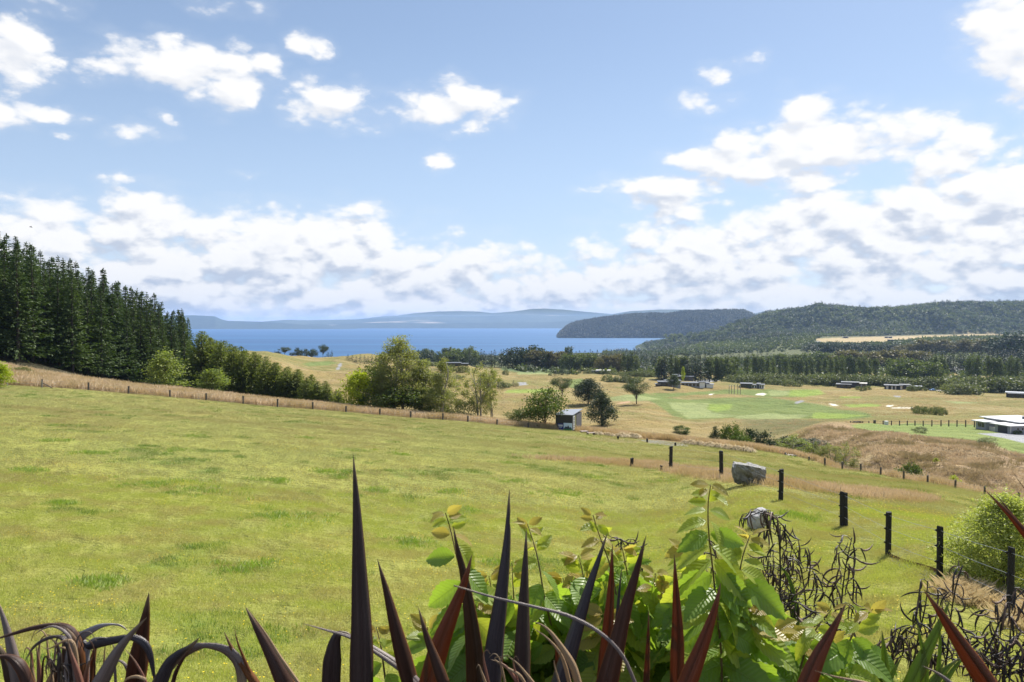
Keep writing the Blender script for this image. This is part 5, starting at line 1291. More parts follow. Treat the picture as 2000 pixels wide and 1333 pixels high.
c = T.mix(T.math('MULTIPLY', T.ramp(n2_, .55, .7), .5), c, (0.06, 0.06, 0.05))
bs = T.n('ShaderNodeBsdfPrincipled', ins={'Base Color': c, 'Roughness': .95, 'Specular IOR Level': .1})
T.link(T.n('ShaderNodeBump', ins={'Height': T.math('ADD', n2_, n1_), 'Strength': 1.0, 'Distance': .08}).outputs[0], bs.inputs['Normal'])
T.n('ShaderNodeOutputMaterial', ins={0: bs.outputs[0]}); M_ROCK = m
M_ROCKP = plain('pale_rock', (.42, .41, .40), .95, var=.25, bump=1.0, bscale=12)
pb = hit(1468, 948)
sc_ = pb[1] / F_PX
rock('boulder', 'large flat-topped grey boulder behind the fence wires', (pb[0], pb[1] + .5, pb[2]), (60 * sc_ * 1.06, 1.2, 40 * sc_ * 1.08), -.12, M_ROCK, 3, tilt=-.16)
pb = hit(1484, 1034); sc_ = pb[1] / F_PX
rock('boulder', 'small pale rock half hidden behind the seed stalks', (pb[0], pb[1] + .3, pb[2]), (36 * sc_, .5, 36 * sc_), .5, M_ROCKP, 8, tilt=.3)

# ------------------------------------------------------------------ black cabin with signs
M_CLAD = plain('black_cladding', (0.028, 0.028, 0.032), .55, var=.1)
M_CLADG = plain('lit_cladding_print', (0.12, 0.12, 0.13), .6, var=.1)  # black cladding painted grey for the sunlit door side; also the banner print
M_ROOFG = plain('grey_roof', (0.26, 0.28, 0.32), .5, var=.1)
M_GLASS = plain('dark_glass', (0.02, 0.025, 0.03), .08, var=0, spec=.8)
M_WHITE = plain('white_paint', (0.78, 0.78, 0.76), .6, var=.05)
M_BLUE = plain('blue_sign', (0.012, 0.02, 0.16), .4, var=.05)
M_BLUEL = plain('bright_blue_sign', (0.02, 0.13, 0.42), .4, var=.05)
M_SKYB = plain('pale_blue_print', (0.50, 0.62, 0.80), .5, var=.05)
M_PRGRN = plain('green_print', (0.02, 0.16, 0.05), .5, var=.1)
M_PRDK = plain('dark_print', (0.03, 0.04, 0.06), .5, var=.1)
M_DECK = plain('weathered_deck', (0.32, 0.26, 0.22), .85, scale=4)
cc_ = at(1118, 127.0); a = math.radians(20)
U = Vector((-math.cos(a), math.sin(a), 0)); V_ = Vector((math.sin(a), math.cos(a), 0))
cab = thing('cabin', 'small black clad cabin with a large sign at the field corner', 'cabin', cc_)
wz = math.atan2(U.y, U.x)
LW, LD, HH = 2.95, 6.0, 2.65
def L2(u, v, z): q = U * u + V_ * v; return (q.x, q.y, z)
def cbox(u0, u1, v0, v1, z0, z1):
    b = MB(); q = L2((u0 + u1) / 2, (v0 + v1) / 2, (z0 + z1) / 2); return b.box(q, (abs(u1 - u0), abs(v1 - v0), z1 - z0), rz=wz)
cbox(0.02, LW - .02, .03, LD - .02, -.3, HH).obj('wall', M_CLAD, cab)
for i in range(14):   # vertical boards on the sign side
    u0 = .02 + i * (LW - .04) / 14
    cbox(u0, u0 + (LW - .04) / 14 - .03, -.01, .03, -.2, HH - .01).obj('cladding_board', M_CLAD, cab)
for i in range(9):
    v0 = 2.5 + i * .38
    cbox(-.02, .02, v0, v0 + .34, -.2, HH - .01).obj('cladding_board', M_CLADG, cab)
cbox(-.03, .02, 0, .34, -.2, HH - .01).obj('corner_panel', M_CLADG, cab)
cbox(-.05, .0, .5, 1.15, .2, HH - .1).obj('banner', M_WHITE, cab)
for i, z in enumerate([.5, .85, 1.25, 1.5, 1.85, 2.1]): cbox(-.07, -.045, .62, 1.02, z, z + .16).obj('banner_print', M_CLADG, cab)
cbox(-.05, .0, 1.4, 1.75, .1, HH - .15).obj('window', plain('seethrough_pane', (.35, .36, .2), .2, var=.1), cab)  # opaque pane in the yellow-green seen through the glass
cbox(-.04, .01, 1.75, 2.45, .0, HH - .12).obj('door', M_GLASS, cab)
rb = MB(); ov = .12
rp = [L2(-ov, -ov, HH + .02), L2(LW + ov, -ov, HH + .02), L2(LW + ov, LD + ov, HH + .18), L2(-ov, LD + ov, HH + .38)]
rb.add(rp + [(q[0], q[1], q[2] + .10) for q in rp], [(3, 2, 1, 0), (4, 5, 6, 7), (0, 1, 5, 4), (1, 2, 6, 5), (2, 3, 7, 6), (3, 0, 4, 7)]); rb.obj('roof', M_ROOFG, cab)
sg = thing('sign_board', 'wide sign with dark blue and landscape panels on cabin', 'sign', cc_); 
cbox(1.50, 2.50, -.12, -.05, 0.02, 1.25).obj('blue_panel', M_BLUE, sg)
cbox(0.02, 1.49, -.12, -.05, 0.02, 1.38).obj('picture_panel', M_SKYB, sg)
cbox(0.02, 1.49, -.135, -.122, 0.02, .42).obj('lawn_print', M_PRGRN, sg)
hb2 = MB(); prof = [(0.05, .43), (.25, .75), (.45, .62), (.7, 1.0), (.9, .7), (1.1, .85), (1.3, .6), (1.47, .43)]
hb2.add([L2(u, -.13, z) for u, z in prof] , [tuple(range(len(prof)))]); hb2.obj('hills_print', M_PRDK, sg)
for (u0, u1, z0, z1, mt_) in [(1.62, 2.38, .95, 1.05, M_WHITE), (1.62, 2.38, .80, .90, M_WHITE), (1.75, 2.25, .66, .72, M_SKYB), (1.75, 2.25, .52, .58, M_SKYB), (1.55, 2.45, .08, .28, M_BLUEL), (1.62, 2.38, .13, .20, M_WHITE)]:
    cbox(u0, u1, -.14, -.125, z0, z1).obj('sign_print', mt_, sg)
def platform(px, py, w_, d_, h_, label):
    p_ = hit(px, py, 100); t = thing('timber_step', label, 'step', p_, .25)
    n = max(3, int(d_ / .22))
    for i in range(n): MB().box((0, (i - n / 2 + .5) * d_ / n, h_), (w_, d_ / n - .025, .04)).obj('plank', M_DECK, t)
    for sx in (-1, 1): MB().box((sx * (w_ / 2 - .08), 0, h_ / 2 - .06), (.09, d_ * .96, h_ + .02)).obj('bearer', M_POSTG, t)
platform(1130, 842, 2.2, 2.4, .35, 'largest weathered timber platform at the cabin door')
platform(1141, 846, 1.2, 1.2, .3, 'middle timber step below the cabin platform')
platform(1154, 850, 1.2, .9, .35, 'lowest timber step nearest the pale tussocks')
p_ = hit(1194, 850, 100); o = MB().box((0, 0, .35), (.42, .3, .55)).obj('red_box', plain('red_paint', (.42, .11, .05), .6), bevel=.02); o.location = p_ + [0, 3.0, 0]; o.location.z = Z(o.location.x, o.location.y); o['label'] = 'small red box standing in the dry grass'; o['category'] = 'box'

# ------------------------------------------------------------------ tussocks
def tussock_mesh(seed, n=260, R=.75, H=.75):
    rng = np.random.default_rng(seed)
    a = rng.random(n) * 6.28; el = rng.random(n) ** .7
    V = []; F = []
    for i in range(n):
        d = np.array([math.cos(a[i]), math.sin(a[i]), 0]); s = np.array([-d[1], d[0], 0]) * .018
        r1 = R * (.35 + .65 * el[i]); h1 = H * (1.05 - .45 * el[i]) * (.8 + .4 * rng.random())
        pts = [d * .06, d * r1 * .45 + [0, 0, h1 * .85], d * r1 * .85 + [0, 0, h1 * .8], d * r1 * 1.12 + [0, 0, h1 * .35]]
        b = len(V)
        for j, q in enumerate(pts): w_ = [1, 1, .8, .2][j]; V += [q - s * w_, q + s * w_]
        F += [(b + 2 * j, b + 2 * j + 1, b + 2 * j + 3, b + 2 * j + 2) for j in range(3)]
    return am('blades', (np.array(V), np.array(F), np.repeat(rng.random(n), 8)), M_STRAWP)
TM = [tussock_mesh(k) for k in range(4)]
tl = [(x, 847 + (x - 1155) * .11, .8) for x in range(1163, 1212, 8)] + [(x, 852 + (x - 1205) * .09, 1.15) for x in range(1216, 1250, 7)] + [(x, 866 + (x - 1340) * .135, .95 + .15 * ((x // 9) % 2)) for x in range(1340, 1470, 9)]
for i, (px, py, s) in enumerate(tl):
    p_ = hit(px + random.uniform(-3, 3), py + 2, 90)
    t = thing('tussock_grass', '%s pale tussock from the left along the gravel track' % ordn(i), 'tussock', p_, random.random() * 6, 'pale tussocks along the track')
    t.scale = (s * 1.3, s * 1.3, s * 1.1)
    link('blades', TM[i % 4], t)

# ------------------------------------------------------------------ houses
M_DKWALL = plain('dark_wall', (0.045, 0.042, 0.045), .8)
M_GRWALL = plain('grey_weatherboard', (0.32, 0.33, 0.36), .8, var=.08)
M_LTWALL = plain('pale_wall', (0.62, 0.60, 0.56), .8, var=.08)
M_DKROOF = plain('dark_roof', (0.10, 0.11, 0.13), .6)
M_PLROOF = plain('pale_roof', (0.62, 0.62, 0.62), .55, var=.06)
M_FRAME = plain('window_frame', (0.05, 0.05, 0.055), .5)
M_DOORD = plain('garage_door', (0.05, 0.05, 0.07), .5)
def house(label, px, pyb, blocks, rz=0.0, scale=None, name='house', y0=240):
    """blocks in photo pixels: (x0, x1, depth m, height px, wall, roof, windows, setback m)"""
    p_ = hit(px, pyb, y0); s = p_[1] / F_PX
    t = thing(name, label, 'house', p_, rz - math.atan((px - 1000) / F_PX))
    for (x0, x1, dep, hp, wm, rm, wins, sb) in blocks:
        X0, X1, H = (x0 - px) * s, (x1 - px) * s, hp * s
        wl = MB().bbox(X0, X1, sb, sb + dep, -3.5, H).obj('wall', wm, t)
        MB().bbox(X0 - .5, X1 + .5, sb - .7, sb + dep + .5, H + .003, H + .30).obj('roof', rm, t)
        n = wins
        for i in range(n):
            w0 = X0 + (X1 - X0) * (i + .15) / n; w1 = X0 + (X1 - X0) * (i + .85) / n
            f = MB().bbox(w0, w1, sb - .06, sb - .002, H * .12, H * .86).obj('window', M_FRAME, t)
            MB().bbox(w0 + .08, w1 - .08, sb - .09, sb - .062, H * .12 + .08, H * .86 - .08).obj('pane', M_GLASS, f)
    return t
house('long dark house left of the lone slender pine', 1300, 755, [(1286, 1312, 9, 8, M_DKWALL, M_DKROOF, 4, 0), (1281, 1289, 6, 4, M_DKWALL, M_DKROOF, 1, -2), (1300, 1330, 8, 9, M_GRWALL, M_DKROOF, 3, 6)], .05)
house('dark house with pale roof behind the long dark one', 1335, 744, [(1322, 1354, 9, 8, M_DKWALL, M_ROOFG, 4, 0), (1314, 1326, 7, 10, M_DKWALL, M_ROOFG, 1, 5)], 0)
house('grey house with a tall white end block', 1352, 756, [(1331, 1366, 8, 7, M_GRWALL, M_DKROOF, 5, 0), (1366, 1376, 5, 9, M_WHITE, M_DKROOF, 0, -1), (1376, 1384, 7, 7, M_DKWALL, M_DKROOF, 1, 2), (1379, 1392, 5, 5, M_WHITE, M_ROOFG, 0, 0)], 0)
house('white-ended dark house alone on the grass', 1470, 759, [(1447, 1468, 9, 8, M_DKWALL, M_DKROOF, 3, 0), (1468, 1478, 7, 6, M_WHITE, M_DKROOF, 2, 1), (1478, 1483, 8, 8, M_DKWALL, M_DKROOF, 0, 2), (1482, 1491, 7, 7, M_WHITE, M_DKROOF, 2, 0)], -.05)
house('low dark house among garden scrub', 1660, 759, [(1636, 1662, 9, 7, M_DKWALL, M_DKROOF, 3, 0), (1645, 1676, 9, 10, M_DKWALL, M_DKROOF, 0, 6), (1662, 1690, 8, 8, M_GRWALL, M_LTWALL, 3, 9)], 0)
house('striped dark house with pale wall panels', 1755, 762, [(1730, 1760, 8, 8, M_DKWALL, M_DKROOF, 0, 0), (1757, 1775, 8, 9, M_DKWALL, M_DKROOF, 2, 3), (1770, 1795, 8, 7, M_DKWALL, M_ROOFG, 2, 1), (1733, 1737, 1, 7, M_LTWALL, M_DKROOF, 0, -.8), (1742, 1745, 1, 7, M_LTWALL, M_DKROOF, 0, -.8), (1748.5, 1751, 1, 7, M_LTWALL, M_DKROOF, 0, -.8), (1758, 1761.5, 1, 8, M_LTWALL, M_DKROOF, 0, -.8)], 0)
house('dark house with wide roof at the right edge', 1985, 778, [(1972, 2030, 10, 8, M_DKWALL, M_DKROOF, 8, 0), (1968, 2040, 8, 9, M_DKWALL, M_ROOFG, 0, 3)], 0)
house('flat-roofed clubhouse left of the scrub', 1172, 731, [(1155, 1190, 10, 5, M_DKWALL, M_DKROOF, 6, 0), (1165, 1192, 8, 6, M_DKWALL, M_LTWALL, 0, 5)], 0)
house('pale-roofed house by the straight pine row', 1272, 713, [(1262, 1282, 10, 4, M_LTWALL, M_PLROOF, 3, 0)], 0, y0=700)
house('grey sheds below the pale-roofed house', 1262, 722, [(1250, 1280, 8, 4, M_DKWALL, M_ROOFG, 3, 0)], 0, y0=600)
house('low dark house on the knoll behind the birches', 888, 716, [(868, 900, 9, 6, M_DKWALL, M_DKROOF, 4, 0), (898, 914, 8, 4, M_DKWALL, M_DKROOF, 2, 2)], 0, y0=400)
house('flat dark house above the birch clump', 825, 695, [(815, 831, 9, 4, M_DKWALL, M_DKROOF, 2, 0)], 0, y0=500)
house('row house with white roof left of the lone poplars', 1858, 727, [(1848, 1882, 9, 5, M_LTWALL, M_PLROOF, 3, 0), (1862, 1878, 8, 8, M_LTWALL, M_PLROOF, 0, 6)], 0, y0=520)
house('white-roofed house behind the lone poplars', 1930, 726, [(1915, 1948, 9, 5, M_LTWALL, M_PLROOF, 4, 0)], 0, y0=520)
house('white-roofed house at the far right behind poplars', 1992, 725, [(1980, 2012, 9, 5, M_LTWALL, M_PLROOF, 3, 0)], 0, y0=520)
house('pale roof showing between poplars and broad clump', 1722, 727, [(1714, 1731, 9, 5, M_LTWALL, M_PLROOF, 2, 0)], 0, y0=520)
house('pale roof showing between the tall poplars', 1652, 725, [(1645, 1660, 9, 5, M_LTWALL, M_PLROOF, 2, 0)], 0, y0=520)
house('white farmhouse on the far tan paddock', 1735, 661, [(1728, 1742, 14, 3, M_LTWALL, M_ROOFG, 2, 0)], 0, y0=1500)
house('dark shed below the farmhouse on tan paddock', 1742, 667, [(1734, 1752, 14, 3, M_DKWALL, M_DKROOF, 2, 0)], 0, y0=1500)
house('small farmhouse at the left of the tan paddock', 1651, 661, [(1646, 1657, 12, 3, M_LTWALL, M_DKROOF, 1, 0)], 0, y0=1500)
for k, (px, py) in enumerate([(703, 699), (741, 690), (768, 691), (774, 692), (932, 688), (1003, 687), (1010, 686), (1214, 682), (1248, 681), (1252, 684), (1120, 679), (1205, 683)]):
    p_ = hit(px, py + 2, 900); h_ = 6.0
    t = thing('far_house', '%s tiny white house from the left among lakeside trees' % ordn(k), 'house', p_, .2 * k, 'tiny white houses by the lake')
    MB().box((0, 0, h_ / 2), (7, 7, h_)).obj('wall', M_WHITE, t); MB().prism([(-4.2, -4.2), (4.2, -4.2), (4.2, 4.2), (-4.2, 4.2)], h_ + .01, h_ + .5).obj('roof', M_PLROOF, t)
# white-roofed house at the right edge, turned corner-on
G1 = hit(1973, 848, 140); th = math.radians(135)
hs = thing('house', 'grey weatherboard house with large white roofs and garage', 'house', G1)
Uh = Vector((-.70, .714, 0)); Vh = Vector((.714, .70, 0)); ths = math.atan2(Uh.y, Uh.x)
def hb3(u0, u1, v0, v1, z0, z1, name, mat, par=None, bev=0):
    q = Uh * (u0 + u1) / 2 + Vh * (v0 + v1) / 2
    return MB().box((q.x, q.y, (z0 + z1) / 2), (abs(u1 - u0), abs(v1 - v0), z1 - z0), rz=ths).obj(name, mat, par or hs)
hs_s = G1[1] / 200.0
hs.scale = (hs_s, hs_s, hs_s); hs.rotation_euler = (0, 0, -math.atan(973 / F_PX))
k_ = G1[1] / F_PX
hw = 15.0 * k_ / hs_s
for i in range(7): hb3(0, 4.9, 0, 7, hw * i / 7 - (.5 if i == 0 else 0), hw * (i + 1) / 7 - .02, 'weatherboard', M_GRWALL)
gd = hb3(.9, 3.9, -.06, -.003, 0, hw * .88, 'garage_door', M_DOORD)
for i in range(4): hb3(.95, 3.85, -.09, -.063, hw * .88 * i / 4 + .03, hw * .88 * (i + 1) / 4 - .03, 'door_panel', M_DOORD, gd)
hb3(-.06, .0, .0, .25, 0, hw, 'corner_post', M_LTWALL)
for v in (2.2, 3.6, 5.0):
    wv_ = hb3(-.06, -.003, v, v + .45, hw * .45, hw * .72, 'window', M_FRAME); hb3(-.08, -.062, v + .05, v + .4, hw * .48, hw * .69, 'pane', M_GLASS, wv_)
hb3(-.9, 5.9, -.9, 8.5, hw + .01, hw + .22, 'roof', M_PLROOF)
hb3(2.0, 14.0, 5.0, 16, -.5, hw * 1.25, 'wall', M_GRWALL); hb3(1.4, 14.8, 4.2, 17, hw * 1.26, hw * 1.26 + .25, 'roof', M_PLROOF)
hb3(8.6, 12.0, .5, 9.5, -.5, hw * .95, 'wall', M_GRWALL); hb3(7.9, 12.7, -.3, 10.5, hw * .96, hw * .96 + .22, 'roof', M_PLROOF)
for (u, v) in ((9.0, 1), (10.2, 1)):
    wv_ = hb3(u, u + .9, .44, .497, hw * .25, hw * .8, 'window', M_FRAME); hb3(u + .06, u + .84, .41, .438, hw * .29, hw * .76, 'pane', M_GLASS, wv_)
hb3(5.2, 8.5, 1.5, 1.62, -.3, hw * .42, 'courtyard_wall', M_LTWALL)
hb3(6.2, 7.4, 11.0, 11.8, hw * 1.26 + .25, hw * 1.26 + .95, 'roof_unit', M_DKROOF); hb3(6.7, 6.9, 11.3, 11.5, hw * 1.26 + .95, hw * 1.26 + 1.6, 'flue', M_DKROOF)
for k, px in enumerate((1984, 1992.5, 2001)):
    spot('clipped_shrub', 'shrub', 'bush', px, 849, 840, '%s ball-shaped shrub from the left beside garage wall' % ordn(k), wpx=8, var=k, group='clipped shrubs by the garage')
p_ = at(1731, 224); o = MB().box((0, 0, .6), (1.0, .8, 1.3)).obj('water_tank', M_PLROOF, bevel=.1); o.location = p_; o['label'] = 'small white tank beside the rail fence'; o['category'] = 'tank'
p_ = at(1672, 226); hp = MB()
for k in range(9): hp.tube([(random.uniform(-1.6, 1.4), random.uniform(-.5, .5), .1 + .1 * (k % 3)), (random.uniform(-1, 1.8), random.uniform(-.6, .6), .2 + .12 * (k % 3))], .11, 5)
o = hp.obj('timber_heap', M_POSTB); o.location = p_; o['label'] = 'dark heap of timber beside the short rail fence'; o['category'] = 'timber heap'

# ------------------------------------------------------------------ cars
def car(label, p_, rz, paint, pick=False):
    t = thing('parked_car', label, 'car', p_, rz)
    prof = [(-2.2, .35), (-2.25, .75), (-2.1, 1.0), (-1.25, 1.08), (-.55, 1.55), (.75, 1.6), (1.35, 1.15) if not pick else (.95, 1.1), (2.2, 1.05), (2.25, .7), (2.2, .35)]
    b = MB(); n = len(prof)
    V = [(x, -.86 if z < 1.2 else -.68, z) for x, z in prof] + [(x, .86 if z < 1.2 else .68, z) for x, z in prof]
    b.add(V, [tuple(range(n))[::-1], tuple(range(n, 2 * n))] + [(i, (i + 1) % n, n + (i + 1) % n, n + i) for i in range(n)])
    b.obj('body', paint, t, bevel=.06)
    g = MB()
    for s in (-1, 1): g.add([(-1.0, s * .80, 1.12), (-.5, s * .71, 1.47), (.65, s * .71, 1.5), (1.1, s * .80, 1.14)], [(0, 1, 2, 3)])
    g.obj('side_window', M_GLASS, t)
    MB().add([(-1.22, -.7, 1.11), (-1.22, .7, 1.11), (-.62, .6, 1.5), (-.62, -.6, 1.5)], [(0, 1, 2, 3)]).obj('windscreen', M_GLASS, t)
    for x in (-1.4, 1.4):
        for s in (-1, 1):
            w_ = MB().tube([(x, s * .7, .33), (x, s * .9, .33)], .33, 14).obj('wheel', M_POSTB, t); MB().tube([(x, s * .9, .33), (x, s * .915, .33)], .2, 10).obj('rim', M_WIRE, w_)
    for s in (-1, 1): MB().box((-2.24, s * .6, .78), (.05, .3, .14)).obj('headlight', M_WHITE, t)
M_CARW = plain('white_car_paint', (.78, .79, .8), .25, var=0, spec=.6); M_CARB = plain('blue_car_paint', (.12, .25, .50), .25, var=0, spec=.6)
pw = at(1520, 133); zt = p2w(1520, 877, 133)[2]
pw[2] = zt - 1.62; car('white car half hidden by the dry grass', pw, .35, M_CARW)
car('blue car parked by the striped house', hit(1822, 764, 300), .2, M_CARB)
car('black car beside the blue car', hit(1812, 763, 300), .1, M_POSTB)
# bird far off over the firs
bp = p2w(60, 444, 160.0); bd = MB()
bd.tube([(-.28, 0, 0), (-.1, 0, .02), (.12, 0, .02), (.34, 0, -.01)], [.02, .07, .07, .015], 6)
for s in (-1, 1): bd.add([(-.08, 0, .03), (.12, 0, .03), (.10, s * .45, .22), (-.02, s * .45, .22), (.0, s * .95, .16), (-.05, s * .95, .16)], [(0, 1, 2, 3), (3, 2, 4, 5)])
o = bd.obj('bird', M_POSTB); o.location = bp; o.rotation_euler = (.1, .2, .6); o['label'] = 'small dark bird gliding high above the firs'; o['category'] = 'bird'
# ------------------------------------------------------------------ foreground plants
def flaxmat(name, ca, cb, trans, tc, rough=.38, edge=None, spec=.5, mid=None):
    m, T = newmat(name)
    sd = T.n('ShaderNodeAttribute', attribute_name='side').outputs['Fac']; al = T.n('ShaderNodeAttribute', attribute_name='rnd').outputs['Fac']
    oi = T.n('ShaderNodeObjectInfo').outputs['Random']
    v = T.n('ShaderNodeCombineXYZ', ins={0: T.math('MULTIPLY', sd, 16.0), 1: T.math('MULTIPLY', al, 1.5), 2: T.math('MULTIPLY', oi, 40.0)}).outputs[0]
    st = T.noise(v, 1.6, 5, .65); v2 = T.n('ShaderNodeCombineXYZ', ins={0: sd, 1: T.math('MULTIPLY', al, 6.0), 2: T.math('MULTIPLY', oi, 40.0)}).outputs[0]
    bl = T.noise(v2, 1.2, 5, .6)
    c = T.mix(T.ramp(st, .3, .7), ca, cb)
    k = T.math('MULTIPLY_ADD', bl, .9, .55)
    c = T.vm('MULTIPLY', c, T.n('ShaderNodeCombineXYZ', ins={0: k, 1: k, 2: k}).outputs[0])
    c = T.mix(T.math('MULTIPLY', T.ramp(T.math('MULTIPLY', st, T.math('MULTIPLY_ADD', bl, .8, .6)), .50, .72), .30), c, (.20, .16, .14))
    ab = T.math('ABSOLUTE', sd)
    if edge: c = T.mix(T.ramp(ab, .86, .96), c, edge)
    if mid: c = T.mix(T.math('MULTIPLY', T.ramp(ab, .10, .0), .7), c, mid)
    tip = T.ramp(al, .05, .0)
    c = T.mix(tip, c, (.30, .22, .13))
    bs = T.n('ShaderNodeBsdfPrincipled', ins={'Base Color': c, 'Roughness': rough, 'Specular IOR Level': spec})
    T.link(T.n('ShaderNodeBump', ins={'Height': st, 'Strength': .7, 'Distance': .002}).outputs[0], bs.inputs['Normal'])
    tcl = T.mix(T.ramp(st, .2, .8), tuple(q * .7 for q in tc), tc)
    tr = T.n('ShaderNodeBsdfTranslucent', ins={'Color': tcl})
    mx = T.n('ShaderNodeMixShader', ins={0: trans, 1: bs.outputs[0], 2: tr.outputs[0]})
    T.n('ShaderNodeOutputMaterial', ins={0: mx.outputs[0]})
    return m
FM = {
 'purple': flaxmat('purple_flax', (.036, .026, .028), (.072, .052, .050), .16, (.10, .05, .05), .34, (.10, .05, .02), mid=(.08, .05, .05)),
 'slate': flaxmat('slate_flax', (.028, .026, .036), (.055, .050, .062), .12, (.07, .05, .06), .32, (.10, .05, .02)),
 'brown': flaxmat('brown_flax', (.050, .022, .014), (.085, .036, .020), .35, (.20, .07, .02), .42, (.25, .10, .03)),
 'olive': flaxmat('olive_brown_flax', (.048, .028, .012), (.080, .045, .018), .35, (.17, .08, .02), .42, (.20, .09, .03)),
 'red': flaxmat('red_flax', (.085, .032, .013), (.14, .055, .019), .45, (.38, .14, .03), .42, (.28, .11, .03)),
 'orange': flaxmat('orange_flax', (.20, .075, .02), (.30, .12, .03), .45, (.50, .19, .04), .45),
 'sheen': flaxmat('sheen_flax', (.28, .26, .28), (.42, .40, .42), .12, (.15, .10, .10), .28, None, 1.0),  # dark leaf with its sky and sun sheen painted in as a pale base
 'lavender': flaxmat('lavender_flax', (.13, .10, .09), (.24, .19, .17), .15, (.2, .14, .14), .4, None, .7),
 'tan': flaxmat('dry_flax', (.34, .22, .12), (.52, .36, .20), .3, (.5, .33, .16), .6),
 'coral': flaxmat('coral_flax', (.22, .09, .06), (.32, .14, .09), .3, (.4, .15, .08), .45),
 'green': flaxmat('green_flax', (.12, .19, .025), (.20, .28, .045), .45, (.35, .48, .06), .4, (.35, .30, .06)),
}
def spline(P, n):
    P = np.asarray(P, float); k = len(P)
    if k == 2: return P[0] + (P[1] - P[0]) * np.linspace(0, 1, n)[:, None]
    E = np.vstack([2 * P[0] - P[1], P, 2 * P[-1] - P[-2]])
    u = np.linspace(0, k - 1 - 1e-6, n); i = u.astype(int); t = (u - i)[:, None]
    a, b, c, d = E[i], E[i + 1], E[i + 2], E[i + 3]
    return .5 * (2 * b + (c - a) * t + (2 * a - 5 * b + 4 * c - d) * t ** 2 + (3 * b - a - 3 * c + d) * t ** 3)
BLN = [0]
def blade(plant_o, pts, wpx, Y, kind, fold=.22, yaw=0.0, taper=.55, base=None, tipw=.0, Ytip=None, root=True, flat=False, notch=None):
    """a sword leaf from tip to root; pts are photo positions from the tip down, wpx its width in photo pixels"""
    n0 = len(pts); Ys = np.linspace(Ytip if Ytip else Y, Y, n0)
    P = [p2w(q[0], q[1], Ys[i]) for i, q in enumerate(pts)]
    nv = len(P)
    if root:
        b_ = np.array(plant_o['root']); last = P[-1]
        b_ = b_ + np.array([random.uniform(-.08, .08), random.uniform(-.05, .05), 0])
    n = 34
    S = spline(P, 40)
    visl = float(np.linalg.norm(np.diff(S, axis=0), axis=1).sum())
    if root:
        t0 = unit(S[-1] - S[-2]); gap = float(np.linalg.norm(b_ - S[-1]))
        u_ = np.linspace(0, 1, 26)[1:, None]
        t1 = np.array([0, 0, -1.0])
        Hh = (2 * u_ ** 3 - 3 * u_ ** 2 + 1) * S[-1] + (u_ ** 3 - 2 * u_ ** 2 + u_) * t0 * gap * 1.1 + (-2 * u_ ** 3 + 3 * u_ ** 2) * b_ + (u_ ** 3 - u_ ** 2) * t1 * gap * .8
        S = np.vstack([S, Hh])
    L = np.concatenate([[0], np.cumsum(np.linalg.norm(np.diff(S, axis=0), axis=1))])
    lq = np.concatenate([np.linspace(0, visl, 26), np.linspace(visl, L[-1], 9)[1:]]) if root else np.linspace(0, L[-1], n)
    S = np.stack([np.interp(lq, L, S[:, i]) for i in range(3)], -1); L = lq; n = len(lq)
    S[1:-1] = S[1:-1] * .5 + (S[:-2] + S[2:]) * .25 if not root else S[1:-1]
    d = unit(np.gradient(S, axis=0)); vis = visl
    view = unit(-S); side = unit(np.cross(d, view))
    nrm = unit(np.cross(side, d))
    ca, sa = math.cos(yaw), math.sin(yaw)
    s2 = side * ca + nrm * sa; n2 = unit(np.cross(s2, d))
    W = wpx / F_PX * Y / max(.35, abs(ca))
    prof = np.clip(L / (vis * (.45 + .55 * taper)), 0, 1) ** .85
    prof = tipw + (1 - tipw) * prof
    prof = prof * (1 - .35 * np.clip((L - vis) / max(1e-3, L[-1] - vis), 0, 1))
    hw = W / 2 * prof * (.42 + .58 * np.clip(np.abs(d[:, 2]) * 1.35, 0, 1) ** .8 if wpx > 11 else 1.0)
    if notch: hw = hw.copy(); 
    f = (fold * 1.35) * W * prof
    if flat: f = f * .25
    cols_ = [(-1, 0), (-.5, .42), (-.004, 1), (.004, 1), (.5, .42), (1, 0)]
    V = []; sd = []; al = []
    for cx, cz in cols_:
        V.append(S + s2 * (cx * hw)[:, None] + n2 * (cz * f)[:, None]); sd.append(np.full(n, cx)); al.append(L / L[-1])
    V = np.stack(V, 1).reshape(-1, 3); sd = np.stack(sd, 1).ravel(); al = np.stack(al, 1).ravel()
    if notch is not None:
        j = int(notch * n) * 6; V[j] = V[j] * .55 + V[j + 2] * .45
    k = len(cols_); i = np.arange(n - 1)[:, None] * k; j = np.array([0, 1, 3, 4])[None]
    F = np.stack([i + j, i + j + 1, i + k + j + 1, i + k + j], -1).reshape(-1, 4)
    loc = np.array(plant_o.location)
    me = mk_mesh('leaf', V - loc, F, FM[kind], rnd=al, f1=sd, smooth=True)
    o = link('leaf', me, plant_o)
    sm = o.modifiers.new('thickness', 'SOLIDIFY'); sm.thickness = .0012; sm.offset = 0
    BLN[0] += 1
    return o
def flax(label, px, Y, name='flax_plant'):
    x = (px - 1000) / F_PX * Y
    t = thing(name, label, 'flax', (x, Y, Z(x, Y)))
    t['root'] = [x, Y, Z(x, Y)]
    # the fan of short leaf bases below the frame
    for k in range(7):
        a = (k - 3) * .16 + random.uniform(-.05, .05); h = random.uniform(.25, .42)
        V = MB().add([(-.03 + a * .1, 0, -.05), (.03 + a * .1, .01, -.05), (.03 + a * .9 * h * 2, .0, h), (-.03 + a * .9 * h * 2, -.01, h), (a * 2.4 * h, 0, h * 1.5)], [(0, 1, 2, 3), (3, 2, 4)])
        V.obj('leaf_base', FM['brown'], t)
    return t
f1 = flax('bronze flax with drooping shredded leaves in bottom corner', 90, 2.5)
f2 = flax('bronze flax with two arching leaves and orange blades', 470, 2.6)
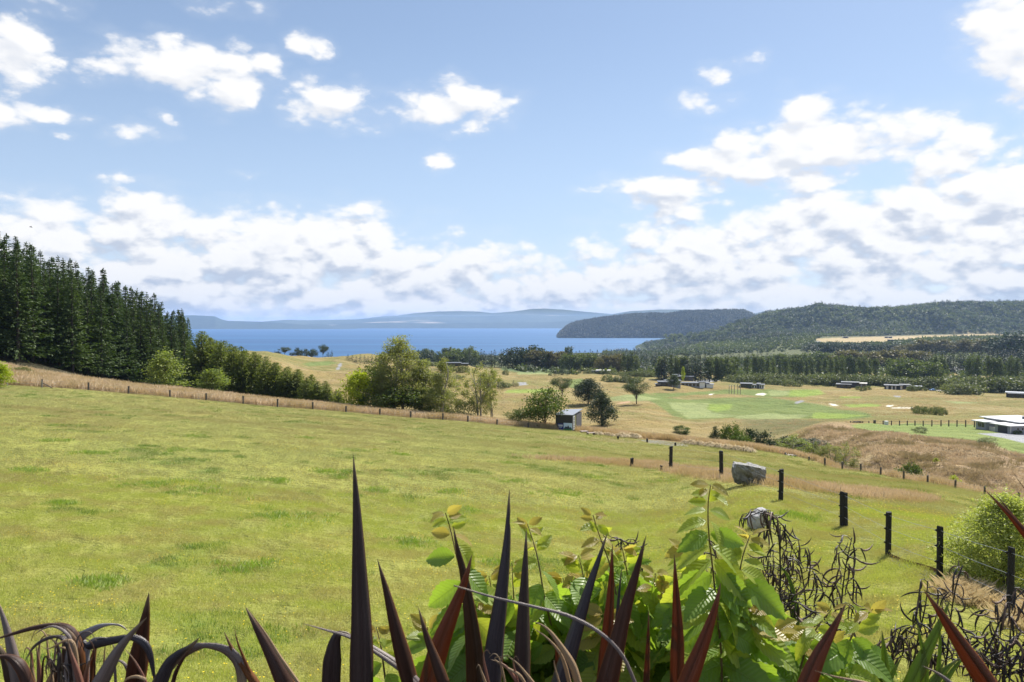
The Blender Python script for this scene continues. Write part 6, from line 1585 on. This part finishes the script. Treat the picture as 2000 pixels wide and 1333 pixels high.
f3 = flax('tall bronze flax with the highest spear leaf', 800, 2.6)
f4 = flax('bronze flax with long slate leaves before the leafy shrub', 1120, 2.6)
f5 = flax('red-brown flax in front of the tallest leafy shoot', 1340, 2.5)
f6 = flax('red-leaved flax at the right below the seed stalks', 1760, 2.3)
B = blade
B(f3, [(690, 888), (697, 1000), (702, 1120), (706, 1230), (706, 1340)], 46, 2.6, 'purple', .2, .1, .75)
B(f3, [(737, 1092), (756, 1160), (776, 1240), (803, 1340)], 33, 2.7, 'brown', .2, .3, .6)
B(f3, [(817, 1187), (832, 1240), (850, 1290), (868, 1340)], 24, 2.4, 'brown', .25, .5, .7)
B(f3, [(885, 1027), (893, 1070), (905, 1120), (918, 1200), (926, 1270), (932, 1345)], 40, 2.75, 'olive', .12, .15, .85)
B(f3, [(922, 1083), (908, 1135), (885, 1195), (858, 1265), (835, 1345)], 40, 2.6, 'red', .15, -.2, .5)
B(f4, [(995, 955), (990, 1060), (978, 1170), (966, 1260), (958, 1345)], 40, 2.6, 'slate', .3, .25, .8, notch=.12)
B(f4, [(1028, 1033), (1026, 1100), (1022, 1200), (1019, 1345)], 32, 2.8, 'purple', .35, .2, .55)
B(f4, [(1187, 1040), (1172, 1085), (1150, 1150), (1120, 1250), (1092, 1345)], 38, 2.6, 'slate', .2, -.2, .9)
B(f4, [(1196, 1062), (1194, 1130), (1188, 1220), (1178, 1345)], 28, 2.8, 'red', .2, .2, .6)
B(f4, [(1262, 1046), (1245, 1110), (1222, 1190), (1202, 1270), (1183, 1345)], 43, 2.5, 'brown', .2, -.2, .9)
B(f4, [(1215, 1105), (1210, 1150), (1205, 1220), (1200, 1340)], 14, 2.9, 'slate', .2, .4, .7)
B(f4, [(1084, 1240), (1088, 1280), (1092, 1340)], 14, 2.9, 'red', .2, .4, .7)
B(f4, [(1267, 1190), (1266, 1240), (1262, 1340)], 12, 2.6, 'red', .2, .5, .7)
B(f5, [(1317, 1083), (1320, 1150), (1323, 1230), (1322, 1345)], 27, 2.6, 'red', .2, .1, .45)
B(f5, [(1408, 1138), (1396, 1190), (1370, 1265), (1338, 1345)], 36, 2.4, 'red', .15, -.2, .75)
B(f6, [(1653, 1178), (1628, 1228), (1600, 1280), (1572, 1345)], 34, 2.3, 'red', .15, -.3, .7)
B(f6, [(1804, 1152), (1838, 1200), (1878, 1262), (1935, 1345)], 36, 2.3, 'red', .18, .2, .55)
f7 = flax('red flax reaching in from beyond the right edge', 2330, 2.2)
B(f7, [(1924, 958), (1958, 992), (2000, 1040), (2070, 1130), (2160, 1300)], 34, 2.2, 'red', .2, .2, .5)
B(f7, [(1944, 966), (1965, 990), (2005, 1045), (2080, 1150), (2170, 1320)], 20, 2.25, 'brown', .2, .2, .5)
B(f7, [(1975, 918), (1990, 940), (2030, 1000), (2120, 1180)], 6, 2.4, 'tan', .2, .2, .5)
# second and third plants on the left
B(f2, [(479, 1185), (500, 1225), (530, 1280), (562, 1345)], 33, 2.5, 'brown', .2, .4, .75)
B(f2, [(483, 1188), (520, 1240), (548, 1285), (590, 1345)], 7, 2.45, 'tan', .2, .2, .5)
B(f2, [(437, 1233), (452, 1265), (475, 1300), (505, 1345)], 17, 2.5, 'orange', .2, .3, .7)
B(f2, [(457, 1225), (465, 1258), (482, 1300), (500, 1345)], 8, 2.5, 'orange', .2, .3, .7)
B(f2, [(474, 1345), (468, 1300), (450, 1275), (420, 1263), (385, 1263), (345, 1285), (318, 1318), (300, 1350)], 22, 2.5, 'lavender', .15, .6, .4, tipw=.8)
B(f2, [(390, 1245), (372, 1262), (350, 1276), (328, 1300), (308, 1350)], 26, 2.45, 'slate', .2, .3, .5)
B(f2, [(388, 1250), (366, 1275), (345, 1310), (335, 1345)], 8, 2.4, 'brown', .2, .3, .5)
B(f3, [(590, 1218), (640, 1232), (690, 1247), (740, 1275), (790, 1310), (825, 1345)], 17, 2.7, 'lavender', .1, .4, .4)
B(f3, [(692, 1244), (668, 1236), (655, 1250), (649, 1290), (646, 1345)], 36, 2.75, 'purple', .12, .1, .3)
B(f4, [(886, 1144), (960, 1166), (1040, 1185), (1110, 1203), (1170, 1235), (1215, 1280), (1245, 1345)], 7, 2.35, 'lavender', .2, .3, .3, tipw=.35)
B(f4, [(1038, 1212), (1068, 1228), (1095, 1262), (1118, 1300), (1132, 1345)], 15, 2.4, 'tan', .2, .3, .5)
B(f4, [(1040, 1226), (1072, 1250), (1098, 1285), (1115, 1345)], 8, 2.4, 'tan', .2, .3, .5)
B(f4, [(985, 1282), (965, 1287), (990, 1305), (1015, 1320), (1030, 1345)], 6, 2.35, 'tan', .2, .3, .4)
B(f4, [(957, 1288), (985, 1300), (1005, 1325), (1015, 1345)], 7, 2.35, 'coral', .2, .3, .4)
B(f4, [(990, 1282), (1010, 1296), (1030, 1320), (1050, 1345)], 6, 2.35, 'tan', .2, .3, .4)
B(f6, [(1590, 1310), (1630, 1322), (1680, 1332), (1730, 1345)], 6, 2.2, 'tan', .2, .3, .4)
B(f6, [(1800, 1300), (1835, 1318), (1870, 1345)], 7, 2.2, 'lavender', .2, .3, .4)
# the tangled one in the corner
B(f1, [(291, 1157), (285, 1200), (275, 1260), (262, 1345)], 38, 2.6, 'brown', .2, .1, .45)
B(f1, [(287, 1206), (262, 1232), (228, 1275), (190, 1345)], 30, 2.3, 'lavender', .25, .3, .8)
B(f1, [(305, 1345), (290, 1270), (262, 1246), (232, 1249), (200, 1255), (168, 1262), (150, 1252)], 26, 2.5, 'slate', .12, .2, .5, root=False)
B(f1, [(252, 1234), (232, 1221), (200, 1222), (170, 1236), (150, 1252), (140, 1290), (138, 1345)], 24, 2.5, 'sheen', .12, .2, .3)
B(f1, [(224, 1250), (200, 1246), (180, 1252), (168, 1280), (165, 1345)], 16, 2.5, 'sheen', .12, .2, .4)
B(f1, [(-30, 1256), (20, 1240), (70, 1226), (115, 1222), (142, 1240), (155, 1280), (158, 1345)], 20, 2.45, 'brown', .15, .3, .2)
B(f1, [(48, 1294), (68, 1262), (100, 1245), (125, 1248), (140, 1275), (146, 1345)], 16, 2.45, 'purple', .15, .3, .4)
B(f1, [(64, 1243), (82, 1230), (105, 1224), (128, 1236), (140, 1262), (150, 1345)], 9, 2.4, 'lavender', .2, .3, .3)
B(f1, [(80, 1262), (92, 1268), (108, 1262), (128, 1252), (145, 1262), (155, 1345)], 8, 2.35, 'tan', .2, .3, .3)
B(f1, [(-8, 1165), (4, 1200), (16, 1240), (27, 1290), (36, 1345)], 22, 2.6, 'lavender', .2, .3, .5)
B(f1, [(-30, 1300), (-5, 1284), (20, 1285), (42, 1305), (58, 1345)], 22, 2.3, 'brown', .2, .3, .3)
B(f1, [(-10, 1250), (6, 1280), (18, 1310), (28, 1345)], 24, 2.7, 'olive', .2, .3, .5)
B(f1, [(128, 1225), (142, 1245), (152, 1275), (156, 1300)], 20, 2.42, 'red', .2, .3, .5)
B(f1, [(131, 1245), (138, 1275), (150, 1310), (160, 1345)], 12, 2.3, 'coral', .2, .3, .5)
B(f1, [(70, 1258), (74, 1285), (80, 1345)], 9, 2.6, 'coral', .2, .3, .5)
B(f1, [(190, 1248), (184, 1275), (176, 1310), (172, 1345)], 18, 2.6, 'red', .2, .3, .5)
B(f1, [(182, 1282), (172, 1300), (165, 1345)], 12, 2.35, 'coral', .2, .3, .6)
B(f1, [(122, 1240), (128, 1262), (136, 1300), (140, 1345)], 34, 2.75, 'brown', .15, .2, .4)
B(f1, [(168, 1262), (160, 1290), (150, 1345)], 30, 2.8, 'olive', .15, .2, .4)
B(f1, [(110, 1300), (105, 1320), (100, 1345)], 24, 2.8, 'tan', .15, .2, .4)
B(f1, [(208, 1248), (204, 1275), (202, 1345)], 5, 2.8, 'tan', .15, .2, .4)
B(f1, [(243, 1266), (262, 1290), (278, 1318), (290, 1345)], 5, 2.3, 'coral', .15, .2, .4)
B(f1, [(238, 1345), (246, 1328), (266, 1322), (285, 1328)], 6, 2.25, 'tan', .15, .2, .4, root=False)
B(f1, [(205, 1290), (225, 1289), (245, 1300), (262, 1345)], 8, 2.7, 'lavender', .15, .2, .4)
B(f1, [(60, 1284), (63, 1310), (70, 1345)], 6, 2.4, 'tan', .15, .2, .4)
rr_ = random.Random(5)
for k in range(16):
    x0 = rr_.uniform(60, 225); y0 = rr_.uniform(1232, 1290); dx = rr_.uniform(-45, 45)
    B(f1, [(x0 + dx, y0 + rr_.uniform(-6, 40)), (x0 + dx * .6, y0 - 6), (x0, y0 + 4), (x0 - dx * .15, y0 + 40), (x0 - dx * .2 + rr_.uniform(-10, 10), 1345)], rr_.choice([3, 4, 5, 7]), rr_.uniform(2.35, 2.75), rr_.choice(['tan', 'coral', 'purple', 'lavender', 'brown', 'brown']), .2, .4, .3)
for k in range(6):
    x0 = rr_.uniform(930, 1090); y0 = rr_.uniform(1255, 1310); dx = rr_.uniform(-30, 25)
    B(f4, [(x0 + dx, y0 + 8), (x0 + dx * .5, y0), (x0, y0 + 14), (x0 + 12, 1345)], rr_.choice([3, 4, 5]), 2.35, rr_.choice(['tan', 'coral', 'tan']), .2, .4, .3)
# green flax blades at the lower right
g1 = flax('light green flax between the dark seed stalks', 1740, 3.1, 'green_flax_plant')
for q in [([(1856, 1170), (1842, 1205), (1815, 1262), (1775, 1345)], 28), ([(1790, 1212), (1798, 1250), (1806, 1290), (1806, 1345)], 14), ([(1722, 1230), (1727, 1275), (1731, 1345)], 18), ([(1878, 1283), (1850, 1305), (1815, 1345)], 16), ([(1664, 1288), (1700, 1312), (1735, 1345)], 12),
          ([(1762, 1282), (1745, 1312), (1730, 1345)], 12), ([(1655, 1312), (1662, 1330), (1668, 1345)], 20), ([(1700, 1280), (1696, 1310), (1692, 1345)], 8), ([(1845, 1290), (1832, 1315), (1812, 1345)], 14), ([(1902, 1272), (1868, 1300), (1838, 1345)], 10), ([(1680, 1300), (1690, 1320), (1700, 1345)], 14), ([(1830, 1200), (1836, 1250), (1830, 1345)], 9)]:
    B(g1, q[0], q[1], 3.1, 'green', .15, .2, .6)
g2 = flax('single green flax blade among the black seed pods', 1560, 3.9, 'green_flax_plant')
B(g2, [(1505, 1092), (1528, 1110), (1545, 1140), (1552, 1190), (1556, 1260), (1560, 1345)], 20, 3.9, 'green', .15, .3, .5)
B(g2, [(1540, 1180), (1550, 1230), (1556, 1345)], 10, 3.8, 'green', .15, .3, .5)

# ------------------------------------------------------------------ seed stalks with black curled pods
M_POD = plain('black_seed_pod', (0.032, 0.023, 0.019), .5, var=.5, scale=30, spec=.5)
M_PODB = plain('brown_seed_pod', (0.15, 0.095, 0.065), .6, var=.4, scale=30)
def pod_mesh(seed, mat):
    r = random.Random(seed); n = 7; pts = []; rad = []
    bend = r.uniform(.7, 2.0) * r.choice([-1, 1]); a = 0; p = Vector((0, 0, 0))
    for i in range(n):
        pts.append(p.copy()); u = i / (n - 1)
        rad.append(.0050 * (math.sin(math.pi * min(1, u * 1.02 + .06)) ** .6 * .9 + .12))
        a += bend / n; p = p + Vector((math.sin(a) * .02, math.sin(a * 1.7 + seed) * .004, math.cos(a) * .02))
    b = MB(); b.tube(pts, rad, 5)
    return b.mesh('seed_pod', mat, True)
PODS = [pod_mesh(k, M_POD if k % 2 else M_PODB) for k in range(8)]
def stalk(label, pts, Y, n, spreadpx=34, seed=0, toppods=None, rad=.0055, long=1.0):
    r = random.Random(seed)
    P = [p2w(a, b, Y) for a, b in pts]
    x0, y0_ = P[-1][0], Y
    P = P + [np.array([P[-1][0], Y, Z(P[-1][0], Y)])]
    t = thing('seed_stalk', label, 'seed stalk', P[-1], 0, 'dry flax seed stalks')
    S = spline(P, 26); S = S - np.array(P[-1])
    MB().tube([Vector(q) for q in S], [rad * (.45 + .75 * i / 25) for i in range(26)], 6).obj('stem', M_POD, t, True)
    sb = MB()
    vis = int(26 * (len(pts) - 1) / len(P))
    n = int(n * 1.15)
    for k in range(n):
        u = (k + r.random()) / n
        i = u ** .9 * vis; j = int(i); q = Vector(S[j]).lerp(Vector(S[min(25, j + 1)]), i - j)
        sd = 1 if k % 2 else -1
        ln = r.uniform(.25, 1.0) * spreadpx / F_PX * Y * (.45 + .8 * u)
        e = q + Vector((sd * ln, r.uniform(-.5, .5) * ln, r.uniform(-.1, .65) * ln))
        m_ = q.lerp(e, .5) + Vector((0, 0, ln * .18))
        sb.tube([q, m_, e], [.0025, .002, .0014], 4, False)
        for h in range(r.choice([2, 3, 3])):
            pe = e.lerp(q, .3 * h * r.random())
            po = link('seed_pod', PODS[r.randrange(8)], t, pe)
            d = Vector((sd * r.uniform(-.3, 1.0), r.uniform(-.7, .7), r.uniform(-1.5, .15))).normalized()
            po.rotation_mode = 'QUATERNION'; po.rotation_quaternion = d.to_track_quat('Z', 'X')
            s = r.uniform(.6, 1.1) * long; po.scale = (s, s, s)
    sb.obj('side_twigs', M_POD, t)
    return t
stalk('tall seed stalk hooking left over the pale rock', [(1466, 1008), (1492, 1000), (1512, 1020), (1522, 1060), (1524, 1120), (1523, 1200), (1530, 1345)], 3.9, 30, 40, 1, long=.95)
stalk('leaning seed stalk just right of the hooked one', [(1546, 1066), (1562, 1105), (1572, 1160), (1576, 1240), (1578, 1345)], 4.0, 28, 46, 2)
stalk('dense seed stalk close left of the hooked one', [(1498, 1090), (1502, 1150), (1508, 1230), (1514, 1345)], 4.1, 26, 44, 3)
stalk('dense low seed stalk behind the shrub leaves', [(1540, 1150), (1546, 1220), (1552, 1290), (1556, 1345)], 3.8, 26, 46, 4)
stalk('separate upright seed stalk in front of green field', [(1664, 1050), (1653, 1100), (1645, 1160), (1641, 1230), (1638, 1345)], 4.0, 24, 40, 5)
stalk('sparse seed stalk behind the tallest leafy shoot', [(1372, 1040), (1366, 1085), (1372, 1150), (1382, 1250), (1388, 1345)], 3.9, 12, 44, 6)
stalk('seed stalk with dark curls above the central leaves', [(1196, 1050), (1225, 1062), (1242, 1110), (1250, 1180), (1254, 1345)], 3.6, 16, 22, 7, long=.8)
stalk('seed stalk left of the pointed green blade', [(1812, 1135), (1808, 1180), (1795, 1240), (1785, 1290), (1775, 1345)], 3.6, 18, 40, 8)
stalk('thin bare seed stalk touching the fence post', [(1880, 1105), (1866, 1150), (1856, 1215), (1850, 1280), (1846, 1345)], 3.6, 14, 34, 9)
stalk('short seed stalk at the foot of the green flax', [(1760, 1226), (1748, 1270), (1738, 1345)], 3.5, 13, 36, 10)
stalk('bushy seed stalk leaning right at the frame edge', [(2004, 1150), (1965, 1190), (1938, 1250), (1915, 1300), (1900, 1345)], 3.4, 22, 46, 11)
stalk('heavy seed stalk in the bottom right corner', [(2010, 1235), (1990, 1275), (1968, 1320), (1960, 1345)], 3.3, 20, 46, 12)
stalk('low seed stalk in front of the corner stalk', [(1925, 1240), (1925, 1290), (1930, 1345)], 3.5, 14, 40, 13)
stalk('broken black stalk in the tangled corner flax', [(100, 1288), (112, 1312), (120, 1345)], 2.45, 2, 16, 14, long=.6)
stalk('forked black stalk rising from the corner flax', [(112, 1256), (118, 1280), (118, 1310), (116, 1345)], 2.4, 2, 22, 15, long=.6)

# ------------------------------------------------------------------ leafy shrub with toothed, deeply veined leaves
def shrubmat(name, ca, cb, trans, tc):
    m, T = newmat(name)
    co = T.n('ShaderNodeAttribute', attribute_name='leafco').outputs['Vector']; s = T.n('ShaderNodeSeparateXYZ', ins={0: co})
    ax = T.math('ABSOLUTE', s.outputs[0])
    ph = T.math('MULTIPLY', T.math('SUBTRACT', s.outputs[1], T.math('MULTIPLY', ax, .75)), 11.0)
    fr = T.math('FRACT', ph); tri = T.math('ABSOLUTE', T.math('MULTIPLY_ADD', fr, 2.0, -1.0))
    vein = T.ramp(tri, .80, .98); midr = T.ramp(ax, .022, .006)
    v = T.math('MAXIMUM', vein, midr)
    oi = T.n('ShaderNodeObjectInfo').outputs['Random']
    n = T.noise(co, 3.0, 3, .5)
    c = T.mix(T.math('ADD', T.math('MULTIPLY', oi, .7), T.math('MULTIPLY', n, .3)), ca, cb)
    c = T.mix(T.math('MULTIPLY', v, .22), c, (.30, .36, .10))
    bs = T.n('ShaderNodeBsdfPrincipled', ins={'Base Color': c, 'Roughness': .42, 'Specular IOR Level': .5})
    hgt = T.math('ADD', T.math('MULTIPLY', tri, -.5), T.math('MULTIPLY', midr, -1.0))
    T.link(T.n('ShaderNodeBump', ins={'Height': hgt, 'Strength': .5, 'Distance': .008}).outputs[0], bs.inputs['Normal'])
    tcl = T.mix(T.math('MULTIPLY', v, .5), tc, tuple(q * .5 for q in tc))
    tr = T.n('ShaderNodeBsdfTranslucent', ins={'Color': tcl})
    mx = T.n('ShaderNodeMixShader', ins={0: trans, 1: bs.outputs[0], 2: tr.outputs[0]})
    T.n('ShaderNodeOutputMaterial', ins={0: mx.outputs[0]})
    return m
SM = {'g': shrubmat('shrub_leaf_green', (.055, .13, .018), (.21, .32, .040), .45, (.46, .68, .05)),
      'y': shrubmat('shrub_leaf_young', (.22, .31, .04), (.36, .42, .06), .48, (.70, .78, .06)),
      'o': shrubmat('shrub_leaf_orange', (.34, .22, .045), (.38, .34, .07), .45, (.70, .58, .09))}
def leaf_mesh(seed, key):
    r = random.Random(seed); ny = 13
    xs = (-1, -.5, 0, .5, 1); V = []; F = []
    droop = r.uniform(.25, .7); cup = r.uniform(.15, .35); twist = r.uniform(-.4, .4)
    for i in range(ny + 1):
        s = i / ny
        w_ = .31 * (math.sin(math.pi * min(1, s * .97 + .015)) ** .75) * (1.10 - .45 * s) + .004
        for k, x in enumerate(xs):
            xx = x * w_ * (1.0 if abs(x) < 1 else (1.07 if i % 2 else .93))
            z = abs(x) * w_ * cup - droop * s * s * .5 + twist * x * w_ * s + .010 * math.sin(s * 11 * 2 * math.pi * .5) * (abs(x) > .3)
            V.append((xx, s + (.02 if abs(x) == 1 and i % 2 else 0), z))
    for i in range(ny):
        for k in range(4): F.append((i * 5 + k, i * 5 + k + 1, i * 5 + 5 + k + 1, i * 5 + 5 + k))
    V += [(-.010, -.14, .0), (.010, -.14, .0)]; F.append((len(V) - 2, len(V) - 1, 2))
    b = MB(); b.add(V, F); me = b.mesh('leaf', SM[key], True)
    a = me.attributes.new('leafco', 'FLOAT_VECTOR', 'POINT'); a.data.foreach_set('vector', np.array(V, np.float32).ravel())
    return me
LM = {k: [leaf_mesh(i + 10 * ord(k), k) for i in range(5)] for k in 'gyo'}
M_SHOOT = plain('shrub_shoot', (0.14, 0.10, 0.045), .7)
def place_leaf(t, pos, D, N, L, key, r, o0):
    D = Vector(D).normalized(); N = Vector(N); S = D.cross(N).normalized(); N = S.cross(D).normalized()
    M = Matrix((S, D, N)).transposed().to_4x4(); M = Matrix.Translation(Vector(pos) - o0) @ M @ Matrix.Scale(L, 4)
    o = link('leaf', LM[key][r.randrange(5)], t); o.matrix_local = M
def shoot(t, o0, pts, Y, seed, Lpx=82, step=30, young=3, side0=1, both=False, limit=99):
    r = random.Random(seed)
    P = [p2w(a, b, Y + r.uniform(-.03, .03)) for a, b in pts]
    S = spline(P, 40); d = np.concatenate([[0], np.cumsum(np.linalg.norm(np.diff(S, axis=0), axis=1))])
    MB().tube([Vector(q) - o0 for q in S[::3]], [.0018 + .0035 * i / 13 for i in range(len(S[::3]))], 5).obj('shoot', M_SHOOT, t)
    st = step / F_PX * Y; sd = side0
    kk = -1; dd = 0.0
    while dd < d[-1]:
        kk += 1; k = max(0, kk - 3)
        q = np.array([np.interp(dd, d, S[:, i]) for i in range(3)]); dd += st * min(1.0, .38 + .1 * kk)
        g = min(1, (k + 1.3) / (young + 2.5)); L = Lpx / F_PX * Y * (.24 + .76 * g ** 1.3) * r.uniform(.85, 1.12)
        key = 'o' if (kk < 2 or (kk < 5 and r.random() < .25)) else ('y' if (k < young or r.random() < .3) else 'g')
        for s_ in ((sd, -sd) if (both and k > 1) or kk < 5 else (sd,)):
            D = Vector((s_ * r.uniform(.35, 1.1), r.uniform(-.75, .35), r.uniform(-1.0, -.05) if k > 1 else r.uniform(-.4, .8)))
            N = Vector((s_ * r.uniform(-.1, .7), r.uniform(-1.2, -.1), r.uniform(.25, 1.1)))
            place_leaf(t, q + np.array([s_ * .008, 0, 0]), D, N, L, key, r, o0)
        sd = -sd
def shrub(label, px, Y):
    x = (px - 1000) / F_PX * Y; c = Vector((x, Y, Z(x, Y)))
    t = thing('leafy_shrub', label, 'shrub', c)
    for k in range(5): MB().tube([(0, 0, -.1), (.1 * (k - 2), .03 * k, .5), (.28 * (k - 2), .04 * k, 1.15)], [.012, .009, .006], 6).obj('stem', M_SHOOT, t)
    return t, c
s1, c1 = shrub('left part of leafy shrub with two orange-tipped shoots', 990, 3.1)
s2, c2 = shrub('middle of the shrub around yellow-tipped slanting shoots', 1190, 3.1)
s3, c3 = shrub('tallest leafy shrub with large dark toothed leaves', 1400, 3.0)
s4, c4 = shrub('low leafy shrub at the foot of the seed stalks', 1590, 3.0)
shoot(s1, c1, [(870, 1002), (880, 1035), (890, 1080), (905, 1140), (925, 1220), (945, 1345)], 3.1, 1, 88, 26, 3, -1)
shoot(s1, c1, [(1030, 1024), (1042, 1060), (1052, 1100), (1064, 1170), (1080, 1240), (1092, 1345)], 3.2, 2, 78, 26, 3, 1)
shoot(s1, c1, [(955, 1125), (965, 1180), (975, 1250), (985, 1345)], 3.3, 3, 82, 22, 2, 1, True)
shoot(s1, c1, [(1000, 1100), (1003, 1160), (1010, 1240), (1015, 1345)], 3.35, 4, 74, 22, 2, -1, True)
shoot(s1, c1, [(930, 1180), (920, 1240), (900, 1345)], 3.2, 5, 86, 22, 1, -1, True)
shoot(s1, c1, [(1045, 1190), (1050, 1250), (1050, 1345)], 3.3, 6, 84, 22, 1, 1, True)
shoot(s1, c1, [(735, 1225), (745, 1270), (755, 1345)], 3.3, 7, 66, 26, 2, 1)
shoot(s1, c1, [(835, 1225), (838, 1270), (845, 1345)], 3.4, 8, 66, 24, 0, 1, True)
shoot(s2, c2, [(1158, 1006), (1172, 1050), (1190, 1100), (1205, 1170), (1212, 1250), (1215, 1345)], 3.2, 11, 80, 25, 4, -1)
shoot(s2, c2, [(1130, 1085), (1140, 1130), (1150, 1200), (1155, 1345)], 3.3, 12, 84, 22, 1, 1, True)
shoot(s2, c2, [(1215, 1070), (1225, 1120), (1235, 1200), (1240, 1345)], 3.3, 13, 80, 22, 1, 1, True)
shoot(s2, c2, [(1280, 1120), (1275, 1180), (1270, 1250), (1270, 1345)], 3.25, 14, 80, 22, 2, -1, True)
shoot(s2, c2, [(1100, 1130), (1105, 1200), (1110, 1345)], 3.4, 15, 80, 22, 1, -1, True)
shoot(s2, c2, [(1180, 1200), (1178, 1260), (1175, 1345)], 3.1, 16, 86, 22, 0, 1, True)
shoot(s3, c3, [(1388, 948), (1383, 985), (1384, 1040), (1392, 1110), (1400, 1190), (1408, 1270), (1410, 1345)], 2.9, 21, 98, 27, 3, 1, True)
shoot(s3, c3, [(1465, 1045), (1450, 1090), (1440, 1150), (1430, 1230), (1425, 1345)], 3.0, 22, 96, 26, 2, 1, True)
shoot(s3, c3, [(1340, 1070), (1348, 1130), (1352, 1210), (1360, 1345)], 3.1, 23, 92, 25, 1, -1, True)
shoot(s3, c3, [(1320, 1160), (1322, 1220), (1326, 1345)], 3.2, 24, 86, 24, 0, -1, True)
shoot(s3, c3, [(1455, 1180), (1462, 1250), (1465, 1345)], 2.95, 25, 92, 24, 0, 1, True)
shoot(s3, c3, [(1390, 1200), (1385, 1260), (1385, 1345)], 3.2, 26, 92, 24, 0, 1, True)
shoot(s4, c4, [(1625, 1190), (1600, 1220), (1575, 1265), (1555, 1345)], 3.0, 31, 88, 24, 3, 1, True)
shoot(s4, c4, [(1705, 1190), (1680, 1215), (1655, 1265), (1640, 1345)], 3.0, 32, 86, 26, 2, 1, True)
shoot(s4, c4, [(1510, 1225), (1515, 1270), (1520, 1345)], 3.1, 33, 88, 22, 0, -1, True)
shoot(s4, c4, [(1600, 1262), (1600, 1300), (1600, 1360)], 3.05, 34, 84, 20, 0, 1, True)
shoot(s4, c4, [(1560, 1235), (1550, 1290), (1545, 1360)], 3.2, 35, 84, 20, 1, 1, True)
# a mass of inner leaves too many to tell apart
def inner(t, c, px0, px1, top, n, seed):
    r = np.random.default_rng(seed)
    px = px0 + (px1 - px0) * r.random(n); tp = np.interp(px, [q[0] for q in top], [q[1] for q in top])
    py = tp + (1380 - tp) * r.random(n); Y = 3.15 + .5 * r.random(n)
    C = np.array([p2w(a, b, y) for a, b, y in zip(px, py, Y)]) - np.array(c)
    D = unit(rdir(n, r) * .8 + np.array([0, -.2, -.6])); N = unit(rdir(n, r) * .5 + np.array([0, -.6, .6]))
    for key, sel in (('g', r.random(n) < .72), ('y', None)):
        if sel is None: sel = ~keep
        keep = sel
        Vs = []; Fs = []; Ls = []; bb = 0
        for i in np.nonzero(sel)[0]:
            me0 = LM[key][int(r.integers(0, 5))]; m_ = len(me0.vertices)
            v = np.empty(m_ * 3, np.float32); me0.vertices.foreach_get('co', v); v = v.reshape(-1, 3)
            S_ = unit(np.cross(D[i], N[i])); N_ = np.cross(S_, D[i]); L_ = .115 + .075 * r.random()
            Vs.append((v[:, :1] * S_ + v[:, 1:2] * D[i] + v[:, 2:] * N_) * L_ + C[i]); Ls.append(v)
            Fs += [tuple(bb + q for q in p.vertices) for p in me0.polygons]; bb += m_
        me = bpy.data.meshes.new('inner_leaves'); me.from_pydata(np.concatenate(Vs).tolist(), [], Fs); me.materials.append(SM[key])
        a = me.attributes.new('leafco', 'FLOAT_VECTOR', 'POINT'); a.data.foreach_set('vector', np.concatenate(Ls).astype(np.float32).ravel())
        me.polygons.foreach_set('use_smooth', np.ones(len(me.polygons), bool)); me.update()
        o = link('inner_leaves', me, t); o['kind'] = 'stuff'
M_INNER = leafmat('inner_shrub_leaves', (.07, .15, .02), (.18, .28, .04), .45, tcol=(2.0, 2.0, .6), rough=.4)
inner(s1, c1, 880, 1090, [(860, 1200), (930, 1160), (1000, 1170), (1090, 1190)], 230, 1)
inner(s2, c2, 1080, 1300, [(1080, 1150), (1150, 1120), (1230, 1100), (1300, 1160)], 270, 2)
inner(s3, c3, 1290, 1490, [(1290, 1170), (1380, 1150), (1450, 1140), (1500, 1230)], 200, 3)
inner(s4, c4, 1480, 1710, [(1480, 1240), (1600, 1250), (1710, 1260)], 260, 4)

# ------------------------------------------------------------------ fine-leaved bush beyond the fence on the right
M_WILL = leafmat('willowy_leaves', (.32, .36, .10), (.56, .58, .24), .45, rough=.5)
rg = np.random.default_rng(99)
a_, b_ = broad(rg, 3.0, 2.9, -.05, 260, 130, .085, .055, 'cone', 12, lw=.3, stems=5, hollow=.5)
wp = at(1962, 17.7)
wb_ = thing('willowy_bush', 'dense pale yellow-green bush behind the black fence posts', 'bush', wp)
Hs = top_h(1930, 946, wp) / float(a_[0][:, 2].max())
link('foliage', am('foliage', a_, M_WILL), wb_); link('branches', am('branches', b_, M_BARK, True), wb_)
wb_.scale = (1.0, 1.0, Hs)
spread('dry_grass_clumps', 230, (1840, 2120, 14.5, 17), gt(40, .4, .26, .007, M_STRAWP, range(90, 93), lean=1.3), 'dry straw grass lying at the foot of the bush', seed=41, dens=lambda x, Y, px, py: (py > np.interp(px, [1840, 2000], [1130, 1185])) * (py < np.interp(px, [1840, 2000], [1165, 1235])) * 1.0)
